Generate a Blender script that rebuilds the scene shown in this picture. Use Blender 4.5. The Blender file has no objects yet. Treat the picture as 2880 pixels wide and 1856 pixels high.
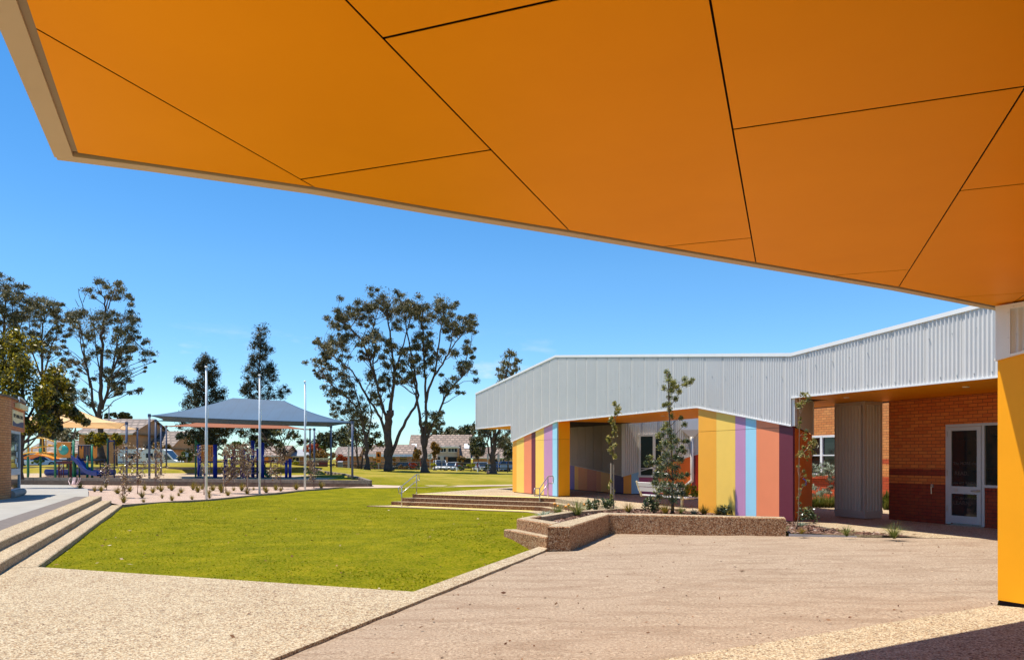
import bpy, bmesh, math, random
import numpy as np
from mathutils import Matrix, Vector
random.seed(7); np.random.seed(7)
SC = bpy.context.scene
COL = SC.collection
F, CU, CV, H = 2103.0, 1440.0, 1289.0, 1.7       # lens in photo pixels, principal column, horizon row, eye height

# ------------------------------------------------------------------ helpers
def at(u, v, Y):
    return ((u-CU)/F*Y, Y, H-(v-CV)/F*Y)
def at_z(u, v, z):
    Y = (H-z)*F/(v-CV)
    return ((u-CU)/F*Y, Y, z)
def lin(r, g, b):
    f = lambda c: (c/255/12.92 if c/255 <= .04045 else ((c/255+.055)/1.055)**2.4)
    return (f(r), f(g), f(b), 1)
def sstep(a, b, x):
    t = np.clip((x-a)/(b-a), 0, 1); return t*t*(3-2*t)

class MB:
    def __init__(s): s.v = []; s.f = []; s.m = []; s.cm = 0
    def add(s, vs, fs):
        o = len(s.v); s.v += [tuple(p) for p in vs]
        for f in fs: s.f.append([o+i for i in f]); s.m.append(s.cm)
        return s
    def box(s, x0, x1, y0, y1, z0, z1):
        return s.add([(x0,y0,z0),(x1,y0,z0),(x1,y1,z0),(x0,y1,z0),(x0,y0,z1),(x1,y0,z1),(x1,y1,z1),(x0,y1,z1)],
                     [(3,2,1,0),(4,5,6,7),(0,1,5,4),(1,2,6,5),(2,3,7,6),(3,0,4,7)])
    def prism(s, poly, z0, z1):          # z1 may be a list (one per corner)
        n = len(poly)
        zt = z1 if isinstance(z1, (list, tuple)) else [z1]*n
        zb = z0 if isinstance(z0, (list, tuple)) else [z0]*n
        a = sum(poly[i][0]*poly[(i+1)%n][1]-poly[(i+1)%n][0]*poly[i][1] for i in range(n))
        idx = list(range(n)) if a > 0 else list(range(n))[::-1]
        P = [poly[i] for i in idx]; T = [zt[i] for i in idx]; B = [zb[i] for i in idx]
        vs = [(p[0],p[1],b) for p, b in zip(P, B)]+[(p[0],p[1],t) for p, t in zip(P, T)]
        fs = [tuple(range(n-1,-1,-1)), tuple(range(n,2*n))]+[(i,(i+1)%n,n+(i+1)%n,n+i) for i in range(n)]
        return s.add(vs, fs)
    def tube(s, pts, r, n=8, caps=True):
        pts = [Vector(p) for p in pts]; k = len(pts)
        rs = r if isinstance(r, (list, tuple)) else [r]*k
        vs = []; prev = None
        for i, p in enumerate(pts):
            d = (pts[min(i+1,k-1)]-pts[max(i-1,0)])
            if d.length < 1e-9: d = Vector((0,0,1))
            d.normalize()
            if prev is None:
                a = Vector((1,0,0)) if abs(d.x) < .8 else Vector((0,1,0))
                e1 = d.cross(a).normalized()
            else:
                e1 = (prev-d*prev.dot(d))
                e1 = e1.normalized() if e1.length > 1e-6 else d.orthogonal().normalized()
            prev = e1; e2 = d.cross(e1)
            for j in range(n):
                t = 2*math.pi*j/n
                vs.append(p+e1*(rs[i]*math.cos(t))+e2*(rs[i]*math.sin(t)))
        fs = []
        for i in range(k-1):
            for j in range(n):
                fs.append((i*n+j, i*n+(j+1)%n, (i+1)*n+(j+1)%n, (i+1)*n+j))
        if caps: fs += [tuple(range(n-1,-1,-1)), tuple((k-1)*n+j for j in range(n))]
        return s.add(vs, fs)
    def bar(s, p, q, w, h):               # rectangular bar between two points, w sideways, h upwards
        p = Vector(p); q = Vector(q); d = (q-p).normalized()
        up = Vector((0,0,1)) if abs(d.z) < .95 else Vector((0,1,0))
        a = d.cross(up).normalized()*(w/2); b = a.cross(d).normalized()*(h/2)
        vs = [p-a-b,p+a-b,p+a+b,p-a+b,q-a-b,q+a-b,q+a+b,q-a+b]
        return s.add(vs, [(0,1,2,3),(7,6,5,4),(0,4,5,1),(1,5,6,2),(2,6,7,3),(3,7,4,0)])
    def loft(s, rows, closed=False):
        n = len(rows[0]); vs = [p for r in rows for p in r]; fs = []
        for i in range(len(rows)-1):
            for j in range(n if closed else n-1):
                fs.append((i*n+j, i*n+(j+1)%n, (i+1)*n+(j+1)%n, (i+1)*n+j))
        return s.add(vs, fs)
    def lathe(s, c, prof, n=12):
        rows = [[(c[0]+r*math.cos(2*math.pi*j/n), c[1]+r*math.sin(2*math.pi*j/n), c[2]+z) for j in range(n)] for r, z in prof]
        return s.loft(rows, True)
    def mesh(s, name, mats, inv=None, smooth=False):
        me = bpy.data.meshes.new(name)
        vs = s.v if inv is None else [tuple(inv@Vector(p)) for p in s.v]
        me.from_pydata(vs, [], s.f)
        for m in (mats if isinstance(mats, (list, tuple)) else [mats]): me.materials.append(m)
        if max(s.m, default=0): me.polygons.foreach_set('material_index', s.m)
        if smooth: me.polygons.foreach_set('use_smooth', [True]*len(me.polygons))
        me.update(); return me

def quads_mesh(name, V, mat, nv=4, smooth=False):   # V: (n, nv, 3) array -> many small faces
    n = V.shape[0]; me = bpy.data.meshes.new(name)
    me.vertices.add(n*nv); me.vertices.foreach_set('co', V.reshape(-1).astype(np.float32))
    me.loops.add(n*nv); me.loops.foreach_set('vertex_index', np.arange(n*nv, dtype=np.int32))
    me.polygons.add(n); me.polygons.foreach_set('loop_start', (np.arange(n)*nv).astype(np.int32))
    me.polygons.foreach_set('loop_total', np.full(n, nv, dtype=np.int32))
    me.materials.append(mat); me.update(calc_edges=True); me.validate(); return me

def link(name, data, parent=None):
    o = bpy.data.objects.new(name, data); COL.objects.link(o)
    if parent is not None: o.parent = parent
    return o
def tag(o, label=None, cat=None, group=None, kind=None):
    if label: o['label'] = label
    if cat: o['category'] = cat
    if group: o['group'] = group
    if kind: o['kind'] = kind
    return o
class Thing:
    def __init__(s, name, label, cat, loc=(0,0,0), rot=0, group=None):
        s.e = link(name, None); s.e.location = loc; s.e.rotation_euler = (0,0,rot); s.e.empty_display_size = .2
        tag(s.e, label, cat, group)
        s.M = Matrix.Translation(loc) @ Matrix.Rotation(rot, 4, 'Z'); s.inv = s.M.inverted()
    def part(s, name, mb, mat, parent=None, world=True, smooth=False, label=None):
        o = link(name, mb.mesh(name, mat, s.inv if world else None, smooth), parent or s.e)
        if label: o['label'] = label
        return o
    def cloud(s, name, V, mat, parent=None, nv=4):     # V in world coordinates
        R = np.array(s.inv)[:3,:3]; t = np.array(s.inv)[:3,3]
        return link(name, quads_mesh(name, V@R.T+t, mat, nv), parent or s.e)
def copy_tree(o, parent=None):
    c = o.copy(); COL.objects.link(c)
    if parent is not None: c.parent = parent
    for ch in list(o.children): copy_tree(ch, c)
    return c
def solo(name, mb, mat, label, cat, loc=(0,0,0), group=None, smooth=False):
    o = link(name, mb.mesh(name, mat, Matrix.Translation([-c for c in loc]), smooth)); o.location = loc
    return tag(o, label, cat, group)
def struct(name, mb, mat, smooth=False, kind='structure'):
    return tag(link(name, mb.mesh(name, mat, None, smooth)), kind=kind)
def text_mb(body, size, thick=.002):
    cu = bpy.data.curves.new('lettering', 'FONT'); cu.body = body; cu.size = size; cu.extrude = thick
    cu.align_x = 'CENTER'; cu.align_y = 'CENTER'; cu.resolution_u = 3
    o = bpy.data.objects.new('lettering', cu); COL.objects.link(o)
    dg = bpy.context.evaluated_depsgraph_get(); me = bpy.data.meshes.new_from_object(o.evaluated_get(dg))
    mb = MB(); mb.add([tuple(v.co) for v in me.vertices], [tuple(p.vertices) for p in me.polygons])
    bpy.data.objects.remove(o); bpy.data.curves.remove(cu); bpy.data.meshes.remove(me)
    return mb
def place(mb, o, ex, ey, ez):                         # map local x,y,z axes to given vectors
    o, ex, ey, ez = Vector(o), Vector(ex), Vector(ey), Vector(ez)
    mb.v = [tuple(o+ex*p[0]+ey*p[1]+ez*p[2]) for p in mb.v]; return mb

# ------------------------------------------------------------------ materials
MATS = {}
def nodes(name):
    m = bpy.data.materials.new(name); m.use_nodes = True
    nt = m.node_tree; b = nt.nodes['Principled BSDF']; return m, nt, b
def N(nt, t, **kw):
    n = nt.nodes.new(t)
    for k, v in kw.items():
        if k in n.inputs: n.inputs[k].default_value = v
        else: setattr(n, k, v)
    return n
def mixc(nt, fac, a, b, blend='MIX'):
    n = nt.nodes.new('ShaderNodeMix'); n.data_type = 'RGBA'; n.blend_type = blend
    for i, x in ((0, fac), (6, a), (7, b)):
        if isinstance(x, (int, float)): n.inputs[i].default_value = x
        elif isinstance(x, (tuple, list)): n.inputs[i].default_value = x
        else: nt.links.new(x, n.inputs[i])
    return n.outputs[2]
def ramp(nt, x, stops):
    n = nt.nodes.new('ShaderNodeValToRGB'); nt.links.new(x, n.inputs[0]); cr = n.color_ramp
    while len(cr.elements) < len(stops): cr.elements.new(.5)
    for e, (p, c) in zip(cr.elements, stops): e.position = p; e.color = c if not isinstance(c, (int, float)) else (c,c,c,1)
    return n.outputs[0]
def noise(nt, scale, detail=4, vec=None, rough=.55):
    n = N(nt, 'ShaderNodeTexNoise', Scale=scale, Detail=detail, Roughness=rough)
    if vec is not None: nt.links.new(vec, n.inputs['Vector'])
    return n.outputs[0]
def objco(nt): return N(nt, 'ShaderNodeTexCoord').outputs['Object']
def bump(nt, b, h, strength, dist=.01):
    n = N(nt, 'ShaderNodeBump', Strength=strength, Distance=dist); nt.links.new(h, n.inputs['Height'])
    nt.links.new(n.outputs[0], b.inputs['Normal'])
def sc(c, k): return (min(1,c[0]*k), min(1,c[1]*k), min(1,c[2]*k), 1)

def paint(name, col, rough=.5, metal=0, var=.06, scale=2.0, dirt=0, spec=.5, bmp=0):
    if name in MATS: return MATS[name]
    m, nt, b = nodes(name); co = objco(nt)
    n1 = noise(nt, scale, 5, co)
    c = mixc(nt, ramp(nt, n1, [(.3, 0), (.7, 1)]), sc(col, 1-var), sc(col, 1+var))
    if dirt:
        n2 = noise(nt, scale*6, 6, co); c = mixc(nt, ramp(nt, n2, [(.55, 0), (.75, dirt)]), c, sc(col, .55))
    nt.links.new(c, b.inputs['Base Color'])
    b.inputs['Roughness'].default_value = rough; b.inputs['Metallic'].default_value = metal
    b.inputs['Specular IOR Level'].default_value = spec
    if bmp: bump(nt, b, noise(nt, 60, 3, co), bmp, .004)
    MATS[name] = m; return m
def glass(name, col=(.012,.014,.016,1), rough=.04, spec=.5):
    if name in MATS: return MATS[name]
    m, nt, b = nodes(name)
    n1 = noise(nt, 1.3, 2, objco(nt))
    nt.links.new(mixc(nt, n1, sc(col, .6), sc(col, 1.6)), b.inputs['Base Color'])
    b.inputs['Roughness'].default_value = rough; b.inputs['Specular IOR Level'].default_value = spec
    MATS[name] = m; return m
def leafmat(name, stops, trans=.25, rough=.45, spec=.5):
    m, nt, b = nodes(name)
    g = N(nt, 'ShaderNodeNewGeometry')
    c = ramp(nt, g.outputs['Random Per Island'], stops)
    big = noise(nt, .35, 2, objco(nt))
    c = mixc(nt, ramp(nt, big, [(.35, .0), (.65, .45)]), c, stops[0][1])
    nt.links.new(c, b.inputs['Base Color']); b.inputs['Roughness'].default_value = rough
    b.inputs['Specular IOR Level'].default_value = spec
    t = N(nt, 'ShaderNodeBsdfTranslucent'); nt.links.new(c, t.inputs['Color'])
    mx = N(nt, 'ShaderNodeMixShader'); mx.inputs[0].default_value = trans
    nt.links.new(b.outputs[0], mx.inputs[1]); nt.links.new(t.outputs[0], mx.inputs[2])
    nt.links.new(mx.outputs[0], nt.nodes['Material Output'].inputs[0]); return m
def brick(name, c1, c2, mortar, band=None, axes='xz', w=.24, h=.086):
    m, nt, b = nodes(name); co = objco(nt)
    sp = N(nt, 'ShaderNodeSeparateXYZ'); nt.links.new(co, sp.inputs[0])
    cb = N(nt, 'ShaderNodeCombineXYZ')
    nt.links.new(sp.outputs['XY'.index(axes[0].upper())], cb.inputs[0]); nt.links.new(sp.outputs[2], cb.inputs[1])
    t = N(nt, 'ShaderNodeTexBrick', Scale=1.0); nt.links.new(cb.outputs[0], t.inputs['Vector'])
    t.inputs['Brick Width'].default_value = w; t.inputs['Row Height'].default_value = h
    t.inputs['Mortar Size'].default_value = .006; t.inputs['Mortar Smooth'].default_value = .15
    t.inputs['Bias'].default_value = -.1
    t.inputs['Color1'].default_value = c1; t.inputs['Color2'].default_value = c2; t.inputs['Mortar'].default_value = mortar
    c = t.outputs['Color']
    if band:                                          # darker courses below a height and in one belt
        z = sp.outputs[2]
        lo = N(nt, 'ShaderNodeMath', operation='LESS_THAN'); nt.links.new(z, lo.inputs[0]); lo.inputs[1].default_value = band[0]
        a = N(nt, 'ShaderNodeMath', operation='COMPARE'); nt.links.new(z, a.inputs[0]); a.inputs[1].default_value = band[1]; a.inputs[2].default_value = .086
        mx = N(nt, 'ShaderNodeMath', operation='MAXIMUM'); nt.links.new(lo.outputs[0], mx.inputs[0]); nt.links.new(a.outputs[0], mx.inputs[1])
        c = mixc(nt, mx.outputs[0], c, mixc(nt, 1.0, c, band[2], 'MULTIPLY'))
    c = mixc(nt, ramp(nt, noise(nt, 7, 5, co), [(.35, 0), (.75, .5)]), c, mixc(nt, .6, c, sc(c1, .45)))
    nt.links.new(c, b.inputs['Base Color']); b.inputs['Roughness'].default_value = .8
    inv = N(nt, 'ShaderNodeMath', operation='SUBTRACT'); inv.inputs[0].default_value = 1; nt.links.new(t.outputs['Fac'], inv.inputs[1])
    bump(nt, b, inv.outputs[0], .6, .006)
    MATS[name] = m; return m
def aggregate(name, stops, scale=95, blotch=.25, bmp=.5, dist=.006, k=1.0):
    stops = [(p, sc(c, k)) for p, c in stops]
    m, nt, b = nodes(name); co = objco(nt)
    v = N(nt, 'ShaderNodeTexVoronoi', Scale=scale); nt.links.new(co, v.inputs['Vector'])
    sp = N(nt, 'ShaderNodeSeparateColor'); nt.links.new(v.outputs['Color'], sp.inputs[0])
    c = ramp(nt, sp.outputs[0], stops)
    e = ramp(nt, v.outputs['Distance'], [(.35, 0), (.75, .45)])
    c = mixc(nt, e, c, sc(stops[0][1], .5))
    big = ramp(nt, noise(nt, .55, 5, co, .6), [(.3, 0), (.7, 1)])
    c = mixc(nt, mixc(nt, 1.0, big, (blotch,blotch,blotch,1), 'MULTIPLY'), c, sc(stops[-1][1], 1.05))
    mid = ramp(nt, noise(nt, 6, 6, co, .7), [(.45, 0), (.8, .35)])
    c = mixc(nt, mid, c, sc(stops[0][1], .9))
    nt.links.new(c, b.inputs['Base Color']); b.inputs['Roughness'].default_value = .85; b.inputs['Specular IOR Level'].default_value = .25
    bump(nt, b, v.outputs['Distance'], bmp, dist)
    MATS[name] = m; return m

# foliage: clumps of small leaf faces
def leaf_cloud(clumps, per, lw, ll, droop=.35, hollow=.0, flat=.7, seed=1, soft=1.0):
    rng = np.random.default_rng(seed); out = []
    for (x, y, z, r) in clumps:
        n = max(6, int(per*rng.uniform(.7, 1.3)))
        d = rng.normal(size=(n,3)); d /= np.linalg.norm(d, axis=1)[:,None]
        rr = r*np.minimum(soft*np.abs(rng.normal(0, .62, n)+.1), .95*soft)
        P = d*rr[:,None]; P[:,2] *= flat; P[:,2] -= droop*.25*r*np.abs(rng.normal(0,1,n)); P += np.array([x,y,z])
        a = rng.normal(size=(n,3)); a[:,2] -= droop*2; a /= np.linalg.norm(a, axis=1)[:,None]
        q = rng.normal(size=(n,3)); bq = np.cross(a, q); bq /= (np.linalg.norm(bq, axis=1)[:,None]+1e-9)
        s = rng.uniform(.6, 1.35, n)[:,None]
        a = a*ll*s/2; bq = bq*lw*s/2
        out.append(np.stack([P-a, P+bq*1.0-a*.1, P+a, P-bq*1.0-a*.1], 1))
    return np.concatenate(out, 0)
# ------------------------------------------------------------------ palette
ORANGE = lin(240,158,30); YEL = lin(250,205,95); ORG2 = lin(248,172,52); SALMON = lin(240,140,95); MAROON = lin(105,38,52)
MAUVE = lin(196,142,180); SKYB = lin(160,214,235); PURP = lin(70,25,85); REDO = lin(205,85,20); RED = lin(200,45,8); PINK = lin(185,80,120)
m_soffit = paint('orange soffit board', (.99,.37,.001,1), .48, metal=.6, var=.03, scale=1.2, spec=.02)
m_yellow = paint('orange yellow panel', lin(248,168,24), .45, var=.03, scale=1.5, spec=.2)
m_beige = paint('beige fascia metal', lin(205,180,150), .5, var=.04)
m_dark = paint('dark shadow gap', lin(48,20,10), .9)
m_flash = paint('white flashing', lin(228,226,224), .4, .0, var=.03)
m_corr = paint('corrugated zinc grey', lin(206,203,200), .45, .0, var=.03, scale=1.0, dirt=.06, spec=.3)
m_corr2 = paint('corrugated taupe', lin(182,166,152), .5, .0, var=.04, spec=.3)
m_steel = paint('brushed steel', lin(190,182,175), .3, .8)
m_alu = paint('aluminium frame', lin(178,172,172), .4, .3)
m_white = paint('white paint', lin(232,234,236), .4)
m_glass = glass('dark glass')
m_glass2 = glass('house glass', lin(40,48,58))
BR_C1, BR_C2 = lin(214,122,58), lin(196,96,44)
m_brick = brick('orange brick', BR_C1, BR_C2, lin(96,60,40), band=(1.05, 1.35, lin(205,140,120)))
m_brick2 = brick('pale orange brick', lin(226,150,82), lin(206,124,62), lin(92,62,44), band=(1.1, 1.6, lin(215,130,110)))
m_brickY = brick('tan brick', lin(214,146,88), lin(196,122,70), lin(70,46,36), axes='yz')
m_timber = paint('weathered timber', lin(112,92,76), .85, var=.3, scale=3, dirt=.4, bmp=.4)
m_timber2 = paint('grey sleeper timber', lin(128,116,102), .85, var=.3, scale=4, dirt=.5, bmp=.4)
PEB = [(0, lin(120,72,50)), (.25, lin(205,170,135)), (.6, lin(228,206,178)), (1, lin(243,230,210))]
m_agg = aggregate('pale exposed aggregate', [(0, lin(100,64,40)), (.22, lin(196,156,114)), (.5, lin(232,204,160)), (1, lin(252,234,198))], 62, .2, .8, .010, k=.66)
m_aggw = aggregate('brown pebble aggregate', [(0, lin(86,40,20)), (.35, lin(150,88,52)), (.7, lin(186,126,84)), (1, lin(222,184,144))], 50, .06, .8, .01, k=.62)
m_conc = paint('grey concrete', lin(156,150,140), .8, var=.08, scale=1.2, dirt=.12, spec=.2)
m_asph = paint('asphalt', lin(112,102,95), .9, var=.15, scale=8, dirt=.4, spec=.2, bmp=.3)
m_pathc = paint('pale path', lin(182,158,134), .85, var=.08, scale=2, dirt=.1)
m_post = paint('blue grey post', lin(70,82,108), .45, .0)

# grass
m_grass, nt, b = nodes('lawn grass'); co = objco(nt)
gcol = ramp(nt, noise(nt, 1.1, 8, co, .74), [(.3, lin(62,78,2)), (.45, lin(86,97,3)), (.58, lin(110,112,5)), (.72, lin(144,130,28))])
gcol = mixc(nt, ramp(nt, noise(nt, 22, 5, co, .7), [(.42, 0), (.64, .6)]), gcol, lin(168,142,44))
gcol = mixc(nt, ramp(nt, noise(nt, 45, 4, co, .7), [(.36, .45), (.5, 0)]), gcol, lin(70,72,2))
sp = N(nt, 'ShaderNodeSeparateXYZ'); nt.links.new(co, sp.inputs[0])
mr = N(nt, 'ShaderNodeMapRange'); nt.links.new(sp.outputs[1], mr.inputs[0])
mr.inputs[1].default_value = 44; mr.inputs[2].default_value = 58
gcol = mixc(nt, mr.outputs[0], gcol, mixc(nt, ramp(nt, noise(nt, .35, 5, co, .7), [(.35, 0), (.65, 1)]), lin(120,116,34), lin(158,138,62)))
nt.links.new(gcol, b.inputs['Base Color']); b.inputs['Roughness'].default_value = .95; b.inputs['Specular IOR Level'].default_value = .02
bump(nt, b, noise(nt, 40, 5, co, .7), .8, .03)
m_blade = leafmat('grass blade', [(0, lin(92,104,2)), (.45, lin(120,124,6)), (.8, lin(150,142,24)), (1, lin(196,174,80))], .5, .8, .02)

# raked sand
m_sand, nt, b = nodes('raked sand'); co = objco(nt)
s1 = ramp(nt, noise(nt, 34, 8, co, .86), [(.37, lin(76,56,42)), (.45, lin(150,128,106)), (.56, lin(180,158,134)), (.68, lin(220,202,176))])
s1 = mixc(nt, ramp(nt, noise(nt, .8, 5, co), [(.3, 0), (.7, .25)]), s1, lin(164,140,118))
mp = N(nt, 'ShaderNodeMapping'); nt.links.new(co, mp.inputs[0]); mp.inputs['Rotation'].default_value = (0,0,math.radians(-22)); mp.inputs['Scale'].default_value = (.5, 2.2, 1)
rk = N(nt, 'ShaderNodeTexNoise', Scale=1.5, Detail=6.0, Roughness=.6, Distortion=.5); nt.links.new(mp.outputs[0], rk.inputs['Vector']); rk = rk.outputs[0]
s1 = mixc(nt, ramp(nt, rk, [(.40, .36), (.53, 0)]), s1, lin(128,102,80))
nt.links.new(s1, b.inputs['Base Color']); b.inputs['Roughness'].default_value = .95; b.inputs['Specular IOR Level'].default_value = .1
ad = N(nt, 'ShaderNodeMath', operation='ADD'); nt.links.new(rk, ad.inputs[0])
ml = N(nt, 'ShaderNodeMath', operation='MULTIPLY'); nt.links.new(noise(nt, 75, 3, co, .7), ml.inputs[0]); ml.inputs[1].default_value = .3
nt.links.new(ml.outputs[0], ad.inputs[1]); bump(nt, b, ad.outputs[0], .9, .05)
# gravel bed and mulch
m_bed = aggregate('pink gravel', [(0, lin(176,132,110)), (.3, lin(214,178,152)), (1, lin(236,212,190))], 60, .25, .4, k=.68)
m_mulch = aggregate('bark mulch', [(0, lin(42,24,18)), (.4, lin(92,56,40)), (.75, lin(138,96,74)), (1, lin(196,168,146))], 26, .1, 1.0, .03)
m_psand = aggregate('play sand', [(0, lin(190,160,126)), (.5, lin(222,196,160)), (1, lin(238,216,184))], 30, .25, .5, k=.64)

# ------------------------------------------------------------------ terrain
CTRL = np.array([(-7,11.6,-.09),(-4,10.5,-.09),(-1.3,9.7,-.08),(.5,14.7,-.02),(-.1,15.8,.09),(.3,18,.0),(-8,4,-.25),(2,4,-.25),(9,5,-.3),(-2,-4,-.3),
 (-14,27.5,-.1),(-10.5,19,-.09),(-5,16,-.1),(-3,22,-.2),(-6,31.5,-.39),(-3,30.5,-.39),(0,28.5,-.38),(1.2,26.5,-.38),(-1,26,-.3),(-7,27,-.28),(1,22,-.14),
 (-13.9,33.9,-.19),(-12.7,37.7,-.15),(-11.4,41.2,-.06),(-14.6,28.3,-.09),(-33,49.6,-.1),(-20,46.2,-.04),(-8.1,43.1,.03),(-18,38,-.08),
 (-20,30,.0),(-25,35,-.05),(-28,44,-.2),(-17,27,-.05),(-30,20,-.1),(-12,14,-.1),(-5,47,.0),(-2,50,-.12),(0,53,-.16),(1.5,46,-.2),(-5,40,-.24),(-7,37,-.25),(3,45,-.2),
 (-12.7,57.5,.46),(-10.5,51.5,.4),(-7.5,45.5,.2),(-17.2,66,.6),(-5,60,.1),(-8,68,.3),(0,66,.08),(4,70,.0),(10,62,-.1),
 (-14,85,.32),(-9.3,80,.1),(-2,78,.03),(-17,88,.4),(-24,85,.7),(4,90,-.1),(12,85,-.2),
 (-35,75,.95),(-27,74,.95),(-20,73,.9),(-45,78,1.1),(-35,80,1.25),(-27,80,1.2),(-46,88,1.1),(-25,55,.05),(-15,52,.05),(-35,58,.05),(-15,62,.1),(-30,66,.1),(-42,64,.0),(-55,66,.0),(-20,68,.1),(-24,69.5,.0),(-28,69.5,.0),(-32,69.5,.0),(-36,69.5,.0),(-40,69.5,.0),(-44,69.5,.0),(-48,69.5,.0),(-22.5,73.6,.88),(-26,73.6,.9),(-30,73.6,.9),(-34,73.6,.92),(-38,73.6,.92),(-42,73.6,.95),(-46,73.6,.95),(-50,73.6,.95),
 (-45,100,.0),(-25,100,.2),(-60,110,-.2),(-12,98,.1),(0,100,-.15),(-10,112,-.32),(5,112,-.35),(-40,118,-.35),(30,115,-.4),(0,160,-.35),(-60,165,-.35),(60,160,-.35),(-120,140,-.3),
 (1.6,14.6,-.4),(2.6,16.2,-.4),(1.2,12.6,-.4),(4,15,-.4),(1.3,15.4,-.25),(5,30,-.25),(10,20,-.2),(10,30,-.2),(3,24,-.1),(6,17,-.1),(12,15,-.25),(8,12,-.25),(20,40,-.2),(3.4,20,-.05),(-50,30,-.1),(40,40,-.3),(0,700,-.4),(-600,600,-.4),(600,600,-.4)], dtype=float)
def terrain(x, y):
    x = np.asarray(x, float); y = np.asarray(y, float); sh = np.broadcast(x, y).shape
    X = np.broadcast_to(x, sh).reshape(-1); Y = np.broadcast_to(y, sh).reshape(-1)
    d2 = (X[:,None]-CTRL[None,:,0])**2+(Y[:,None]-CTRL[None,:,1])**2
    w = 1/(d2+.6)**2.0
    return ((w*CTRL[None,:,2]).sum(1)/w.sum(1)).reshape(sh)
def tz(x, y): return float(terrain(x, y))
def ground_at(u, v, dz=0.0):
    z = 0.0
    for _ in range(8):
        Y = (H-z)*F/(v-CV); z = .5*z+.5*(tz((u-CU)/F*Y, Y)+dz)
    Y = (H-z)*F/(v-CV); X = (u-CU)/F*Y
    return (X, Y, tz(X, Y)+dz)

ys = np.concatenate([np.arange(-12,62,.7), np.arange(62,130,1.6), [135,142,150,165,190,240,320,500,900,1600]])
xs = np.concatenate([[-1500,-800,-400,-220,-140,-110], np.arange(-90,52,1.0), [56,64,80,120,200,400,900,1500]])
GX, GY = np.meshgrid(xs, ys); GZ = terrain(GX, GY)
mb = MB(); mb.loft([[(GX[i,j], GY[i,j], GZ[i,j]) for j in range(len(xs))] for i in range(len(ys))])
mb.f = [f[::-1] for f in mb.f] if False else mb.f
struct('ground', mb, m_grass, True)

# foreground paving: L-shaped sheet of exposed aggregate, with the kerb strip between lawn and sand
dS = (-.4, .9165); nS = (.9165, .4)
def st(c, s): return (nS[0]*c+dS[0]*s, nS[1]*c+dS[1]*s)
mb = MB()
sand_line = [(-2.81,4.14),(.70,14.1),(1.0,14.95)]
pv = [st(-2.51,13.75), st(-2.14,13.75), (-1.26,9.56), (.70,14.95), (.75,14.6), (.60,13.83), (-2.81,4.14), (5.62,8.68), (6.0,8.4), (12.5,-2), (12.5,-9), st(-2.51,-8)]
mb.prism(pv, -.35, 0.0); struct('paving', mb, m_agg)

# sand court
mb = MB(); rows = []
Lp = [(-2.83,4.10),(.62,13.9),(1.06,13.98),(2.28,17.25)]; Rp = [(-2.79,4.12),(5.62,8.68),(10.2,14.95)]
def poly_at(P, t):
    L = [math.dist(P[i], P[i+1]) for i in range(len(P)-1)]; s = t*sum(L)
    for i, l in enumerate(L):
        if s <= l or i == len(L)-1:
            k = s/l; return (P[i][0]+(P[i+1][0]-P[i][0])*k, P[i][1]+(P[i+1][1]-P[i][1])*k)
        s -= l
rng = np.random.default_rng(5)
from mathutils import noise as mn
def sand_z(x, y, b):
    w = min(1, max(0, b/7))*sstep(8.5, 15, y)
    rip = mn.noise((x*.5*.92+y*.5*-.4, (x*.38+y*.92)*3.0, 0))*.022+mn.noise((x*1.3,y*1.3,3))*.008+mn.noise((x*7,y*7,5))*.004
    e = min(1, b/.35)
    return -.035+.012*e+.10*w+rip*min(1, .3+b)
nr, nc = 230, 230
for i in range(nr+1):
    a = poly_at(Lp, i/nr); c = poly_at(Rp, i/nr); r = []
    for j in range(nc+1):
        k = j/nc; x = a[0]+(c[0]-a[0])*k; y = a[1]+(c[1]-a[1])*k
        r.append((x, y, float(sand_z(x, y, k*math.dist(a, c)))))
    rows.append(r)
mb.loft(rows); struct('sand', mb, m_sand, True)

# building terrace and passage floor
P1, P2, P3 = (-4.42,33.2), (1.73,29.7), (3.25,24.3)
terr = [P1, P2, P3, (5.2,22.75), (5.5,22.25), (7.03,18.75), (7.1,18.2), (7.32,17.0), (7.87,15.75), (8.4,15.35), (10.2,14.95), (16,13), (22,24), (12,46), (.02,41.5)]
mb = MB(); mb.prism(terr, -.5, [.12]*7+[.11,.09,.08,.08,.08,.12,.12,.12]); struct('terrace', mb, m_agg)

# left plaza, asphalt strip
mb = MB(); rows = []
for k in range(9):
    t = k/8
    a = st(-3.3, 6+25.65*min(1,t*1.0)) ; zz = .30
    rows.append([(a[0], a[1], .30), (a[0]-2, a[1]-.2, .30), (a[0]-14, a[1]-2, .31), (a[0]-40, a[1]-6, .31)])
e = rows[-1]
back = [(-20.3,35.8,.235),(-22.5,36,.24),(-27,34,.24),(-56,34,.24)]
back2 = [(-24.3,42,.11),(-26,42,.1),(-29,42,.1),(-60,44,.1)]
back3 = [(-28.2,48.3,-.02),(-30,48.8,-.02),(-33,49.4,-.02),(-64,57,-.02)]
mb.loft(rows+[back, back2, back3]); struct('plaza', mb, m_conc)
mb = MB(); mb.loft([[(*st(-3.30, s), .304), (*st(-3.98+.012*(s-6)*(1 if s < 20 else .9), s), .304)] for s in (6, 14, 22, 31.5)]); struct('asphalt_strip', mb, m_asph)

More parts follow.
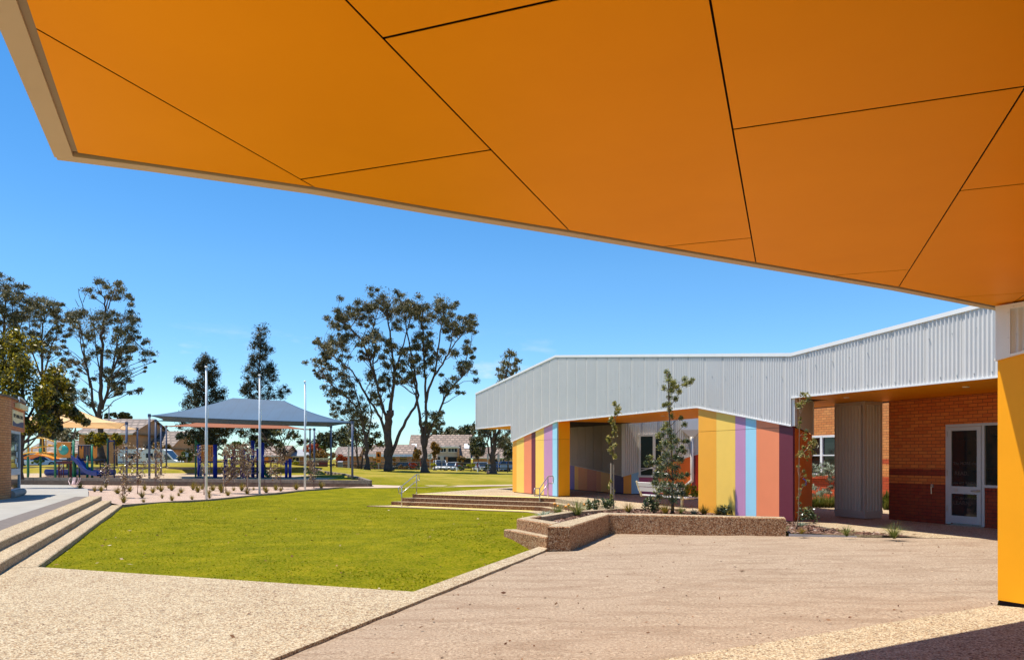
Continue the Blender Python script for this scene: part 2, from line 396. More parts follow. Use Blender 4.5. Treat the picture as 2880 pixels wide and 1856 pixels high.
# gravel bed between the lawn and the timber wall
fr = [(356,1418.5,-.03),(466,1412,-.1),(580,1406,-.15),(730,1391.5,-.11),(857,1378.5,-.02),(925,1373,.02),(975,1369.5,.05)]
fr = [at_z(u, v, z) for u, v, z in fr]
def wall_pt(u, A=(-33.0,49.6), B=(-8.14,43.1)):
    k = (u-CU)/F; t = (k*A[1]-A[0])/((B[0]-A[0])-k*(B[1]-A[1])); return (A[0]+(B[0]-A[0])*t, A[1]+(B[1]-A[1])*t)
bk = [wall_pt(u) for u in (196, 240, 360, 500, 640, 790, 900, 1010)]
fr = [(*st(-3.36,31.5), .265)]+fr; fr[1] = (*st(-2.12,30.93), -.02)
mb = MB(); rows = []
for k in range(13):
    t = k/12; r = []
    for i in range(8):
        for q in range(6 if i < 7 else 1):
            g = q/6; i2 = min(i+1, 7)
            fx = [fr[i][c]+(fr[i2][c]-fr[i][c])*g for c in range(3)]; bx = [bk[i][c]+(bk[i2][c]-bk[i][c])*g for c in range(2)]
            x = fx[0]+(bx[0]-fx[0])*t; y = fx[1]+(bx[1]-fx[1])*t
            z = fx[2]*(1-t)+.0*t+mn.noise((x*.8,y*.8,0))*.03+.06*math.sin(math.pi*t)*(1 if i else .9)
            r.append((x, y, float(z)))
    rows.append(r)
mb.loft(rows); struct('gravel_bed', mb, m_bed, True)
BED = [np.array([[p[0],p[1],p[2]] for p in r]) for r in rows]; BEDP = np.concatenate(BED)
def bed_z(x, y):
    d = (BEDP[:,0]-x)**2+(BEDP[:,1]-y)**2; i = np.argsort(d)[:4]; w = 1/(d[i]+.02); return float((BEDP[i,2]*w).sum()/w.sum())
def bed_at(u, v):
    z = 0.
    for _ in range(10):
        Y = (H-z)*F/(v-CV); z = .5*z+.5*bed_z((u-CU)/F*Y, Y)
    return ((u-CU)/F*Y, Y, z)
mb = MB()
for a, c in zip(fr[1:-1], fr[2:]): mb.bar((a[0],a[1],a[2]-.04), (c[0],c[1],c[2]-.04), .06, .14)
solo('timber_edging', mb, m_timber2, 'thin timber edging board between the lawn and the pale gravel bed', 'edging', fr[1])

# curved path beyond the lawn
mb = MB(); rows = []
for u, v0, v1 in ((940,1372.5,1366),(1043,1372.5,1366.3),(1120,1372,1366),(1200,1371,1365.7),(1300,1369,1365),(1400,1367,1364),(1460,1365.5,1363),(1540,1364,1362)):
    a = ground_at(u, v0); c = ground_at(u, v1)
    rows.append([(a[0],a[1],a[2]+.02), (c[0],c[1],c[2]+.03)])
mb.loft(rows); struct('path', mb, m_pathc)

# play sand
sandp = [wall_pt(-60, (-33,49.7), (-8.14,43.2)), wall_pt(1040, (-33,49.8), (-8.14,43.3)), (-10.6,50.8), (-12.7,57.0), (-16.6,66), (-18.9,71.6), (-56,72), (-60,60)]
mb = MB(); mb.prism(sandp, -.3, .30); struct('play_sand', mb, m_psand)
# the street beyond
mb = MB(); mb.loft([[(x, 104, tz(x,104)+.03), (x, 108.5, tz(x,108.5)+.03)] for x in range(-80, 60, 4)]); struct('footpath', mb, m_pathc)
mb = MB(); mb.loft([[(x, 120, -.33), (x, 134, -.31)] for x in range(-140, 100, 4)])
for _k in (0,): pass
struct('road', mb, m_asph)

# grass blades on the near lawn
rng = np.random.default_rng(11); n = 75000
Y = 9.4+(34-9.4)*rng.random(n)**1.5; X = rng.uniform(-15.5, 3.2, n)
def inside(X, Y, P):
    c = np.zeros(len(X), bool)
    for i in range(len(P)):
        (x1,y1),(x2,y2) = P[i], P[(i+1)%len(P)]
        with np.errstate(divide='ignore', invalid='ignore'):
            c ^= ((y1 > Y) != (y2 > Y)) & (X < (x2-x1)*(Y-y1)/(y2-y1)+x1)
    return c
lawnP = [st(-2.1,13.8), (-1.26,9.58), (.66,14.9), (-.35,15.5), (-.3,16.2), (.5,17), (1.2,19.2), (2.2,22.6), (1.0,26.6), (-6,31.6), (-6.2,33.5), (-9.5,36), fr[3][:2], st(-2.1,30.7)]
k = inside(X, Y, lawnP); X, Y = X[k], Y[k]
Z = terrain(X, Y); n = len(X)
hh = rng.uniform(.008, .024, n); ang = rng.uniform(0, 6.28, n); wd = rng.uniform(.006, .013, n)*(1+Y/22)
lx = rng.normal(0, .022, n); ly = rng.normal(0, .022, n)
P = np.stack([X, Y, Z-.005], 1); q = np.stack([np.cos(ang)*wd, np.sin(ang)*wd, 0*wd], 1)
top = P+np.stack([lx, ly, hh], 1)
V = np.stack([P-q, P+q, top], 1)
tag(link('lawn_grass', quads_mesh('lawn_grass', V, m_blade, 3)), kind='stuff')
# dry leaves on the lawn and paving
m_litter = leafmat('dry leaf', [(0, lin(72,40,24)), (.5, lin(150,104,66)), (1, lin(232,210,180))], .1, .7, .2)
n = 200; Y = 9.6+20*rng.random(n)**1.6; X = rng.uniform(-13, 2, n); k = inside(X, Y, lawnP); X, Y = X[k], Y[k]
pts = np.stack([X, Y, terrain(X, Y)+.05], 1)
X2 = rng.uniform(-4, 4, 26); Y2 = rng.uniform(7, 13.5, 26); pts = np.concatenate([pts, np.stack([X2, Y2, 0*X2+.012], 1)], 0)
a = rng.uniform(0, 6.28, len(pts)); l = rng.uniform(.02, .055, len(pts)); e1 = np.stack([np.cos(a)*l, np.sin(a)*l, rng.normal(0,.008,len(a))], 1); e2 = np.stack([-np.sin(a)*l*.35, np.cos(a)*l*.35, rng.normal(0,.008,len(a))], 1)
tag(link('fallen_leaves', quads_mesh('fallen_leaves', np.stack([pts-e1, pts+e2, pts+e1, pts-e2], 1), m_litter)), kind='stuff')
# small stones and twigs on the sand
n = 240; t1 = rng.random(n); t2 = rng.random(n); pts = []
for i in range(n):
    a, c = poly_at(Lp, .12+.87*t1[i]), poly_at(Rp, .12+.87*t1[i]); x = a[0]+(c[0]-a[0])*t2[i]; y = a[1]+(c[1]-a[1])*t2[i]
    pts.append((x, y, float(sand_z(x, y, t2[i]*math.dist(a, c)))+.008))
pts = np.array(pts); a = rng.uniform(0, 6.28, n); l = rng.uniform(.006, .028, n); e1 = np.stack([np.cos(a)*l, np.sin(a)*l, 0*a+.004], 1); e2 = np.stack([-np.sin(a)*.009, np.cos(a)*.009, 0*a+.006], 1)
tag(link('sand_debris', quads_mesh('sand_debris', np.stack([pts-e1, pts+e2, pts+e1, pts-e2], 1), m_litter)), kind='stuff')
# ------------------------------------------------------------------ near canopy (overhead) and its wall
zs = 3.50
T = Thing('entrance_canopy', 'huge orange panelled canopy soffit overhead with beige fascia and orange wall at right', 'canopy', (5.69,8.76,0))
edge = [at_z(u, v, zs)[:2] for u, v in ((219.3,430),(418,459.5),(628,489.5),(883,526.3),(1230,587),(1596.6,647),(1860,692),(2125.6,737.5),(2530.5,807),(2826,866))]
lip_l = (.40, -.9165)
back_o = 4.75; _s = back_o/(.914*.885+.405*.466); left_far = (edge[0][0]+.405*_s, edge[0][1]-.914*_s)  # unseen back edge cut short to let sunlit ground brighten the soffit
av = (.3486, .9373); bv = (.9373, -.3486)
_s2 = back_o/(.872*.885+.49*.466); outline = edge+[(edge[-1][0]+.49*_s2, edge[-1][1]-.872*_s2), left_far]
def clip(poly, nx, ny, c):        # keep nx*x+ny*y <= c
    out = []
    for i in range(len(poly)):
        p, q = poly[i], poly[(i+1)%len(poly)]; dp = nx*p[0]+ny*p[1]-c; dq = nx*q[0]+ny*q[1]-c
        if dp <= 0: out.append(p)
        if dp*dq < 0: t = dp/(dp-dq); out.append((p[0]+(q[0]-p[0])*t, p[1]+(q[1]-p[1])*t))
    return out
strips = [(-9,-2.963,[5.0,1.4,-2.2]), (-2.963,-1.637,[4.051,.45,-3.1]), (-1.637,-.295,[6.41,2.814,-.8,-4.4]), (-.295,1.070,[8.007,4.262,.6,-3.1]), (1.070,2.42,[9.57,5.771,2.1,-1.6]), (2.42,3.77,[7.4,3.7,0]), (3.77,5.1,[5.5,1.9]), (5.1,14,[4])]
g = .0052
for b0, b1, cuts in strips:
    base = clip(clip(outline, bv[0], bv[1], b1-g), -bv[0], -bv[1], -(b0+g))
    lv = sorted(cuts)
    for a0, a1 in zip([-30]+lv, lv+[30]):
        p = clip(clip(base, av[0], av[1], a1-.0085), -av[0], -av[1], -(a0+.0085))
        if len(p) >= 3:
            mb = MB(); mb.prism(p, zs, zs+.003); T.part('soffit_panel', mb, m_soffit)
big = outline
big = [(left_far[0]-.06, left_far[1]-.03), (edge[0][0]-.07, edge[0][1]+.03)]+[(p[0]-.02, p[1]+.045) for p in edge[1:]]+outline[len(edge):len(edge)+1]
mb = MB(); mb.prism(big, zs+.021, zs+.22); T.part('roof_deck', mb, m_dark)
# fascia: pressed metal channel with a bottom lip, round the two visible edges
def fascia(pts, wid, gap, name):
    mb = MB()
    lip = []
    for i, p in enumerate(pts):
        a = pts[max(i-1,0)]; c = pts[min(i+1,len(pts)-1)]; d = Vector((c[0]-a[0], c[1]-a[1])).normalized(); nrm = Vector((-d.y, d.x))
        lip.append((p, nrm))
    rows = []
    for (p, nn) in lip:
        o = lambda k: (p[0]+nn.x*k, p[1]+nn.y*k)
        rows.append([(*o(gap), zs+.02), (*o(gap), zs-.008), (*o(gap+wid), zs-.02), (*o(gap+wid), zs+.24), (*o(gap+wid-.012), zs+.24), (*o(gap+wid-.012), zs+.02)])
    mb.loft(rows, True); T.part(name, mb, m_beige)
corner = edge[0]
fascia([(corner[0]-.125, corner[1]-.025)]+edge[1:], .058, .032, 'fascia')
fascia([left_far, (corner[0]-.02, corner[1]+.078)], .098, .045, 'fascia')
# reveal strip inside the left fascia
mb = MB(); d = Vector((corner[0]-left_far[0], corner[1]-left_far[1])).normalized(); nn = Vector((-d.y, d.x))
mb.prism([(left_far[0], left_far[1]), corner, (corner[0]+nn.x*.044, corner[1]+nn.y*.044), (left_far[0]+nn.x*.044, left_far[1]+nn.y*.044)], zs+.004, zs+.016); T.part('reveal_strip', mb, paint('shadowed reveal metal', lin(150,128,104), .6))
# wall panel facing the court (local frame: x along the wall toward the viewer)
wd = Vector((.49, -.872, 0)); wn = Vector((-.872, -.49, 0))
def wl(t, o, z): p = Vector((5.69, 8.76, z))+wd*t+wn*o; return tuple(p)
def wslab(mb, t0, t1, o0, o1, zb, zt):     # zb, zt are functions of t
    vs = [wl(t, o, zf(t)) for zf in (zb, zt) for t, o in ((t0,o0),(t1,o0),(t1,o1),(t0,o1))]
    mb.add(vs, [(3,2,1,0),(4,5,6,7),(0,1,5,4),(1,2,6,5),(2,3,7,6),(3,0,4,7)]); return mb
C = lambda k: (lambda t: k)
slope = lambda k: (lambda t: 2.845+.17*t+k)
mb = MB(); wslab(mb, 0, 3.4, -.25, 0, C(.045), slope(0)); wslab(mb, 3.41, 14, -.25, 0, C(.045), slope(0)); T.part('wall_panel', mb, m_yellow)
mb = MB(); wslab(mb, .01, 14, -.24, -.02, C(-.02), C(.045)); T.part('base_gap', mb, m_dark)
mb = MB(); wslab(mb, -.02, 3.4, -.26, .035, slope(0), slope(.03)); T.part('drip_flashing', mb, m_flash)
mb = MB(); wslab(mb, -.01, .15, -.25, .03, slope(.031), C(zs-.02)); T.part('corner_flashing', mb, m_flash); mb = MB(); wslab(mb, .151, 3.4, -.05, .03, C(zs-.075), C(zs-.02)); T.part('head_flashing', mb, m_flash)
mb = MB(); rows = []
for i in range(0, 500):
    t = .152+i*.0065; o = .0+.012*math.cos(2*math.pi*i*.0065/.076)
    rows.append([wl(t, o, slope(.031)(t)), wl(t, o, zs-.07)])
mb.loft(rows); T.part('corrugated_cladding', mb, m_corr, smooth=True)
mb = MB(); wslab(mb, .16, 13.9, -.2, -.03, slope(.031), C(zs+.02)); T.part('backing', mb, m_dark)
for t, z in ((.215, 3.12), (.13, 3.09), (.13, 3.38), (.19,3.44)): T.part('screw', MB().lathe(wl(t, .03, z), [(.0,.0),(.007,.0),(.007,.006),(0,.006)], 8), m_steel)

# ------------------------------------------------------------------ the long school building (local: x along the front, y inward)
A0 = (.02, 35.0, 0); ROT = math.atan2(-.919, .395)
S = Thing('school_building', 'long corrugated school building with peaked parapet, orange soffits and rainbow striped wall panels', 'building', A0, ROT)
tl = (.3949, -.9187); nl = (.9187, .3949)
def t_of(u, d):
    k = (u-CU)/F; return (k*(A0[1]+nl[1]*d)-A0[0]-nl[0]*d)/(tl[0]-tl[1]*k)
def Y_of(t, d): return A0[1]+tl[1]*t+nl[1]*d
def z_of(v, t, d): return H-(v-CV)/F*Y_of(t, d)
fz = .12
tA, tB, tC, tD, tG = 0.0, t_of(1566,0), t_of(1964,0), t_of(2230,0), 30.0
tL = t_of(1341, 0)
zpk = z_of(999, tB, 0); zval = z_of(990, tD+.2, 0); zL = z_of(1105, tL, 0); zR = zval+(z_of(858, t_of(2747,0), 0)-zval)/(t_of(2747,0)-tD)*(tG-tD)
def ztop(t):
    if t < tB: return zL+(zpk-zL)*(t-tL)/(tB-tL)
    if t < tD: return zpk+(zval-zpk)*(t-tB)/(tD-tB)
    return zval+(zR-zval)*(t-tD)/(tG-tD)
zsf = 3.22; zAe = z_of(1242, tA, 0); zDe = z_of(1197, tD, 0)
def zbot(t):
    if t < tA: return 3.26
    if t < tB: return zAe+(zsf-zAe)*(t-tA)/(tB-tA)
    if t < tC: return zsf
    if t < tD: return zsf+(zDe-zsf)*(t-tC)/(tD-tC)
    return zsf
def corrugated(mb, t0, t1, zb, zt, y, pitch=.088, amp=.016, axis='x', lap=9):
    n = max(8, int((t1-t0)/pitch*8)); rows = []
    brk = [t for t in (tA-1e-4, tA+1e-4, tD-1e-4, tD+1e-4) if t0 < t < t1] if axis == 'x' else []
    ts = sorted(list(np.linspace(t0, t1, n+1))+brk)
    for t in ts:
        ph = (t-t0)/pitch; o = amp*math.cos(2*math.pi*ph)
        if lap and abs((ph % lap)-.5) < .2: o += .045
        rows.append([(t, y+o, zb(t)), (t, y+o, zt(t))])
    if axis == 'x': mb.loft(rows)
    else: mb.loft([[axis(p) for p in r] for r in rows])
    return mb
yo = -.045
mb = MB(); corrugated(mb, tL, tG, zbot, lambda t: ztop(t)-.06, yo); S.part('corrugated_cladding', mb, m_corr, world=False, smooth=True)
# backing wall behind the sheet
def lslab(mb, t0, t1, y0, y1, zb, zt):
    vs = [(t, y, zf(t)) for zf in (zb, zt) for t, y in ((t0,y0),(t1,y0),(t1,y1),(t0,y1))]
    return mb.add(vs, [(3,2,1,0),(4,5,6,7),(0,1,5,4),(1,2,6,5),(2,3,7,6),(3,0,4,7)])
mb = MB()
for a, c in ((tL+.02, tA), (tA, tB), (tB, tC), (tC, tD), (tD, tG)):
    e = 1e-4; lslab(mb, a+e, c-e, -.025, .12, lambda t: zbot(t)+.02, lambda t: ztop(t)-.03)
S.part('parapet_wall', mb, m_corr, world=False)
mb = MB()
for a, c in ((tL-.03, tB), (tB, tD), (tD, tG)): lslab(mb, a, c, -.075, .16, lambda t: ztop(t)-.085, lambda t: ztop(t))
S.part('cap_flashing', mb, m_flash, world=False)
mb = MB()                                            # bottom drip trims
for a, c in ((tL, tA-.02), (tA+.0, tB), (tB, tC), (tC, tD), (tD+.01, tG)):
    e = 1e-4; lslab(mb, a+e, c-e, -.072, -.02, lambda t: zbot(t)-.022, lambda t: zbot(t)+.012)
mb.box(tL-.025, tL+.02, -.07, .12, 3.24, zL-.09); mb.box(tA-.03, tA+.02, -.07, -.02, zAe, 3.24)
S.part('trim', mb, m_flash, world=False)
mb = MB(); rg = random.Random(3)
def screws(t0, t1, zf, step):
    t = t0
    while t < t1:
        z = zf(t)
        S.part('screw', MB().lathe((t, yo-.016, z), [(0,-.011),(.011,-.008),(.011,.008),(0,.011)], 6), m_steel, world=False); t += step
screws(tB+.5, tD, lambda t: zbot(t)+.12, .35); screws(tD+.2, 23, lambda t: zbot(t)+.1, .35)
screws(tB+4, tD-.1, lambda t: zbot(t)+.9 if t < tC else zsf+.9-.1*(t-tC), .55); screws(tD+.3, 23, lambda t: ztop(t)-.45, .5)
# roof and soffits
mb = MB(); lslab(mb, tL+.05, tG, .13, 3.85, C(zsf+.06), C(zsf+.3)); S.part('roof', mb, m_conc, world=False)
def soff(t0, t1, y0, y1, z, cuts):
    xs_ = [t0]+[t for t in cuts if t0 < t < t1]+[t1]
    for a, c in zip(xs_[:-1], xs_[1:]):
        mb = MB(); mb.box(a+.004, c-.004, y0, y1, z, z+.01); S.part('soffit_panel', mb, m_soffit, world=False)
soff(tL, tA, -.02, 2.62, 3.255, [-2.4]); soff(tB, tC, .0, 3.83, zsf+.005, [tB+2.4, tB+4.8, tB+7.2]); soff(tD-.3, tG, .0, 3.2, zsf+.005, [18.55, 19.75, 20.95, 22.15])
soff(tC, tD-.3, 1.5, 3.4, zsf+.005, [15.6])
mb = MB(); lslab(mb, tA+.03, tG, .0, 3.84, C(zsf+.02), C(zsf+.05)); lslab(mb, tL+.03, tA+.02, .0, 3.84, C(3.27), C(3.3)); S.part('soffit_backing', mb, m_dark, world=False)
m_lamp = paint('downlight trim', lin(215,200,180), .4)
for t, y in ((tB+5.2, 1.6), (t_of(2380,1.2), 1.2), (t_of(2717,1.3), 1.3)): S.part('downlight', MB().lathe((t, y, zsf-.012), [(0,0),(.06,0),(.075,.016),(0,.016)], 14), m_lamp, world=False)

def stripe(name, t0, t1, y0, y1, zb, zt, mat, gap=.005):
    mb = MB(); lslab(mb, t0+gap/2, t1-gap/2, y0, y1, zb, zt); return S.part(name, mb, mat, world=False)
PM = {}
def pm(c, nm):
    if nm not in PM: PM[nm] = paint('panel '+nm, c, .5, var=.03)
    return PM[nm]
zj = 2.49
def striped(us, cols, y0, y1, zb, ztf, joint=True):
    ts = [t_of(u, y0) for u in us]
    for a, c, (col, nm) in zip(ts[:-1], ts[1:], cols):
        if joint and max(ztf(a), ztf(c)) > zj+.02:
            lo = lambda t: min(zj-.005, ztf(t))
            stripe('striped_panel', a, c, y0, y1, zb, lo, pm(col, nm))
            if min(ztf(a), ztf(c)) > zj-.3: stripe('striped_panel', a, c, y0, y1, lambda t: min(zj+.004, ztf(t)-.004), ztf, pm(col, nm))
        else: stripe('striped_panel', a, c, y0, y1, zb, ztf, pm(col, nm))
    return ts
SB = (SKYB,'light blue'); MV = (MAUVE,'mauve'); YL = (YEL,'light yellow'); SA = (SALMON,'salmon'); MR = (MAROON,'maroon'); OG = (ORG2,'orange')
base = C(fz+.03)
up = lambda t: zbot(t)+.03
striped([1441.5,1452.6,1473.7,1494.8,1506.2,1529.9,1553.9,1566.6], [OG,YL,SA,MR,YL,MV,SB], 0, .06, base, up)
stripe('pillar_panel', tB-.035, tB+.012, .062, .60, base, C(zj-.005), m_yellow); stripe('pillar_panel', tB-.035, tB+.012, .062, .60, C(zj+.004), C(zsf), m_yellow)
mb = MB(); lslab(mb, tA+.03, tB-.04, .065, .59, C(.0), lambda t: zbot(t)+.03); S.part('wall_core', mb, m_dark, world=False)
striped([1964,2014.5,2068,2097,2127,2191.5,2230.3], [OG,YL,MV,SB,SA,MR], 0, .06, C(.13), up)
# skewed end of the striped block
tE, dE = t_of(2284, 1.51), 1.51
ex = Vector((tE-tD, dE, 0)).normalized(); ey = Vector((ex.y, -ex.x, 0)); LE = math.hypot(tE-tD, dE)
def blk(mb, s0, s1, o0, o1, zb, zt):
    vs = [(tD+ex.x*s+ey.x*o, ex.y*s+ey.y*o, zf(s)) for zf in (zb, zt) for s, o in ((s0,o0),(s1,o0),(s1,o1),(s0,o1))]
    return mb.add(vs, [(3,2,1,0),(4,5,6,7),(0,1,5,4),(1,2,6,5),(2,3,7,6),(3,0,4,7)])
zE = lambda s: zDe-.02+(z_of(1221, tE, dE)-zDe)*s/LE
mb = MB(); blk(mb, .065, LE, -.06, 0, C(.13), zE); S.part('striped_panel', mb, paint('panel deep orange', lin(226,112,24), .5, var=.03), world=False)
mb = MB(); rows = []
n = int((LE-.05)/.011)
for i in range(n+1):
    s = .05+i*(LE-.05)/n; o = .03+.011*math.cos(2*math.pi*s/.088)
    rows.append([(tD+ex.x*s+ey.x*o, ex.y*s+ey.y*o, zE(s)+.01), (tD+ex.x*s+ey.x*o, ex.y*s+ey.y*o, zsf+.03)])
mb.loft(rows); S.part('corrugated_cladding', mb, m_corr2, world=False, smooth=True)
mb = MB(); blk(mb, -.02, .06, -.02, .05, lambda s: zDe-.01, C(zsf-.005)); S.part('corner_flashing', mb, m_flash, world=False); mb = MB(); blk(mb, LE-.05, LE+.01, -.02, .05, lambda s: zE(s), C(zsf+.0)); S.part('corner_flashing', mb, m_flash, world=False)
mb = MB(); mb.prism([(tC+.01,.07),(tD-.06,.07),(tE-.03,dE-.08),(tC+.01,1.6)], .0, zsf); S.part('wall_core', mb, m_dark, world=False)
mb = MB(); mb.prism([(tC,.03),(tC+.009,.03),(tC+.009,1.61),(tC,1.61)], .13, zsf); S.part('side_panel', mb, m_yellow, world=False)
# porch back wall: corrugated over stripes
yb = 3.78; t1 = t_of(1753, yb)
zc0 = z_of(1307, t_of(1607,yb), yb); zc1 = z_of(1338, t1, yb); t0 = t_of(1607, yb)
zst = lambda t: zc0+(zc1-zc0)*(t-t0)/(t1-t0)
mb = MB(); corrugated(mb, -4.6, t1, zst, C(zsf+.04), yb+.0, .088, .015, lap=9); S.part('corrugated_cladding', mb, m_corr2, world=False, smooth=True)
us = [1600,1615,1625.7,1650.7,1676.7,1689,1719,1752.5]
DKO = (lin(214,110,20),'burnt orange'); RO = (lin(196,84,24),'rust'); YO = (lin(230,150,34),'amber'); PU = (PURP,'purple'); VI = (lin(120,80,140),'violet')
tsb = [-4.6]+[t_of(u, yb) for u in us[1:]]
for a, c, (col, nm) in zip(tsb[:-1], tsb[1:], [VI,YO,DKO,RO,DKO,YO,PU]): stripe('striped_panel', a, c, yb+.015, yb+.07, base, lambda t: zst(t)-.005, pm(col, nm))
mb = MB(); lslab(mb, -4.6, t1, yb-.03, yb+.02, lambda t: zst(t)-.02, lambda t: zst(t)+.01); S.part('trim', mb, m_corr2, world=False)
mb = MB(); lslab(mb, -4.6, t1-.02, yb+.075, yb+.3, C(0), C(zsf+.3)); S.part('wall_core', mb, m_dark, world=False)
# window wall, beyond the porch roof and in the sun
w0 = Vector((t1, yb, 0)); wx = Vector((2.09, 2.36, 0)).normalized(); wy = Vector((-wx.y, wx.x, 0)); LW = 4.6     # wy points away from the viewer
def WW(s, o, z): p = w0+wx*s+wy*o; return (p.x, p.y, z)
def s_of(u):
    k = (u-CU)/F; o = S.M@w0; d = (S.M.to_3x3()@wx)
    return (k*o.y-o.x)/(d.x-k*d.y)
def Ys(s): return (S.M@Vector(WW(s,0,0))).y
def zw(u, v): return H-(v-CV)/F*Ys(s_of(u))
za, ze = zw(1754,1338), zw(1962,1276); sE_ = s_of(1962)
zslope = lambda s: za+(ze-za)*s/sE_
def wslb(mb, s0, s1, o0, o1, zb, zt):
    vs = [WW(s, o, zf(s)) for zf in (zb, zt) for s, o in ((s0,o0),(s1,o0),(s1,o1),(s0,o1))]
    return mb.add(vs, [(3,2,1,0),(4,5,6,7),(0,1,5,4),(1,2,6,5),(2,3,7,6),(3,0,4,7)])
m_corr3 = paint('corrugated warm grey', lin(204,196,188), .45, .1, var=.03)
mb = MB(); rows = []
for i in range(int(LW/.011)):
    s = i*.011; o = -.02+.011*math.cos(2*math.pi*s/.088)-(.02 if abs(s/.088 % 8-.5) < .12 else 0)
    rows.append([WW(s, o, zslope(s)), WW(s, o, 4.3)])
mb.loft(rows); S.part('corrugated_cladding', mb, m_corr3, world=False, smooth=True)
mb = MB(); wslb(mb, -.06, .1, -.05, .02, lambda s: zslope(s), C(4.3)); S.part('corner_flashing', mb, m_corr3, world=False)
mb = MB(); wslb(mb, 0, LW, .05, .3, C(0), C(4.35)); S.part('wall_core', mb, m_dark, world=False)
mb = MB(); wslb(mb, -.06, LW, -.06, .01, lambda s: zslope(s)-.03, lambda s: zslope(s)+.015); S.part('trim', mb, m_corr3, world=False)
uw = [1753.5,1776,1797,1836,1850,1880,1946,1956,1963]
cw = [YO, (lin(150,190,214),'dusty blue'), (PINK,'pink'), PU, SA, (lin(238,110,20),'vivid orange'), MR, (RED,'red')]
sw = [s_of(u) for u in uw]; sw[-1] = LW
for a, c, (col, nm) in zip(sw[:-1], sw[1:], cw):
    mb = MB(); wslb(mb, a+.003, c-.003, -.012, .045, base, lambda s: zslope(s)-.01); S.part('striped_panel', mb, pm(col, nm), world=False)
sa, sb2 = s_of(1797), s_of(1866); zt_, zb_ = zw(1797,1227), zw(1797,1336)
fr_ = MB()
for a, c, z0_, z1_ in ((sa,sa+.09,zb_,zt_),(sb2-.09,sb2,zb_,zt_),((sa+sb2)*.5+.08,(sa+sb2)*.5+.2,zb_,zt_),(sa-.03,sb2+.03,zt_,zt_+.09),(sa-.03,sb2+.03,zb_-.09,zb_),(sa+.09,sb2-.09,zb_+.52*(zt_-zb_)-.6,zb_+.52*(zt_-zb_)-.57)):
    wslb(fr_, a, c, -.09, .03, C(z0_), C(z1_))
fo = S.part('window', fr_, m_corr3, world=False)
mb = MB(); wslb(mb, sa+.08, sb2-.08, -.05, -.03, C(zb_-.01), C(zt_+.01)); S.part('pane', mb, glass('porch glass', (.008,.009,.01,1), .08, .12), parent=fo, world=False)
# rainhead and downpipe
sp_ = s_of(1947); mb = MB()
p = lambda o, z, ds=0: WW(sp_+ds, o, z)
zr0, zr1 = zw(1947,1180), zw(1947,1209)
mb.tube([p(-.12, zr0-.1), p(-.12, 1.0), p(-.12,.75), p(-.2,.5,-.28), p(-.2,.2,-.3)], .075, 12)
S.part('downpipe', mb, m_corr3, world=False, smooth=True)
mb = MB(); hw = .27
rows = [[p(-.35,zr1+.55,-.42), p(-.35,zr1+.55,hw+.1), p(.0,zr1+.55,hw+.1), p(.0,zr1+.55,-.42)], [p(-.35,zr1,-.42), p(-.35,zr1,hw+.1), p(.0,zr1,hw+.1), p(.0,zr1,-.42)], [p(-.22,zr1-.3,-.1), p(-.22,zr1-.3,.1), p(-.03,zr1-.3,.1), p(-.03,zr1-.3,-.1)]]
mb.loft(rows, True); S.part('rainhead', mb, m_flash, world=False)
# corrugated box column in the passage
ca, cb_, cd0 = t_of(2349, 2.56), t_of(2432, 2.56), 2.56; cd1 = cd0+.62
mb = MB()
corr_front = []
for i in range(int((cb_-ca-.12)/.0095)):
    t = ca+.06+i*.0095; o = .03*math.cos(2*math.pi*(t-ca)/.108); corr_front.append([(t, cd0+o, fz+.18), (t, cd0+o, zsf-.09)])
mb.loft(corr_front)
side = []
for i in range(int((cd1-cd0-.12)/.0095)):
    y = cd0+.06+i*.0095; o = .03*math.cos(2*math.pi*(y-cd0)/.108); side.append([(cb_+o, y, fz+.18), (cb_+o, y, zsf-.09)])
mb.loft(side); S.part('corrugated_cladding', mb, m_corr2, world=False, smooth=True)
mb = MB(); mb.box(ca, cb_-.032, cd0+.032, cd1, fz, zsf); S.part('column_core', mb, m_corr2, world=False)
mb = MB(); mb.box(ca-.01, ca+.06, cd0-.015, cd0+.05, fz+.18, zsf); mb.box(cb_-.06, cb_+.015, cd0-.016, cd0+.06, fz+.18, zsf); mb.box(cb_-.06, cb_+.0155, cd1-.06, cd1+.01, fz+.18, zsf)
mb.box(ca+.061, cb_-.061, cd0-.014, cd0+.03, zsf-.1, zsf-.002); mb.box(cb_-.05, cb_+.014, cd0+.061, cd1-.061, zsf-.1, zsf-.002)
mb.box(ca-.02, cb_+.02, cd0-.022, cd1+.02, fz+.08, fz+.18); mb.box(ca-.005, cb_+.005, cd0-.005, cd1+.005, fz-.01, fz+.08); S.part('column_trim', mb, m_corr2, world=False)

# ------------------------------------------------------------------ brick library wing with the door (same local axes)
LB = Thing('library_building', 'red brick wall in the shade of the right canopy with a glazed aluminium door', 'building', A0, ROT)
yw = 3.22; tF = t_of(2500, yw); td0, td1 = t_of(2661, yw), t_of(2768, yw); zdt = z_of(1194, td0, yw)
tw1 = td1+1.4; zsill = z_of(1372, td1+.3, yw)
m_brickx = brick('deep orange brick', lin(206,112,44), lin(190,90,30), lin(92,54,32), band=(1.06, 1.35, lin(170,105,90)))
mb = MB(); mb.box(tF, td0, yw, yw+.24, 0, zsf); mb.box(td0, tw1, yw, yw+.24, zdt, zsf); mb.box(td1, tw1, yw, yw+.24, 0, zsill-.09); mb.box(tw1, 30, yw, yw+.24, 0, zsf); mb.box(tF, tF+.24, yw+.24, 8, 0, zsf+.4)
LB.part('brick_wall', mb, m_brickx, world=False)
mb = MB()
for i in range(int((tw1-td1-.03)/.088)):
    t = td1+.03+i*.088; mb.box(t, t+.078, yw-.03, yw+.2, zsill-.09, zsill-.005)
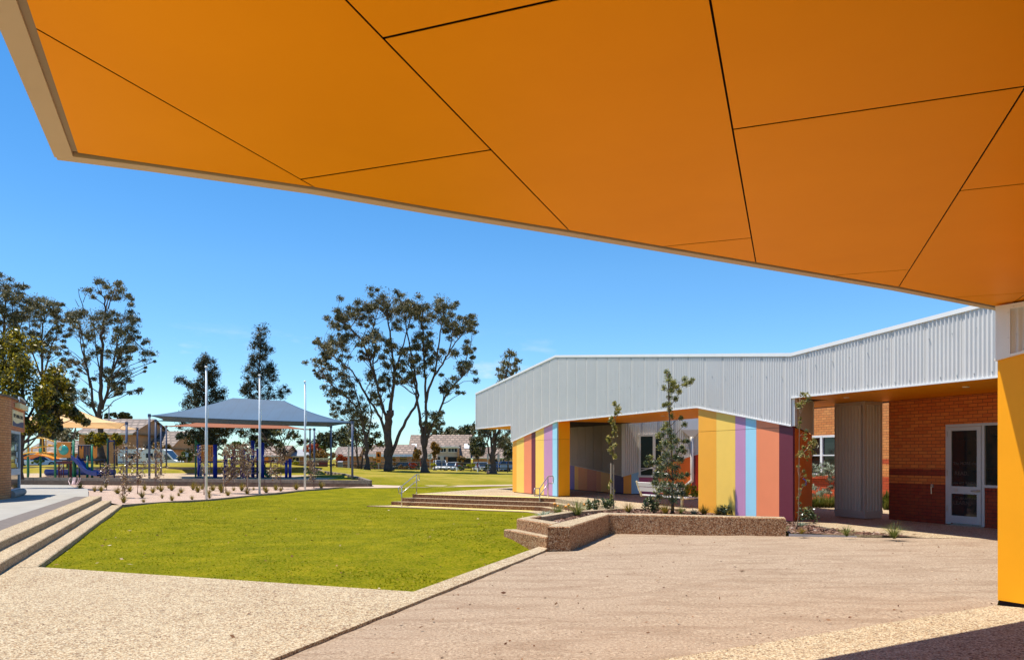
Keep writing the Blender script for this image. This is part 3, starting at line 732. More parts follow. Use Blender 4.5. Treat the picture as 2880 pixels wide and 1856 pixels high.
LB.part('sill_bricks', mb, m_brickx, world=False)
fr_ = MB(); e = .06
fr_.box(td0, td0+.05, yw-.02, yw+.1, fz-.01, zdt); fr_.box(td1-.05, td1+.02, yw-.02, yw+.1, fz-.01, zdt); fr_.box(td0+.05, td1-.05, yw-.02, yw+.1, zdt-.06, zdt); fr_.box(td1+.02, tw1, yw-.021, yw+.1, zdt-.06, zdt); fr_.box(td1+.02, tw1, yw-.021, yw+.1, zsill, zsill+.06)
LB.part('door_frame', fr_, m_alu, world=False)
d0, d1 = td0+.058, td1-.058; zmid = z_of(1376, td0, yw); dr = MB()
dr.box(d0, d0+.1, yw-.03, yw+.02, fz+.02, zdt-.07); dr.box(d1-.1, d1, yw-.03, yw+.02, fz+.02, zdt-.07); dr.box(d0+.1, d1-.1, yw-.03, yw+.02, zdt-.16, zdt-.07); dr.box(d0+.1, d1-.1, yw-.03, yw+.02, fz+.02, fz+.2); dr.box(d0+.1, d1-.1, yw-.03, yw+.02, zmid-.09, zmid+.09)
door = LB.part('door', dr, m_alu, world=False)
mb = MB(); mb.box(d0+.09, d1-.09, yw-.008, yw+.004, fz+.1, zdt-.1); LB.part('pane', mb, m_glass, parent=door, world=False)
mb = MB(); mb.tube([(d1-.05, yw-.03, zmid), (d1-.05, yw-.085, zmid), (d1-.2, yw-.09, zmid-.005)], .014, 8); mb.lathe((d1-.05, yw-.045, zmid-.0), [(0,-.03),(.03,-.02),(.03,.02),(0,.03)], 10); LB.part('handle', mb, m_steel, parent=door, world=False, smooth=True); LB.part('lock', MB().box(d0+.2, d0+.26, yw-.04, yw-.03, zmid-.03, zmid+.03), m_steel, parent=door, world=False)
for z in (fz+.3, zmid+.35, zdt-.3): LB.part('hinge', MB().box(td0+.035, td0+.065, yw-.045, yw-.03, z, z+.13), m_steel, parent=door, world=False)
for z in np.linspace(fz+.15, zdt-.25, 8): LB.part('screw', MB().lathe((d1-.03, yw-.032, float(z)), [(0,-.006),(.006,-.004),(.006,.004),(0,.006)], 6), m_steel, parent=door, world=False)
m_letter = paint('black lettering', lin(16,12,10), .6)
m_letter_l = paint('grey vinyl lettering', lin(70,54,44), .5)
cx = (d0+d1)/2; zz0 = zdt-.95; Wd = d1-d0-.2
for body, size, dx, z in (('The MORE that', .105, .04, zz0), ('READ,', .14, -.12, zz0-.24), ('you will KNOW', .105, .03, zz0-.47), ('The MORE', .125, -.08, zz0-.68), ('LEARN,', .15, -.1, zz0-.95), ('that', .09, .25, zz0-.82), ('LIBRARY', .09, .0, zmid-.2)):
    tm = text_mb(body, size*.92); place(tm, (cx+dx*.6, yw-.011, z), (1,0,0), (0,0,1), (0,-1,0)); LB.part('lettering', tm, m_letter_l, parent=door, world=False)
m_notice = paint('yellow notice', lin(150,140,50), .6, var=.3, scale=9)
mb = MB(); mb.box(td1+.02, tw1, yw+.03, yw+.04, zsill+.06, zdt-.06); LB.part('side_window_pane', mb, m_glass, world=False)
mb = MB(); mb.tube([(td0-.36, yw-.03, 1.02), (td0-.36, yw-.06, 1.0), (td0-.36, yw-.05, .82)], .012, 6); mb.box(td0-.39, td0-.33, yw-.035, yw, .98, 1.06); LB.part('tap', mb, m_steel, world=False)

# far brick wing across the courtyard
yc = 7.2; ta, tb_ = t_of(2240, yc), t_of(2545, yc)
CW = Thing('courtyard_wing', 'sunlit orange brick wing with a dark window seen behind the corrugated column', 'building', A0, ROT)
wz0, wz1 = z_of(1336, t_of(2310,yc), yc), z_of(1224, t_of(2310,yc), yc); twA, twB = t_of(2262, yc), t_of(2400, yc)
mb = MB(); mb.box(ta-2, twA, yc, yc+.24, 0, 3.7); mb.box(twA, twB, yc, yc+.24, 0, wz0-.1); mb.box(twA, twB, yc, yc+.24, wz1, 3.7); mb.box(twB, tb_+3, yc, yc+.24, 0, 3.7); CW.part('brick_wall', mb, m_brick2, world=False)
mb = MB(); mb.box(ta-2, tb_+3, yc-.03, yc+.5, 3.7, 3.9); CW.part('eave', mb, m_flash, world=False)
fr_ = MB(); tm_ = t_of(2310, yc)
fr_.box(twA, twA+.06, yc-.01, yc+.1, wz0, wz1); fr_.box(twB-.06, twB, yc-.01, yc+.1, wz0, wz1); fr_.box(tm_-.05, tm_+.05, yc-.012, yc+.1, wz0, wz1); fr_.box(twA+.06, twB-.06, yc-.005, yc+.1, wz1-.08, wz1); fr_.box(twA+.06, twB-.06, yc-.005, yc+.1, wz0, wz0+.06); fr_.box(twA+.06, twB-.06, yc+.0, yc+.1, (wz0+wz1)/2-.02, (wz0+wz1)/2+.02)
wo = CW.part('window', fr_, m_white, world=False); mb = MB(); mb.box(twA+.05, twB-.05, yc+.05, yc+.06, wz0, wz1); CW.part('pane', mb, m_glass, parent=wo, world=False)
mb = MB()
for i in range(int((twB-twA)/.088)):
    t = twA+i*.088; mb.box(t, t+.078, yc-.09, yc+.1, wz0-.12, wz0-.01)
CW.part('sill_bricks', mb, m_brick2, world=False)
mb = MB(); tp = t_of(2486, 6.0); mb.tube([(tp, 6.3, fz), (tp, 6.3, 2.2), (tp+.1, 6.3, 2.3)], .03, 8); solo_pts = mb
CW.part('pipe', mb, m_white, world=False)

# ------------------------------------------------------------------ left brick building with the sign
bl = (-17.75, 26.5)
dl = Vector((-.4345, .9007, 0)); B2 = Thing('prep_building', 'tan brick building with rounded corner and tall window beside the left steps', 'building', (bl[0], bl[1], 0), math.atan2(dl.y, dl.x))
# local: x along the wall going away, y = to the left/behind (inward), visible face at y=0 (faces -y)
hz = 3.82
mb = MB(); prof = []
for k in range(9):
    a = math.radians(k*90/8*.55); prof.append((-1.6*math.sin(a)-.35*k/8, .75*(1-math.cos(a))*1.1-.0))
prof = [(0,0)]+prof[1:]
poly = [(p[0], p[1]) for p in prof]
poly = [(.0,.0)]+[(-.4,.0),(-.9,.05),(-1.5,.22),(-2.2,.6),(-3.0,1.3),(-3.6,2.3)]
outer = poly; inner = [(x+.1, y+.3) for x, y in poly]
mb.prism(outer+inner[::-1], 0, hz); B2.part('brick_wall', mb, m_brickY if False else brick('tan curved brick', lin(216,148,90), lin(200,124,66), lin(76,50,38), axes='xz'), world=False)
m_brl = brick('tan fascia brick', lin(212,132,80), lin(190,106,60), lin(100,66,50), axes='xz')
zf0 = 2.72; xr = 3.15
mb = MB(); mb.box(.002, xr, -.0, .3, zf0, hz-.0); B2.part('brick_fascia', mb, m_brl, world=False)
mb = MB(); mb.prism([(-3.7,2.4),(-3.1,1.2),(-2.2,.5),(-1.5,.15),(-.9,-.02),(-.4,-.05),(xr+.03,-.05),(xr+.03,.35),(xr,6),(-3,6)], hz, hz+.07); B2.part('parapet_cap', mb, m_timber, world=False)
mb = MB(); mb.box(.3, xr, .34, 6, 0, hz-.1); mb.box(-2.4, .3, 1.4, 6, 0, hz-.1); B2.part('wall_core', mb, paint('dim interior', lin(60,56,54), .8), world=False)
wl_, zw0, zw1, zm = 2.35, .50, zf0, 1.22
fr_ = MB(); fr_.box(.01, .09, .03, .12, zw0, zw1); fr_.box(wl_-.12, wl_, .03, .12, zw0, zw1); fr_.box(.09, wl_-.12, .03, .12, zw1-.1, zw1-.002); fr_.box(.09, wl_-.12, .03, .12, zm-.12, zm+.1); fr_.box(.09, wl_-.12, .03, .12, zw0, zw0+.09)
m_alul = paint('pale grey frame', lin(176,190,200), .45, .1)
wo = B2.part('window', fr_, m_alul, world=False); mb = MB(); mb.box(.08, wl_-.1, .07, .08, zw0+.05, zw1-.05); B2.part('pane', mb, glass('blue green glass', lin(30,50,54)), parent=wo, world=False)
for x, z, a, c in ((1.3,2.0,.3,.22),(1.6,1.75,.28,.2),(1.35,1.5,.34,.2),(1.7,1.38,.26,.16)): B2.part('paper_notice', MB().box(x, x+a, .062, .068, z, z+c), paint('paper', lin(170,190,200), .7), parent=wo, world=False)
mb = MB(); mb.tube([(-.05,.0,.42), (wl_+.25,.0,.42)], .14, 12); mb.box(-.05, wl_+.25, -.02, .25, .2, .42); B2.part('window_sill', mb, m_conc, world=False)
mb = MB(); mb.box(wl_, wl_+.25, .12, .34, .2, zf0); B2.part('side_panel', mb, m_alul, world=False)
mb = MB(); mb.box(.75, 2.9, -.16, -.01, 3.55, 3.72); B2.part('wall_light', mb, paint('cream light cover', lin(226,206,150), .5), world=False)
mb = MB(); mb.tube([(1.4,-.05,3.8),(1.5,-.03,3.98),(2.2,-.03,3.98),(2.9,-.04,3.9)], .03, 8); B2.part('conduit', mb, m_alul, world=False)
# sign on the fascia
SG = Thing('wall_sign', 'cream sign with dark lettering and navy wave on the brick building at left', 'sign', (bl[0], bl[1], 0), math.atan2(dl.y, dl.x))
m_cream = paint('cream sign board', lin(236,214,160), .5); m_navy = paint('navy wave', lin(28,34,84), .45)
x0_, x1_, sz0, sz1 = .12, 2.6, 2.86, 3.45
mb = MB(); mb.box(x0_, x1_, -.03, -.005, sz0, sz1); SG.part('board', mb, m_cream, world=False)
mb = MB(); top = [(x0_+(x1_-x0_)*k/24, -.034, sz0+.17+.05*math.sin(-k/24*6.0+.6)) for k in range(25)]
mb.loft([[(p[0],p[1],sz0+.004), p] for p in top]); mb.loft([[p, (p[0], -.03, p[2])] for p in top]); SG.part('wave', mb, m_navy, world=False)
tm = text_mb('PREP LEARNING CENTRE', .165, .003); w_ = max(v[0] for v in tm.v)-min(v[0] for v in tm.v); tm.v = [(v[0]*2.15/w_, v[1]*1.15, v[2]) for v in tm.v]
place(tm, ((x0_+x1_)/2, -.033, 3.24), (1,0,0), (0,0,1), (0,-1,0)); SG.part('lettering', tm, m_letter, world=False)
# ------------------------------------------------------------------ steps and planter
T = Thing('concrete_steps', 'three long exposed aggregate steps along the left edge of the lawn', 'steps', (*st(-2.5, 20), 0))
def ragged(a, s0, s1, n=60):
    return [st(a+random.uniform(-.006,.006), s0+(s1-s0)*k/n) for k in range(n+1)]
for (ca, cb, z, s1, zl) in ((-2.515,-2.14,0.002,30.9,-.5), (-2.865,-2.51,.155,31.2,-.5), (-3.31,-2.86,.302,31.65,-.5)):
    mb = MB(); s0 = 13.76 if z < .1 else 5.5
    f = ragged(cb, s0, s1); f2 = [(p[0]-nS[0]*.015, p[1]-nS[1]*.015) for p in f]
    bk_ = [st(ca, s1), st(ca, s0)]; n = len(f)
    vs = [(p[0],p[1],zl) for p in f]+[(p[0],p[1],z-.015) for p in f]+[(p[0],p[1],z) for p in f2]+[(*bk_[0],z),(*bk_[1],z),(*bk_[0],zl),(*bk_[1],zl)]
    fs = [(i,i+1,n+i+1,n+i) for i in range(n-1)]+[(n+i,n+i+1,2*n+i+1,2*n+i) for i in range(n-1)]
    fs += [tuple(range(2*n,3*n))+(3*n,3*n+1), (n-1,3*n+2,3*n,3*n-1,2*n-1), (0,n,2*n,3*n+1,3*n+3), (3*n+2,3*n+3,3*n+1,3*n)]
    mb.add(vs, fs); T.part('step', mb, m_aggstep if 'm_aggstep' in globals() else m_agg)

# stairs up to the terrace, wrapping round toward the planter
S2 = Thing('terrace_stairs', 'broad stairs with dark brown risers leading from the lawn to the terrace', 'stairs', (-1.3,31.2,-.4))
v12 = Vector((P2[0]-P1[0], P2[1]-P1[1])).normalized(); n12 = Vector((v12.y, -v12.x)); v23 = Vector((P3[0]-P2[0], P3[1]-P2[1])).normalized(); n23 = Vector((v23.y, -v23.x))
m_yline = paint('pale yellow nosing', lin(238,214,120), .6, var=.08, scale=6)
def off_corner(k):                               # inner corner of the offset of both edges
    a = Vector(P1)+n12*k; b_ = Vector(P2)+n23*k
    den = v12.x*v23.y-v12.y*v23.x; w = b_-a; s = (w.x*v23.y-w.y*v23.x)/den; return a+v12*s
for i, z in enumerate((-.04, -.20, -.36)):
    k = .32*(i+1) if i < 2 else 1.55
    L0 = Vector(P1)+n12*k-v12*(.34*(i+1) if i < 2 else 1.3); Cn = off_corner(k) if i < 2 else off_corner(1.35); R0 = Vector(P3)+n23*(k if i < 2 else .75)+v23*(-.1 if i < 2 else -1.4)
    inner = [tuple(P3), tuple(P2), tuple(P1)]
    poly = [tuple(L0), tuple(Cn), tuple(R0), (P3[0]+.05,P3[1]+.0), (P2[0]+.05,P2[1]+.1), (P1[0]+.05, P1[1]+.1)]
    mb = MB(); mb.prism(poly, -.75, z); S2.part('step', mb, m_aggw)
    mb = MB(); lo = [(p[0]-n12.x*0, p[1]) for p in poly]; mb.prism([(p[0], p[1]) for p in poly], z+.001, z+.005); S2.part('tread', mb, m_agg)
mb = MB(); q = Vector(P1); a_ = q+n12*1.05-v12*.5; c_ = off_corner(.98)-v12*.2
mb.prism([tuple(a_), tuple(c_), tuple(c_-n12*.32), tuple(a_-n12*.3)], -.354, -.350)
mb.prism([tuple(q-n12*.02), tuple(Vector(P2)-n12*.02), tuple(Vector(P2)-n12*.4), tuple(q-n12*.4+v12*.2)], .121, .125); S2.part('nosing_strip', mb, m_yline)
mb = MB(); o1 = q+n12*.004; o2 = Vector(P2)+n12*.004+v12*-.0; o3 = Vector(P3)+n23*.004
mb.prism([tuple(q), tuple(Vector(P2)), tuple(o2), tuple(o1)], -.2, .117); S2.part('riser', mb, m_aggw)

PLT = Thing('planter_wall', 'low exposed aggregate planter wall with angled corner beside the sand court', 'planter', (1.5,15.5,0))
zt_ = .425
blk_poly = [(.664,13.97), (1.087,13.98), (2.23,17.12), (5.86,16.0), (5.96,16.33), (2.08,17.62), (.952,14.94), (.787,14.5)]
def bev_prism(mb, poly, z0, z1, b=.018):
    n = len(poly); a = sum(poly[i][0]*poly[(i+1)%n][1]-poly[(i+1)%n][0]*poly[i][1] for i in range(n)); P = poly if a > 0 else poly[::-1]
    ins = []
    for i in range(n):
        p0, p1, p2 = Vector(P[i-1]), Vector(P[i]), Vector(P[(i+1)%n]); d1 = (p1-p0).normalized(); d2 = (p2-p1).normalized()
        m1 = Vector((-d1.y, d1.x)); m2 = Vector((-d2.y, d2.x)); q = (m1+m2); q = q/(max(.3, q.dot(m1)))
        ins.append(p1+q*b)
    rows = [[(p[0],p[1],z0) for p in P], [(p[0],p[1],z1-b) for p in P], [(p[0],p[1],z1) for p in ins]]
    mb.loft(rows, True); mb.add([(p[0],p[1],z1) for p in ins], [tuple(range(n))]); mb.top = ins; return mb
m_aggp = aggregate('planter aggregate', [(0, lin(104,56,30)), (.3, lin(176,116,72)), (.65, lin(210,156,108)), (1, lin(236,202,160))], 50, .12, .8, .011, k=.80)
def cap_face(mb, poly, z): mb.prism(poly, z+.001, z+.004); return mb
def with_top(poly, z0, z1):
    mb = bev_prism(MB(), poly, z0, z1); w_ = PLT.part('wall', mb, m_aggp); t_ = MB(); t_.prism([(p[0],p[1]) for p in mb.top], z1+.0005, z1+.003); PLT.part('sunlit_top', t_, m_agg, parent=w_)  # paler sheet on top: the steep sun's brightness is put into its colour
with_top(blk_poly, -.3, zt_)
arm = [(.10,15.9),(.787,14.5),(.955,14.95),(.43,16.25)]
arm2 = [(.10,15.9),(.43,16.25),(.62,16.62),(.47,16.75)]
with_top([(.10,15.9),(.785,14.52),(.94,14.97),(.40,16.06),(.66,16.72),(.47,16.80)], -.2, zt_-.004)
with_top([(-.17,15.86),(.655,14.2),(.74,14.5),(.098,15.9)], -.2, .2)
# paler tops, coloured as the steep sun lights them
tops = MB(); ins = lambda poly, k: [(p[0]*(1-k)+sum(q[0] for q in poly)/len(poly)*k, p[1]*(1-k)+sum(q[1] for q in poly)/len(poly)*k) for p in poly]
# back kerb of the planter
kb = MB(); kb.prism([(.47,16.8),(.68,16.70),(1.55,19.0),(3.5,22.5),(3.3,22.75),(1.3,19.1)], -.4, [.40,.40,.34,.2,.2,.34]); PLT.part('kerb', kb, m_agg)
kb = MB(); kb.prism([(3.28,24.2),(3.3,22.76),(3.52,22.52),(5.2,22.4),(5.25,22.75),(3.7,23.2)], -.4, .19); PLT.part('kerb', kb, m_agg)
# mulch soil inside and right of the planter
mb = MB()
soil = [(.62,16.6),(.5,16.0),(.97,15.0),(2.06,17.6),(5.9,16.4),(7.0,18.6),(5.55,22.1),(5.2,22.45),(3.5,22.55),(1.52,19.0)]
def soil_z(x, y): return .27-.012*(y-16)-.035*max(0, x-3)+mn.noise((x*2.2,y*2.2,1))*.035
cxs, cys = 3.2, 18.6; rows = []
for k in range(13):
    r = []
    for i in range(len(soil)):
        p, q = soil[i], soil[(i+1)%len(soil)]
        for s_ in range(8):
            g = s_/8; x = p[0]+(q[0]-p[0])*g; y = p[1]+(q[1]-p[1])*g; x = cxs+(x-cxs)*k/12; y = cys+(y-cys)*k/12; r.append((x, y, float(soil_z(x, y))))
    rows.append(r)
mb.loft(rows, True); struct('planter_soil', mb, m_mulch, True)
# flat garden strip between the planter end and the passage
strip = [(5.9,16.02),(6.0,16.35),(7.0,18.62),(7.05,18.1),(7.28,16.95),(7.84,15.72),(8.45,15.30)]
mb = MB(); cx_, cy_ = 6.9, 16.6; rows = []
for k in range(9):
    r = []
    for i in range(len(strip)):
        p, q = strip[i], strip[(i+1)%len(strip)]
        for s_ in range(6):
            g = s_/6; x = p[0]+(q[0]-p[0])*g; y = p[1]+(q[1]-p[1])*g; x = cx_+(x-cx_)*k/8; y = cy_+(y-cy_)*k/8; r.append((x, y, .105+.03*(1-k/8)+mn.noise((x*3,y*3,2))*.03))
    rows.append(r)
mb.loft(rows, True); struct('garden_soil', mb, m_mulch, True)
mb = MB(); mb.bar((5.92,15.99,.045), (7.2,15.61,.035), .02, .1); solo('steel_edging', mb, m_alu, 'thin metal edging strip between sand and mulch right of the planter', 'edging', (5.92,15.99,0))
# chips of mulch
rng = np.random.default_rng(21); n = 5200; X = rng.uniform(.4, 8.4, n); Y = rng.uniform(14.9, 22.6, n)
k1 = inside(X, Y, soil); k2 = inside(X, Y, strip); k = k1|k2; Z = np.array([soil_z(x, y) if a else .13 for x, y, a in zip(X[k], Y[k], k1[k])])
pts = np.stack([X[k], Y[k], Z+.012], 1); a = rng.uniform(0, 6.28, len(pts)); l = rng.uniform(.015, .06, len(pts))
e1 = np.stack([np.cos(a)*l, np.sin(a)*l, rng.normal(0,.012,len(a))], 1); e2 = np.stack([-np.sin(a)*l*.4, np.cos(a)*l*.4, rng.normal(0,.012,len(a))], 1)
m_chip = leafmat('bark chip', [(0, lin(52,30,22)), (.5, lin(110,72,54)), (.85, lin(170,132,110)), (1, lin(214,196,180))], .0, .8, .2)
tag(link('mulch_chips', quads_mesh('mulch_chips', np.stack([pts-e1, pts+e2, pts+e1, pts-e2], 1), m_chip)), kind='stuff')

# ------------------------------------------------------------------ handrails
def handrail(lo, hi, label, sgn):
    lo, hi = Vector(lo), Vector(hi); d = Vector((hi.x-lo.x, hi.y-lo.y, 0)).normalized(); h = .86
    T = Thing('handrail', label, 'handrail', tuple(lo), group='handrails at the ends of the stairs')
    for p in (lo, hi):
        T.part('post', MB().tube([p-Vector((0,0,.05)), p+Vector((0,0,h))], .024, 10), m_steel, smooth=True)
    for p in (lo, hi): T.part('base_flange', MB().lathe(tuple(p), [(0,.0),(.05,.0),(.05,.012),(0,.012)], 12), m_steel)
    tl_, tm_ = Vector((0,0,h)), Vector((0,0,h*.66))
    a = .32
    pts = [lo+tm_, lo+tm_-d*a*.9, lo+tm_-d*a+Vector((0,0,.05)), lo+tl_-d*a-Vector((0,0,.05)), lo+tl_-d*a*.9, lo+tl_, hi+tl_, hi+tl_+d*a*.9, hi+tl_+d*a-Vector((0,0,.05)), hi+tm_+d*a+Vector((0,0,.05)), hi+tm_+d*a*.9, hi+tm_, lo+tm_]
    T.part('rail', MB().tube(pts, .021, 10), m_steel, smooth=True)
p1 = at_z(1129.7,1423.5,-.36); p2 = at_z(1171.5,1387,.12); handrail(p1, p2, 'steel handrail at the left end of the stairs, standing against the lawn', -1)
p1 = at_z(1518,1433,-.355); p2 = at_z(1541,1398.5,.12); handrail(p1, p2, 'steel handrail at the right end of the stairs, in front of the striped wall', 1)

# ------------------------------------------------------------------ bench
Bn = Thing('bench', 'pale metal slatted bench standing in the porch behind the planter', 'bench', (4.7,25.8,fz), ROT, None)
mb_x0, mb_x1 = -.42, 2.2
mbs = [MB().box(mb_x0, mb_x1, -.02+i*.15, .115+i*.15, .30, .335) for i in range(3)]
for m_ in mbs: Bn.part('seat_slat', m_, m_flash, world=False)
for i in range(2):
    z = .46+i*.17; y = -.10-i*.06
    m_ = MB(); m_.v = []; m_.add([(mb_x0,y,z),(mb_x1,y,z),(mb_x1,y-.045,z+.14),(mb_x0,y-.045,z+.14),(mb_x0,y-.03,z-.01),(mb_x1,y-.03,z-.01),(mb_x1,y-.075,z+.13),(mb_x0,y-.075,z+.13)], [(0,1,2,3),(7,6,5,4),(0,4,5,1),(1,5,6,2),(2,6,7,3),(3,7,4,0)]); Bn.part('back_slat', m_, m_flash, world=False)
m_cr = paint('cream powder coat', lin(222,206,160), .45)
for x in (.0, 1.7):
    Bn.part('leg', MB().tube([(x,.17,0),(x,.17,.30)], .05, 10), m_cr, world=False, smooth=True)
    Bn.part('arm_frame', MB().bar((x-.35 if x < 1 else x+.35,.38,.285), (x-.35 if x < 1 else x+.35,-.03,.285), .05, .03).bar((x-.35 if x < 1 else x+.35,-.04,.27), (x-.35 if x < 1 else x+.35,-.25,.80), .05, .05), m_cr, world=False)

# ------------------------------------------------------------------ flagpoles
fpl = ['nearest white flagpole, left of the other two in front of the blue shade sail', 'middle white flagpole in front of the blue shade sail', 'farthest white flagpole, standing at the right end of the blue shade sail']
for (u, v, vt, z, lab) in ((580,1405.5,1033,-.17,fpl[0]), (730,1391,1056,-.13,fpl[1]), (857.5,1378,1073.5,-.04,fpl[2])):
    x, y, _ = at_z(u, v, z); h = H-(vt-CV)/F*y-z
    T = Thing('flagpole', lab, 'flagpole', (x,y,z), 0, 'flagpoles between lawn and gravel bed')
    T.part('pole', MB().tube([(0,0,-.1),(0,0,h*.52),(0,0,h*.53),(0,0,h)], [.058,.054,.045,.036], 12), m_white, world=False, smooth=True)
    T.part('cap', MB().lathe((0,0,h), [(0,0),(.075,0),(.078,.03),(.06,.05),(0,.06)], 14), m_white, world=False)
    T.part('halyard', MB().tube([(.07,-.02,1.1),(.075,-.02,h*.6),(.09,-.02,h*.68),(.05,-.02,h*.98)], .009, 5).tube([(.085,.0,h*.62),(.10,-.02,h*.66),(.08,0,h*.71)], .022, 6), m_white, world=False)
    T.part('cleat', MB().box(-.065,-.035,-.085,-.05,1.08,1.2).box(-.08,.0,-.10,-.08,1.12,1.16), m_navy, world=False)

# ------------------------------------------------------------------ timber walls of the playground
def timber_wall(pts, h, th, label, postside=None, zb=-.25):
    T = Thing('timber_wall', label, 'wall', (*pts[0][:2], 0))
    for (a, c) in zip(pts[:-1], pts[1:]):
        a, c = Vector(a), Vector(c); L = (c-a).to_2d().length; nseg = max(1, int(L/3.2)); ncourse = 3
        for i in range(nseg):
            p, q = a.lerp(c, i/nseg), a.lerp(c, (i+1)/nseg); dv = (q-p).normalized()*.006
            for k in range(ncourse):
                jt = random.uniform(-.012, .012); n2 = Vector((-dv.y, dv.x, 0)).normalized()*jt; hz_ = h/ncourse
                off = Vector((0,0,-h+hz_*(k+.5)))
                T.part('sleeper', MB().bar(p+dv+n2+off, q-dv+n2+off, th, hz_-.012), m_timber if k < 2 else m_timber2)
    if postside:
        for (a, c) in zip(pts[:-1], pts[1:]):
            a, c = Vector(a), Vector(c); L = (c-a).length; nn = Vector((-(c-a).y, (c-a).x, 0)).normalized()*postside
            for i in range(int(L/1.6)+1):
                p = a.lerp(c, min(1, i*1.6/L)); T.part('post', MB().bar(p+nn*(th*.9)-Vector((0,0,h+.1)), p+nn*(th*.9)-Vector((0,0,.03)), .12, .10), m_timber2)
    return T
w0_, w1_ = wall_pt(-20), wall_pt(1041)
timber_wall([(*w0_, .47), (*w1_, .45)], .62, .16, 'long weathered timber sleeper wall between gravel bed and playground')
timber_wall([(-8.15,43.15,.45), (-10.6,50.9,.50), (-12.8,57.2,.56), (-16.7,66.2,.62), (-19.2,72,.86)], .7, .16, 'curved timber retaining wall with posts at the right side of the playground', 1)
timber_wall([(-19.2,72.1,.88), (-60,73,.9)], .75, .18, 'dark timber retaining wall along the back of the playground', -1)

# ------------------------------------------------------------------ shade sails
def sail(name, label, corners, ridge, mat, dip, post_r=.075, zb=.25, group='shade sails over the playground', nside=.9):
    cs = [Vector(c) for c in corners]; r0, r1 = Vector(ridge[0]), Vector(ridge[1])
    T = Thing(name, label, 'shade sail', (cs[0].x, cs[0].y, zb), 0, group)
    n = 24; ring = []                               # edge with concave scallops
    ctr = sum(cs, Vector())/4
    for i in range(4):
        p, q = cs[i], cs[(i+1)%4]; mid = (p+q)/2; inw = (ctr-mid); inw.z = 0; inw.normalize(); L = (q-p).length; k = (dip[i % 2])
        for j in range(n):
            t = j/n; w = 4*t*(1-t); ring.append(p.lerp(q, t)+inw*w*L*k[0]+Vector((0,0,-w*L*k[1])))
    tot = len(ring); rows = []
    for m_ in range(13):
        s_ = m_/12; r = []
        for i, p in enumerate(ring):
            side = i//n; t = (i % n)/n
            if side == 0: top = r0.lerp(r1, t)
            elif side == 1: top = r1
            elif side == 2: top = r1.lerp(r0, t)
            else: top = r0
            q = p.lerp(top, s_); q.z -= .35*(p-top).length*.16*4*s_*(1-s_)*.5
            r.append(tuple(q))
        rows.append(r)
    mb = MB(); mb.loft(rows, True); T.part('canopy', mb, mat, smooth=True)
    hem = MB(); hem.tube([tuple(p) for p in ring+[ring[0]]], .022, 6); T.part('edge_cable', hem, mat)
    for c in cs:
        T.part('post', MB().tube([(c.x, c.y, zb-.1), (c.x, c.y, c.z+.06)], post_r, 12), m_post, smooth=True)
        T.part('post_cap', MB().tube([(c.x, c.y, c.z-.12), (c.x, c.y, c.z+.1)], post_r*1.35, 12), m_post)
    return T
def clothmat(name, col, tr):
    m, nt, b = nodes(name); co = objco(nt)
    c = mixc(nt, ramp(nt, noise(nt, .8, 4, co), [(.3, 0), (.7, 1)]), sc(col, .9), sc(col, 1.08))
    wv = N(nt, 'ShaderNodeTexWave', Scale=.35, Distortion=1.0, Detail=2.0); nt.links.new(co, wv.inputs['Vector'])
    c = mixc(nt, ramp(nt, wv.outputs[0], [(0, .16), (.06, 0)]), c, sc(col, .5))
    nt.links.new(c, b.inputs['Base Color']); b.inputs['Roughness'].default_value = .7
    t = N(nt, 'ShaderNodeBsdfTranslucent'); nt.links.new(c, t.inputs['Color']); mx = N(nt, 'ShaderNodeMixShader'); mx.inputs[0].default_value = tr
    nt.links.new(b.outputs[0], mx.inputs[1]); nt.links.new(t.outputs[0], mx.inputs[2]); nt.links.new(mx.outputs[0], nt.nodes['Material Output'].inputs[0]); return m
m_sblue = clothmat('blue shade cloth', lin(44,78,106), .02); m_stan = clothmat('sand shade cloth', lin(238,196,140), .35); m_sorg = clothmat('rust shade cloth', lin(150,84,40), .2)
sail('shade_sail', 'large blue hipped shade sail on grey posts over the climbing frame',
     [at(420,1168,51), at(991,1188,49), at(931,1199,57), at(438,1183,58.6)], (at(655,1119,53.5), at(800,1127,53)), m_sblue, ((.018,.004),(.10,.012)))
sail('shade_sail', 'rust coloured shade sail hanging just behind the blue one',
     [at(453,1198,65), at(884,1207,63.5), at(872,1207,72), at(468,1199,73)], (at(600,1178,69), at(760,1183,69)), m_sorg, ((.02,.0),(.09,.006)))
sail('shade_sail', 'sand coloured peaked shade sail over the slide at the far left',
     [at(20,1180,54), at(356,1190,52), at(386,1206,62), at(80,1198,63)], (at(196,1146,57), at(204,1146,57)), m_stan, ((.03,.004),(.09,.02)))

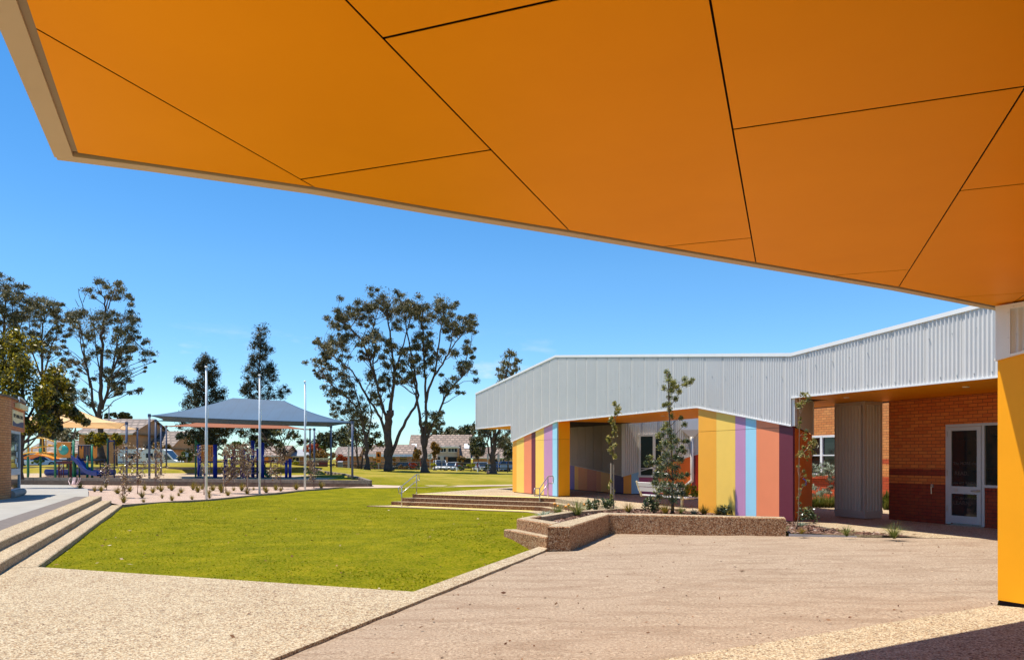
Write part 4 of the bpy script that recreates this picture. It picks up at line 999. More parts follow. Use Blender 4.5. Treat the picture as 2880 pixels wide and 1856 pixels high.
# ------------------------------------------------------------------ play equipment, left (measured from one plane 52 m away, widths given in metres)
m_grn = paint('green play post', lin(14,112,84), .4); m_pyel = paint('yellow play rail', lin(226,164,30), .4); m_porg = paint('orange play panel', lin(232,134,24), .4)
m_pblu = paint('blue play plastic', lin(44,66,140), .35); m_dkblu = paint('dark blue play bar', lin(24,36,70), .4); m_mar = paint('dark red play counter', lin(96,28,30), .5)
PY = 52.0
def z3(x, y, d=0.0): p = at(40+.1255*x, 1230+.1255*y, PY); return (p[0], p[1]+d, p[2])
T = Thing('slide_playset', 'green and orange playset with clock panel, arched bridge and blue slide', 'playset', (*z3(1120,890)[:2], .3))
for x, y0, y1, d, r in ((920,60,900,0,.075), (1330,65,900,0,.08), (265,175,880,.2,.075), (345,180,890,1.2,.075), (1585,415,880,.3,.075), (1692,170,890,.3,.08), (1150,500,890,1.2,.06), (1200,560,880,1.4,.06), (985,70,860,1.3,.07), (1830,30,800,1.5,.05)):
    a = z3(x, y0, d); T.part('post', MB().tube([(a[0],a[1],.2),a], r, 10), m_grn, smooth=True)
    T.part('post_cap', MB().lathe(a, [(0,.06),(r*1.1,.045),(r*1.1,-.02)], 10), m_grn)
# clock panel with a round bubble window
mb = MB(); n = 32; c0 = z3(1120,282,-.06); R_ = 110*.1255*PY/F; hx, hz_ = 150*.1255*PY/F, 172*.1255*PY/F
def sqpt(a):
    cx, cz = math.cos(a), math.sin(a); k = 1/max(abs(cx), abs(cz)); return (c0[0]+cx*k*hx, c0[1], c0[2]+cz*k*hz_)
angs = sorted(set([2*math.pi*i/n for i in range(n)]+[math.pi/4+math.pi/2*i for i in range(4)]))
ri = [(c0[0]+R_*math.cos(a), c0[1], c0[2]+R_*math.sin(a)) for a in angs]; ro = [sqpt(a) for a in angs]
bk2 = lambda P: [(p[0], p[1]+.05, p[2]) for p in P]
mb.loft([ri, ro, bk2(ro), bk2(ri), ri], True); T.part('clock_panel', mb, m_porg)
mb = MB(); rows = []
for k in range(6):
    ph = k/5*math.pi/2; rows.append([(c0[0]+R_*math.cos(ph)*math.cos(2*math.pi*j/n), c0[1]-.02-.35*R_*math.sin(ph), c0[2]+R_*math.cos(ph)*math.sin(2*math.pi*j/n)) for j in range(n)])
mb.loft(rows, True); T.part('bubble_window', mb, glass('bubble glass', lin(60,150,140), .1), smooth=True)
mb = MB(); mb.bar((c0[0]-.02,c0[1]-.32,c0[2]), (c0[0]+.1,c0[1]-.32,c0[2]+.42), .04, .06).bar((c0[0],c0[1]-.32,c0[2]), (c0[0]-.2,c0[1]-.32,c0[2]+.08), .04, .06); T.part('clock_hand', mb, m_cream)
mb = MB(); mb.bar(z3(920,105), z3(1330,105), .05, .05).bar(z3(1250,185), z3(1330,185), .04, .04).bar(z3(1250,440), z3(1330,440), .04, .04); T.part('panel_rail', mb, paint('cream rail', lin(230,210,170), .4))
a, c = z3(920,475), z3(1340,520); mb = MB(); mb.box(a[0], c[0], PY-.1, PY+1.6, c[2], a[2]); T.part('deck', mb, m_dkblu)
a, c = z3(1330,485), z3(1810,520); mb = MB(); mb.box(a[0], c[0], PY+.3, PY+1.7, c[2], a[2]); T.part('deck', mb, m_dkblu)
a = z3(1040,490,-.14); c = z3(1200,462,-.14); mb = MB(); mb.box(a[0], c[0], a[1], a[1]+.05, a[2], c[2]); T.part('deck_plate', mb, m_flash)
# slide
mb = MB(); path = [z3(x, y) for x, y in ((1345,465),(1400,500),(1460,570),(1530,655),(1610,735),(1690,790),(1780,815),(1860,822),(1915,832))]; rows = []
for i, p in enumerate(path):
    p = Vector(p); w = .34; hgt = .22
    rows.append([tuple(p+Vector((0,y,z))) for y, z in ((-w-.06,hgt),(-w,hgt),(-w+.05,.02),(w-.05,.02),(w,hgt),(w+.06,hgt),(w+.06,hgt-.08),(w,-.10),(-w,-.10),(-w-.06,hgt-.08))])
mb.loft(rows, True); T.part('slide', mb, m_pblu, smooth=False)
# arched bridge
def arc(pts, d): return [z3(x, y, d) for x, y in pts]
B_ = [(140,455),(220,420),(320,388),(430,376),(540,384),(650,405),(780,440),(905,492)]
mb = MB(); mb.loft([[(*z3(x,y,.1)[:3],), z3(x,y,1.3), z3(x,y+26,1.3), z3(x,y+26,.1)] for x, y in B_], True); T.part('bridge_deck', mb, m_porg)
for d in (.05, 1.35):
    T.part('bridge_rail', MB().tube(arc([(130,400),(220,365),(330,340),(450,334),(560,340),(680,360),(800,395),(920,440)], d), .045, 8), m_pyel, smooth=True)
T.part('bridge_rail', MB().tube(arc([(440,12),(560,10),(660,22),(760,48),(840,80),(910,105)], .1), .05, 8), m_pyel, smooth=True)
T.part('bridge_rail', MB().tube(arc([(370,330),(376,238),(480,226),(600,206),(760,196),(960,172)], .1), .045, 8), m_pyel, smooth=True)
T.part('bridge_rail', MB().tube(arc([(500,155),(600,176),(740,200),(960,222)], 1.3), .045, 8), m_pyel, smooth=True)
for x, y0, y1 in ((615,35,355),(690,45,360),(290,165,345),(378,215,335)): T.part('bridge_upright', MB().tube([z3(x,y0,.1), z3(x,y1,.1)], .04, 8), m_pyel)
# barrier bars and curved orange panels
for x in range(1380, 1660, 34): T.part('barrier_bar', MB().tube([z3(x,180,.3), z3(x,480,.3)], .035, 6), m_dkblu)
T.part('barrier_rail', MB().tube([z3(1370,175,.3), z3(1700,175,.3)], .04, 6), m_dkblu)
def scoop(x0, x1, y0, y1, d):
    mb = MB(); n = 14; out = [z3(x0,y0,d)]+[z3(x0+(x1-x0)*(.5-.5*math.cos(math.pi*k/n)), y1-60+60*math.sin(math.pi*k/n), d) for k in range(n+1)]+[z3(x1,y0,d)]
    out += [z3(x1-(x1-x0)*(.2+.6*k/6), y0+70*math.sin(math.pi*k/6), d) for k in range(7)]
    mb.add(out+[(p[0],p[1]+.06,p[2]) for p in out], [tuple(range(len(out))), tuple(range(2*len(out)-1,len(out)-1,-1))]+[(i,(i+1)%len(out),len(out)+(i+1)%len(out),len(out)+i) for i in range(len(out))]); T.part('orange_panel', mb, m_porg)
scoop(1415,1500,195,470,.25); scoop(1720,1805,195,460,.25)
# tower frame
for x in (1850, 1985): T.part('tower_post', MB().tube([z3(x,60,1.5), (z3(x,60,1.5)[0], PY+1.5, .25)], .05, 8), m_dkblu)
T.part('tower_bar', MB().tube([z3(1850,68,1.5), z3(1985,68,1.5)], .045, 8), m_pblu)
a, c = z3(1750,500,1.0), z3(1850,760,1.0); mb = MB()
for k in range(6): zz = a[2]+(c[2]-a[2])*k/5; mb.tube([(a[0],PY+1,zz),(c[0],PY+1,zz)], .03, 6)
mb.tube([(a[0],PY+1,a[2]),(a[0],PY+1,.25)], .04, 6).tube([(c[0],PY+1,a[2]),(c[0],PY+1,.25)], .04, 6); T.part('ladder', mb, m_dkblu)
T.part('ladder_rail', MB().tube([z3(1600,470,.2), z3(1680,545,-.3)], .03, 6), m_steel)
# counting frame below deck
mb = MB(); mb.bar(z3(930,560,.0), z3(1310,560,.0), .1, .16); T.part('counter_top', mb, m_mar)
for x in (985,1030,1085,1235,1265): T.part('counter_leg', MB().tube([z3(x,560,.1), (z3(x,0)[0], PY+.1, .25)], .055 if x in (985,1235) else .03, 8), m_mar)
T.part('curly_bar', MB().tube([z3(1050,660,-.1), z3(1085,600,-.1), z3(1110,590,-.1), z3(1110,640,-.1), z3(1080,690,-.1), z3(1040,740,-.1)], .025, 6), m_steel)
a, c = z3(150,715,6), z3(900,775,6); mb = MB(); mb.tube([(a[0]-2,PY+6,a[2]-.3),(c[0]+1,PY+6,a[2]-.3)], .24, 10); solo('balance_beam', mb, m_pblu, 'long blue balance beam lying behind the arched bridge', 'beam', (a[0],PY+6,.3))
# white sapling stake ties before the wall
T = Thing('skipping_rope', 'pale pink and white ropes draped over the timber wall near the slide', 'rope', (*wall_pt(213),0))
wp = wall_pt(213); rr = random.Random(2)
for du, s_ in ((-16,.5),(-4,.62),(0,.7),(3,.66),(14,.55),(20,.35)):
    q = wall_pt(213+du*.8); T.part('strand', MB().tube([(q[0],q[1]-.09,.48),(q[0]-.1*(1 if du < -10 else .2),q[1]-.13,.25),(wp[0]+du*.012,wp[1]-.2-.1*rr.random(),.02)], .02 if abs(du) > 5 else .045, 6), paint('pale rope', lin(226,196,190), .8))

# ------------------------------------------------------------------ play equipment, right
m_rblu = paint('royal blue play post', lin(34,50,150), .35); m_rgrn = paint('dark green play bar', lin(10,96,52), .4)
QY = 54.0
def z4(x, y, d=0.0): p = at(520+.1339*x, 1200+.1339*y, QY); return (p[0], p[1]+d, p[2])
T = Thing('climbing_playset', 'royal blue and orange climbing playset under the blue shade sail', 'playset', (*z4(900,1100)[:2], .3))
for x, y0, d, r in ((305,372,0,.15),(635,372,0,.15),(1345,280,.8,.13),(1468,455,.6,.09),(1492,455,1.1,.09),(1612,330,.2,.12),(1200,480,.4,.12),(1180,560,1.4,.12),(900,478,1.2,.09),(935,560,.5,.09),(705,515,1.5,.09),(738,498,.9,.09),(1015,440,1.6,.08),(1080,440,1.6,.1),(2130,700,.0,.10),(2168,690,.5,.10),(2206,670,.0,.10)):
    a = z4(x, y0, d); T.part('post', MB().tube([(a[0],a[1],.22),a], r, 10), m_rblu, smooth=True)
a = z4(165,270,.5); T.part('green_pole', MB().tube([(a[0],a[1],.22),a], .07, 8), m_rgrn)
for p, q in (((165,285),(290,405)),((660,425),(830,505)),((660,560),(760,605)),((740,540),(900,580))): T.part('green_rail', MB().tube([z4(*p,.4), z4(*q,.3)], .06, 8), m_rgrn)
T.part('barrier_rail', MB().bar(z4(325,398), z4(625,398), .08, .1), m_porg); T.part('barrier_rail', MB().bar(z4(325,705), z4(625,705), .08, .08), m_porg)
for x in (350,378,405,480,510,545): T.part('barrier_bar', MB().tube([z4(x,398), z4(x,705)], .04, 6), m_porg)
T.part('barrier_panel', MB().box(z4(578,0)[0], z4(618,0)[0], QY-.05, QY+.05, z4(0,705)[2], z4(0,400)[2]), m_porg)
a, c = z4(305,715), z4(640,750); T.part('deck', MB().box(a[0], c[0], QY, QY+1.6, c[2], a[2]), m_dkblu)
a, c = z4(900,715), z4(1500,745); T.part('deck', MB().box(a[0], c[0], QY+.3, QY+1.9, c[2], a[2]), m_dkblu)
for x in (345,385,430,480,545): T.part('rope', MB().tube([z4(x,760,-.05), z4(x+28,1040,-.5)], .025, 6), m_stan if False else m_pathc)
T.part('rope_bar', MB().tube([z4(330,1040,-.5), z4(640,1040,-.5)], .03, 6), m_steel)
T.part('white_arch', MB().tube([z4(1095,455,.8), z4(1120,405,.8), z4(1160,375,.8), z4(1200,372,.8), z4(1235,400,.8), z4(1250,440,.8)], .045, 8), m_white, smooth=True)
m_rrd = paint('red brown rail', lin(140,60,50), .45)
T.part('red_frame', MB().bar(z4(920,508,.6), z4(1260,512,.6), .05, .1).bar(z4(1370,510,.6), z4(1480,508,.6), .06, .1), m_rrd)
for x in (930,960,1000,1040,1100,1150,1200): T.part('barrier_bar', MB().tube([z4(x,510,.6), z4(x,715,.6)], .03, 6), m_rrd)
T.part('overhead_rail', MB().tube([z4(1370,722,.2), z4(2180,724,.2)], .045, 8), m_rrd); T.part('overhead_rail', MB().tube([z4(1370,722,1.1), z4(2180,724,1.1)], .045, 8), m_rrd)
m_blk = paint('dark ring', lin(40,36,40), .5)
for cx_, cy_, r_ in ((1715,810,62),(1725,990,68),(1430,830,55),(1450,980,55)):
    T.part('ring', MB().tube([z4(cx_+r_*math.cos(2*math.pi*k/20), cy_+r_*math.sin(2*math.pi*k/20), .3) for k in range(21)], .03, 6, False), m_blk)
for x in (1640,1660,1790,1990,1500): T.part('chain', MB().tube([z4(x,725,.3), z4(x,1080,.3)], .022, 5), m_blk)
T.part('orange_panel', MB().box(z4(800,0)[0], z4(880,0)[0], QY+.8, QY+.86, z4(0,660)[2], z4(0,580)[2]), m_porg)
T.part('slide', MB().loft([[tuple(Vector(z4(x,y,.5))+Vector((0,dy,dz))) for dy, dz in ((-.35,.2),(-.3,0),(.3,0),(.35,.2))] for x, y in ((1500,740),(1560,800),(1600,900),(1640,1000),(1720,1070))]), m_rgrn)
# ------------------------------------------------------------------ street: fence, signs, bollards
m_fence = paint('dark green fence', lin(30,34,32), .5)
T = Thing('pipe_fence', 'long low dark pipe rail fence along the street beyond the mound', 'fence', (-10,99,0))
fx = [(u-CU)/F*99 for u in range(560, 1500, 62)]
fp = []
for i, x in enumerate(fx):
    y = 96+2.5*math.sin(i*.2); z = tz(x, y); fp.append((x, y, z)); T.part('fence_post', MB().tube([(x,y,z-.2),(x,y,z+1.12)], .06, 6), m_fence)
for h_ in (.2, .62, 1.08): T.part('fence_rail', MB().tube([(p[0],p[1],p[2]+h_) for p in fp], .05, 6), m_fence)
def signpost(u, vb, vt, Y, w, h, face, label, lettering=None, lab2=None, extra=None, back=False):
    x = (u-CU)/F*Y; z = tz(x, Y); zt = H-(vt-CV)/F*Y
    T = Thing('street_sign', label, 'sign', (x, Y, z))
    T.part('pole', MB().tube([(0,0,-.1),(0,0,zt-z)], .035, 8), m_alu, world=False)
    T.part('board', MB().box(-w/2, w/2, -.06, -.035, zt-z-h, zt-z), face, world=False)
    if lettering:
        for i, s_ in enumerate(lettering):
            tm = text_mb(s_, h/(len(lettering)+1.2)); place(tm, (0,-.065,zt-z-h*(i+1)/(len(lettering)+1)), (1,0,0), (0,0,1), (0,-1,0)); T.part('lettering', tm, m_letter, world=False)
    if extra: extra(T, zt-z)
    return T
m_sor = paint('orange sign', lin(250,140,20), .4)
def people(T, zt):
    T.part('board', MB().box(-.28,.28,-.06,-.035,zt-1.35,zt-.85), m_sor, world=False)
    T.part('pictogram', MB().box(-.14,.06,-.07,-.062,zt-.6,zt-.2).box(.0,.16,-.07,-.062,zt-.65,zt-.4).box(-.16,.16,-.07,-.062,zt-1.2,zt-1.05), m_letter, world=False)
signpost(1065, 1310, 1270, 93, .62, .8, m_sor, 'bright orange school crossing sign with two boards', extra=people)
signpost(1209.5, 1322, 1276.5, 92, .52, .62, m_white, 'white square street sign with lines of small lettering', ['SCHOOL','ZONE','40'] if False else None, extra=lambda T, zt: T.part('lettering', MB().box(-.18,.18,-.07,-.061,zt-.16,zt-.1).box(-.2,.16,-.07,-.061,zt-.28,zt-.22).box(-.05,.1,-.07,-.061,zt-.42,zt-.33).box(-.18,.18,-.07,-.061,zt-.55,zt-.49), m_letter, world=False))
signpost(1243, 1320, 1281, 101, .5, .7, m_alu, 'plain grey back of a street sign in front of the two storey house')
signpost(1402, 1320, 1277, 100, .32, .85, m_alu, 'narrow grey sign back to the right of the thick leaning trunk')
signpost(1372, 1320, 1276, 100, .24, .8, m_alu, 'narrow grey sign back just left of the thick leaning trunk')
signpost(526, 1300, 1271, 96, .36, .62, paint('pale blue sign', lin(190,214,230), .5), 'small pale blue sign on a pole under the blue sail')
# club sign across the road
x0_, x1_ = at(860,0,112)[0], at(935,0,112)[0]
T = Thing('name_board', 'long cream name board in front of the autumn coloured tree', 'sign', ((x0_+x1_)/2, 112, -.3)); zc = H-(1290.5-CV)/F*112
T.part('board', MB().box(x0_, x1_, 111.95, 112.05, zc-.16, zc+.16), paint('cream name board', lin(214,214,180), .6))
tm = text_mb('RESIDENTIAL CLUB', .27, .004); w_ = max(v[0] for v in tm.v)-min(v[0] for v in tm.v); tm.v = [(v[0]*(x1_-x0_)*.9/w_, v[1], v[2]) for v in tm.v]; place(tm, ((x0_+x1_)/2, 111.93, zc), (1,0,0), (0,0,1), (0,-1,0)); T.part('lettering', tm, m_letter)
T.part('post', MB().box(x0_+.2, x0_+.4, 112.06, 112.2, -.4, zc), m_mar); T.part('post', MB().box(x1_-.4, x1_-.2, 112.06, 112.2, -.4, zc), m_mar); T.part('lower_board', MB().box(x0_+2.0, x0_+3.3, 111.96, 112.04, -.4, zc-.2), m_mar)
# red and white bollards
bolls = ['first from left', 'second from left', 'third from left']
for u, lab in ((1183,'red and white bollard just left of the dark forked trunk'),(1285,'red and white bollard in front of the white car'),(1343.5,'red and white bollard standing left of the thick leaning trunk')):
    x = (u-CU)/F*97; z = tz(x, 97); T = Thing('bollard', lab, 'bollard', (x,97,z), 0, 'red and white bollards along the street')
    T.part('post', MB().tube([(0,0,-.1),(0,0,.55)], .07, 8), m_white, world=False); T.part('band', MB().tube([(0,0,.55),(0,0,1.15)], .075, 8), paint('bollard red', lin(120,30,30), .5), world=False)
x = (957-CU)/F*92; T = Thing('litter_bin', 'grey post mounted bin by the fence right of the cream name board', 'bin', (x,92,tz(x,92))); T.part('drum', MB().box(-.28,.28,-.25,.25,0,.8), paint('bin grey', lin(120,120,122), .6), world=False); T.part('lid', MB().prism([(-.3,-.27),(.3,-.27),(.3,.27),(-.3,.27)], .8, [.84,.84,.95,.95]), m_alu, world=False)
for u, Y, top, lab in ((980.5,94,1186,'tall thin lamp post behind the right post of the blue sail'),(306.5,105,1141,'slender light pole with a small head behind the left sail')):
    x = (u-CU)/F*Y; z = tz(x,Y); zt = H-(top-CV)/F*Y; T = Thing('light_pole', lab, 'lamp post', (x,Y,z)); T.part('pole', MB().tube([(0,0,-.1),(0,0,zt-z)], [.12,.07], 8), m_alu, world=False); T.part('lamp_head', MB().box(-.5,.4,-.12,.12,zt-z-.04,zt-z+.1), m_alu, world=False)

# ------------------------------------------------------------------ cars
m_tyre = paint('tyre', lin(24,24,24), .8); m_cglass = glass('car glass', lin(34,44,56), .05); m_hl = paint('headlight', lin(235,235,230), .2); m_tl = paint('tail light', lin(170,20,16), .3); m_rim = paint('rim', lin(150,152,156), .35, .6)
def car(x, y, z, rot, mat, label, L=4.5, W=1.78, hgt=1.48, suv=False, wagon=False):
    T = Thing('parked_car', label, 'car', (x,y,z), rot, 'cars parked along the street')
    k = hgt/1.48; bl_ = .78*k
    prof = [(-L/2,.28),(-L/2-.02,.55),(-L/2+.05,bl_*.98),(-L/2+(.25 if suv or wagon else .75),bl_*1.03),(L*.18,bl_*1.02),(L/2-.25,bl_*.88),(L/2,.62),(L/2,.3)]
    rows = [[(px,-W/2+.06,pz) for px, pz in prof], [(px,-W/2,pz-.08 if pz > .5 else pz) for px, pz in prof], [(px,W/2,pz-.08 if pz > .5 else pz) for px, pz in prof], [(px,W/2-.06,pz) for px, pz in prof]]
    mb = MB(); mb.loft(rows+[rows[0]]); mb.add(rows[1], [tuple(range(len(prof)))]); mb.add(rows[2], [tuple(range(len(prof)-1,-1,-1))]); b_ = T.part('body', mb, mat, world=False)
    r0, r1 = (-L/2+.35, L*.10) if (suv or wagon) else (-L*.22, L*.08); g0, g1 = (-L/2+.08, L*.27) if (suv or wagon) else (-L/2+.6, L*.26)
    mb = MB(); z0, z1 = bl_*1.0, hgt-.05
    lo = [(g0,-W/2+.05,z0),(g1,-W/2+.05,z0),(g1,W/2-.05,z0),(g0,W/2-.05,z0)]; hi = [(r0,-W/2+.2,z1),(r1,-W/2+.2,z1),(r1,W/2-.2,z1),(r0,W/2-.2,z1)]
    mb.loft([lo, hi], True); T.part('window', mb, m_cglass, world=False)
    mb = MB(); mb.prism([(r0-.06,-W/2+.18),(r1+.06,-W/2+.18),(r1+.06,W/2-.18),(r0-.06,W/2-.18)], z1-.01, hgt)
    for i in range(4): mb.bar(lo[i], hi[i], .07, .07)
    for s_ in (-1,1): mb.bar(((g0+g1)/2-.1,s_*(W/2-.05),z0), ((r0+r1)/2,s_*(W/2-.2),z1), .08, .06)
    T.part('roof', mb, mat, world=False)
    for px in (-L*.3, L*.31):
        for s_ in (-1,1):
            w_ = T.part('wheel', MB().tube([(px,s_*(W/2-.2),.32),(px,s_*(W/2+.01),.32)], .32, 14), m_tyre, world=False); T.part('rim', MB().tube([(px,s_*(W/2),.32),(px,s_*(W/2+.02),.32)], .19, 10), m_rim, parent=w_, world=False)
    for s_ in (-1,1):
        T.part('headlight', MB().box(L/2-.06, L/2+.012, s_*(W/2-.28)-.18, s_*(W/2-.28)+.18, .6, .74), m_hl, world=False); T.part('tail_light', MB().box(-L/2-.03, -L/2+.05, s_*(W/2-.2)-.12, s_*(W/2-.2)+.12, .66, .86), m_tl, world=False)
    T.part('grille', MB().box(L/2-.02, L/2+.008, -W*.22, W*.22, .36, .58), m_letter, world=False)
m_cw = paint('white car paint', lin(236,238,242), .25); m_cb = paint('blue car paint', lin(64,92,150), .25, .2); m_cd = paint('black car paint', lin(30,34,40), .25); m_cs = paint('silver car paint', lin(198,204,212), .25, .3)
def carat(u, Y, rot, *a, **k): car((u-CU)/F*Y, Y, -.34, rot, *a, **k)
carat(1238, 118, -1.35, m_cw, 'white four wheel drive parked nearest the dark forked trunk', L=4.7, W=1.88, hgt=1.8, suv=True)
carat(1274, 120, -1.9, m_cw, 'white sedan parked right of the white four wheel drive')
carat(1355, 119, -1.2, m_cs, 'silver white hatchback parked beside the yellow green bush', L=4.2, wagon=True)
carat(1397, 121, 2.6, m_cb, 'blue car parked behind the thick leaning trunk')
carat(1430, 117, 0.1, m_cb, 'light blue utility at the right, partly hidden by the orange wall', L=5.0, hgt=1.6)
carat(1132, 124, 3.0, m_cd, 'dark car under the carport of the left house')
carat(1152, 126, 3.3, m_cd, 'black car nearer the middle of the carport', L=4.3)
car(at(104,0,82)[0], 82, .72, .5, m_cw, 'white car seen under the arch of the play bridge', L=4.6, hgt=1.5, wagon=True)
# trailer
x = at(1430,0,112)[0]; T = Thing('trailer', 'grey blue box trailer standing behind the fence at the far right', 'trailer', (x,112,-.35), .05); T.part('box', MB().box(-1.2,1.2,-.6,.6,.45,1.15), paint('trailer blue', lin(120,146,182), .5), world=False)
for s_ in (-1,1): T.part('wheel', MB().tube([(0,s_*.55,.3),(0,s_*.72,.3)], .3, 12), m_tyre, world=False)
T.part('drawbar', MB().bar((1.2,0,.45),(2.2,0,.4), .08,.08), m_letter, world=False)
# motorhome
Ym = 92; xa, xb = at(331,0,Ym)[0], at(496,0,Ym)[0]; L = xb-xa; T = Thing('motorhome', 'long white motorhome parked behind the grass bank', 'motorhome', ((xa+xb)/2, Ym, .0)); zt = H-(1263-CV)/F*Ym; zb = .42
prof = [(xa,zb),(xa,zt-.12),(xa+.15,zt),(xb-L*.24,zt),(xb-L*.2,zt-.12),(xb-L*.05,zt-1.3),(xb,zt-1.5),(xb+.02,zb)]
mb = MB(); W = 2.2; mb.loft([[(p[0],Ym,p[1]) for p in prof],[(p[0],Ym+W,p[1]) for p in prof]], True); mb.add([(p[0],Ym,p[1]) for p in prof], [tuple(range(len(prof)-1,-1,-1))]); T.part('body', mb, m_white)
T.part('cab_window', MB().prism([(0,0),(1,0),(1,1),(0,1)],0,0) if False else MB().add([(xb-L*.205,Ym-.01,zt-.65),(xb-L*.165,Ym-.01,zt-.62),(xb-L*.075,Ym-.01,zt-1.25),(xb-L*.205,Ym-.01,zt-1.3)], [(0,1,2,3)]), m_cglass)
T.part('windscreen', MB().add([(xb-L*.195,Ym+.1,zt-.14),(xb-L*.195,Ym+W-.1,zt-.14),(xb-L*.055,Ym+W-.1,zt-1.26),(xb-L*.055,Ym+.1,zt-1.26)], [(0,1,2,3)]), m_cglass)
for f0, f1, h0, h1 in ((.18,.36,.5,1.05),(.48,.6,.5,.95),(.62,.72,.45,1.0)): T.part('window', MB().box(xa+L*f0, xa+L*f1, Ym-.02, Ym, zt-h1-.1, zt-h0), m_cglass)
T.part('stripe', MB().box(xa+.05, xb-L*.22, Ym-.012, Ym, zt-1.62, zt-1.5), m_cb); T.part('roof_vent', MB().box(xa+L*.3, xa+L*.36, Ym+.8, Ym+1.3, zt, zt+.14), m_white)
for f in (.2,.82): T.part('wheel', MB().tube([(xa+L*f,Ym-.02,.4),(xa+L*f,Ym+.2,.4)], .36, 14), m_tyre)

# ------------------------------------------------------------------ houses
def tilemat(name, c1, c2):
    m, nt, b = nodes(name); co = objco(nt); mp = N(nt, 'ShaderNodeMapping'); nt.links.new(co, mp.inputs[0]); sp = N(nt, 'ShaderNodeSeparateXYZ'); nt.links.new(co, sp.inputs[0]); cb = N(nt, 'ShaderNodeCombineXYZ')
    nt.links.new(sp.outputs[0], cb.inputs[0]); nt.links.new(sp.outputs[2], cb.inputs[1])
    t = N(nt, 'ShaderNodeTexBrick', Scale=1.0); nt.links.new(cb.outputs[0], t.inputs['Vector']); t.inputs['Brick Width'].default_value = .9; t.inputs['Row Height'].default_value = .42; t.inputs['Mortar Size'].default_value = .12; t.inputs['Mortar Smooth'].default_value = .3
    t.inputs['Color1'].default_value = c1; t.inputs['Color2'].default_value = c2; t.inputs['Mortar'].default_value = sc(c1, .35)
    nt.links.new(t.outputs['Color'], b.inputs['Base Color']); b.inputs['Roughness'].default_value = .7
    iv = N(nt, 'ShaderNodeMath', operation='SUBTRACT'); iv.inputs[0].default_value = 1; nt.links.new(t.outputs['Fac'], iv.inputs[1]); bump(nt, b, iv.outputs[0], .8, .06); return m
m_tile = tilemat('pink brown roof tile', lin(172,146,128), lin(128,104,90)); m_tile2 = tilemat('grey brown roof tile', lin(164,144,130), lin(120,102,92))
m_hbrick = brick('house tan brick', lin(206,150,104), lin(186,128,84), lin(150,120,96)); m_hrend = paint('beige render', lin(196,174,150), .8, var=.06); m_gut = paint('cream gutter', lin(236,226,206), .5)
def house(label, u0, u1, vr, ve, Y, slope_d=5.5, wall=None, tile=None, wins=(), base=-.35, doors=(), group='tiled houses along the street', over=.5):
    X0, X1 = at(u0,0,Y)[0], at(u1,0,Y)[0]; ze = H-(ve-CV)/F*Y; zr = H-(vr-CV)/F*(Y+slope_d); wall = wall or m_hbrick; tile = tile or m_tile
    T = Thing('house', label, 'house', ((X0+X1)/2, Y, base), 0, group); D = slope_d*2
    T.part('wall', MB().prism([(X0+over,Y+over),(X1-over,Y+over),(X1-over,Y+D-over),(X0+over,Y+D-over)], base-.3, ze+.05), wall)
    mb = MB(); mb.add([(X0,Y,ze),(X1,Y,ze),(X1,Y+slope_d,zr),(X0,Y+slope_d,zr),(X0,Y+D,ze),(X1,Y+D,ze),(X0,Y,ze-.12),(X1,Y,ze-.12),(X1,Y+D,ze-.12),(X0,Y+D,ze-.12)], [(0,1,2,3),(3,2,5,4),(6,7,1,0),(9,8,7,6),(5,8,9,4)]); rf = T.part('roof', mb, tile)
    for x in (X0+over, X1-over):
        xx = .02 if x > (X0+X1)/2 else -.02; T.part('gable', MB().prism([(0,0)]*0 or [(x-.1,Y+over),(x+.1,Y+over),(x+.1,Y+D-over),(x-.1,Y+D-over)], ze, ze+.06).add([(x+xx,Y+over,ze),(x+xx,Y+slope_d,zr-.1),(x+xx,Y+D-over,ze)], [(0,1,2)]), wall)
    T.part('gutter', MB().box(X0-.05, X1+.05, Y-.12, Y, ze-.16, ze+.02), m_gut)
    for (a, b_, va, vb) in wins:
        xa_, xb_ = at(a,0,Y)[0], at(b_,0,Y)[0]; za_, zb_ = H-(va-CV)/F*Y, H-(vb-CV)/F*Y
        fr_ = MB(); yy = Y+over
        for (p, q, r, s_) in ((xa_,xa_+.07,zb_,za_),(xb_-.07,xb_,zb_,za_),(xa_+.07,xb_-.07,za_-.07,za_),(xa_+.07,xb_-.07,zb_,zb_+.07),((xa_+xb_)/2-.04,(xa_+xb_)/2+.04,zb_+.07,za_-.07)): fr_.box(p,q,yy-.06,yy+.02,r,s_)
        w_ = T.part('window', fr_, m_gut); T.part('pane', MB().box(xa_+.06,xb_-.06,yy-.03,yy-.01,zb_+.05,za_-.05), m_glass2, parent=w_)
    for (a, b_, va, vb, mt) in doors:
        xa_, xb_ = at(a,0,Y)[0], at(b_,0,Y)[0]; T.part('garage_door', MB().box(xa_, xb_, Y+over-.05, Y+over-.005, H-(vb-CV)/F*Y, H-(va-CV)/F*Y), mt)
    return T, X0, X1, ze, zr, rf
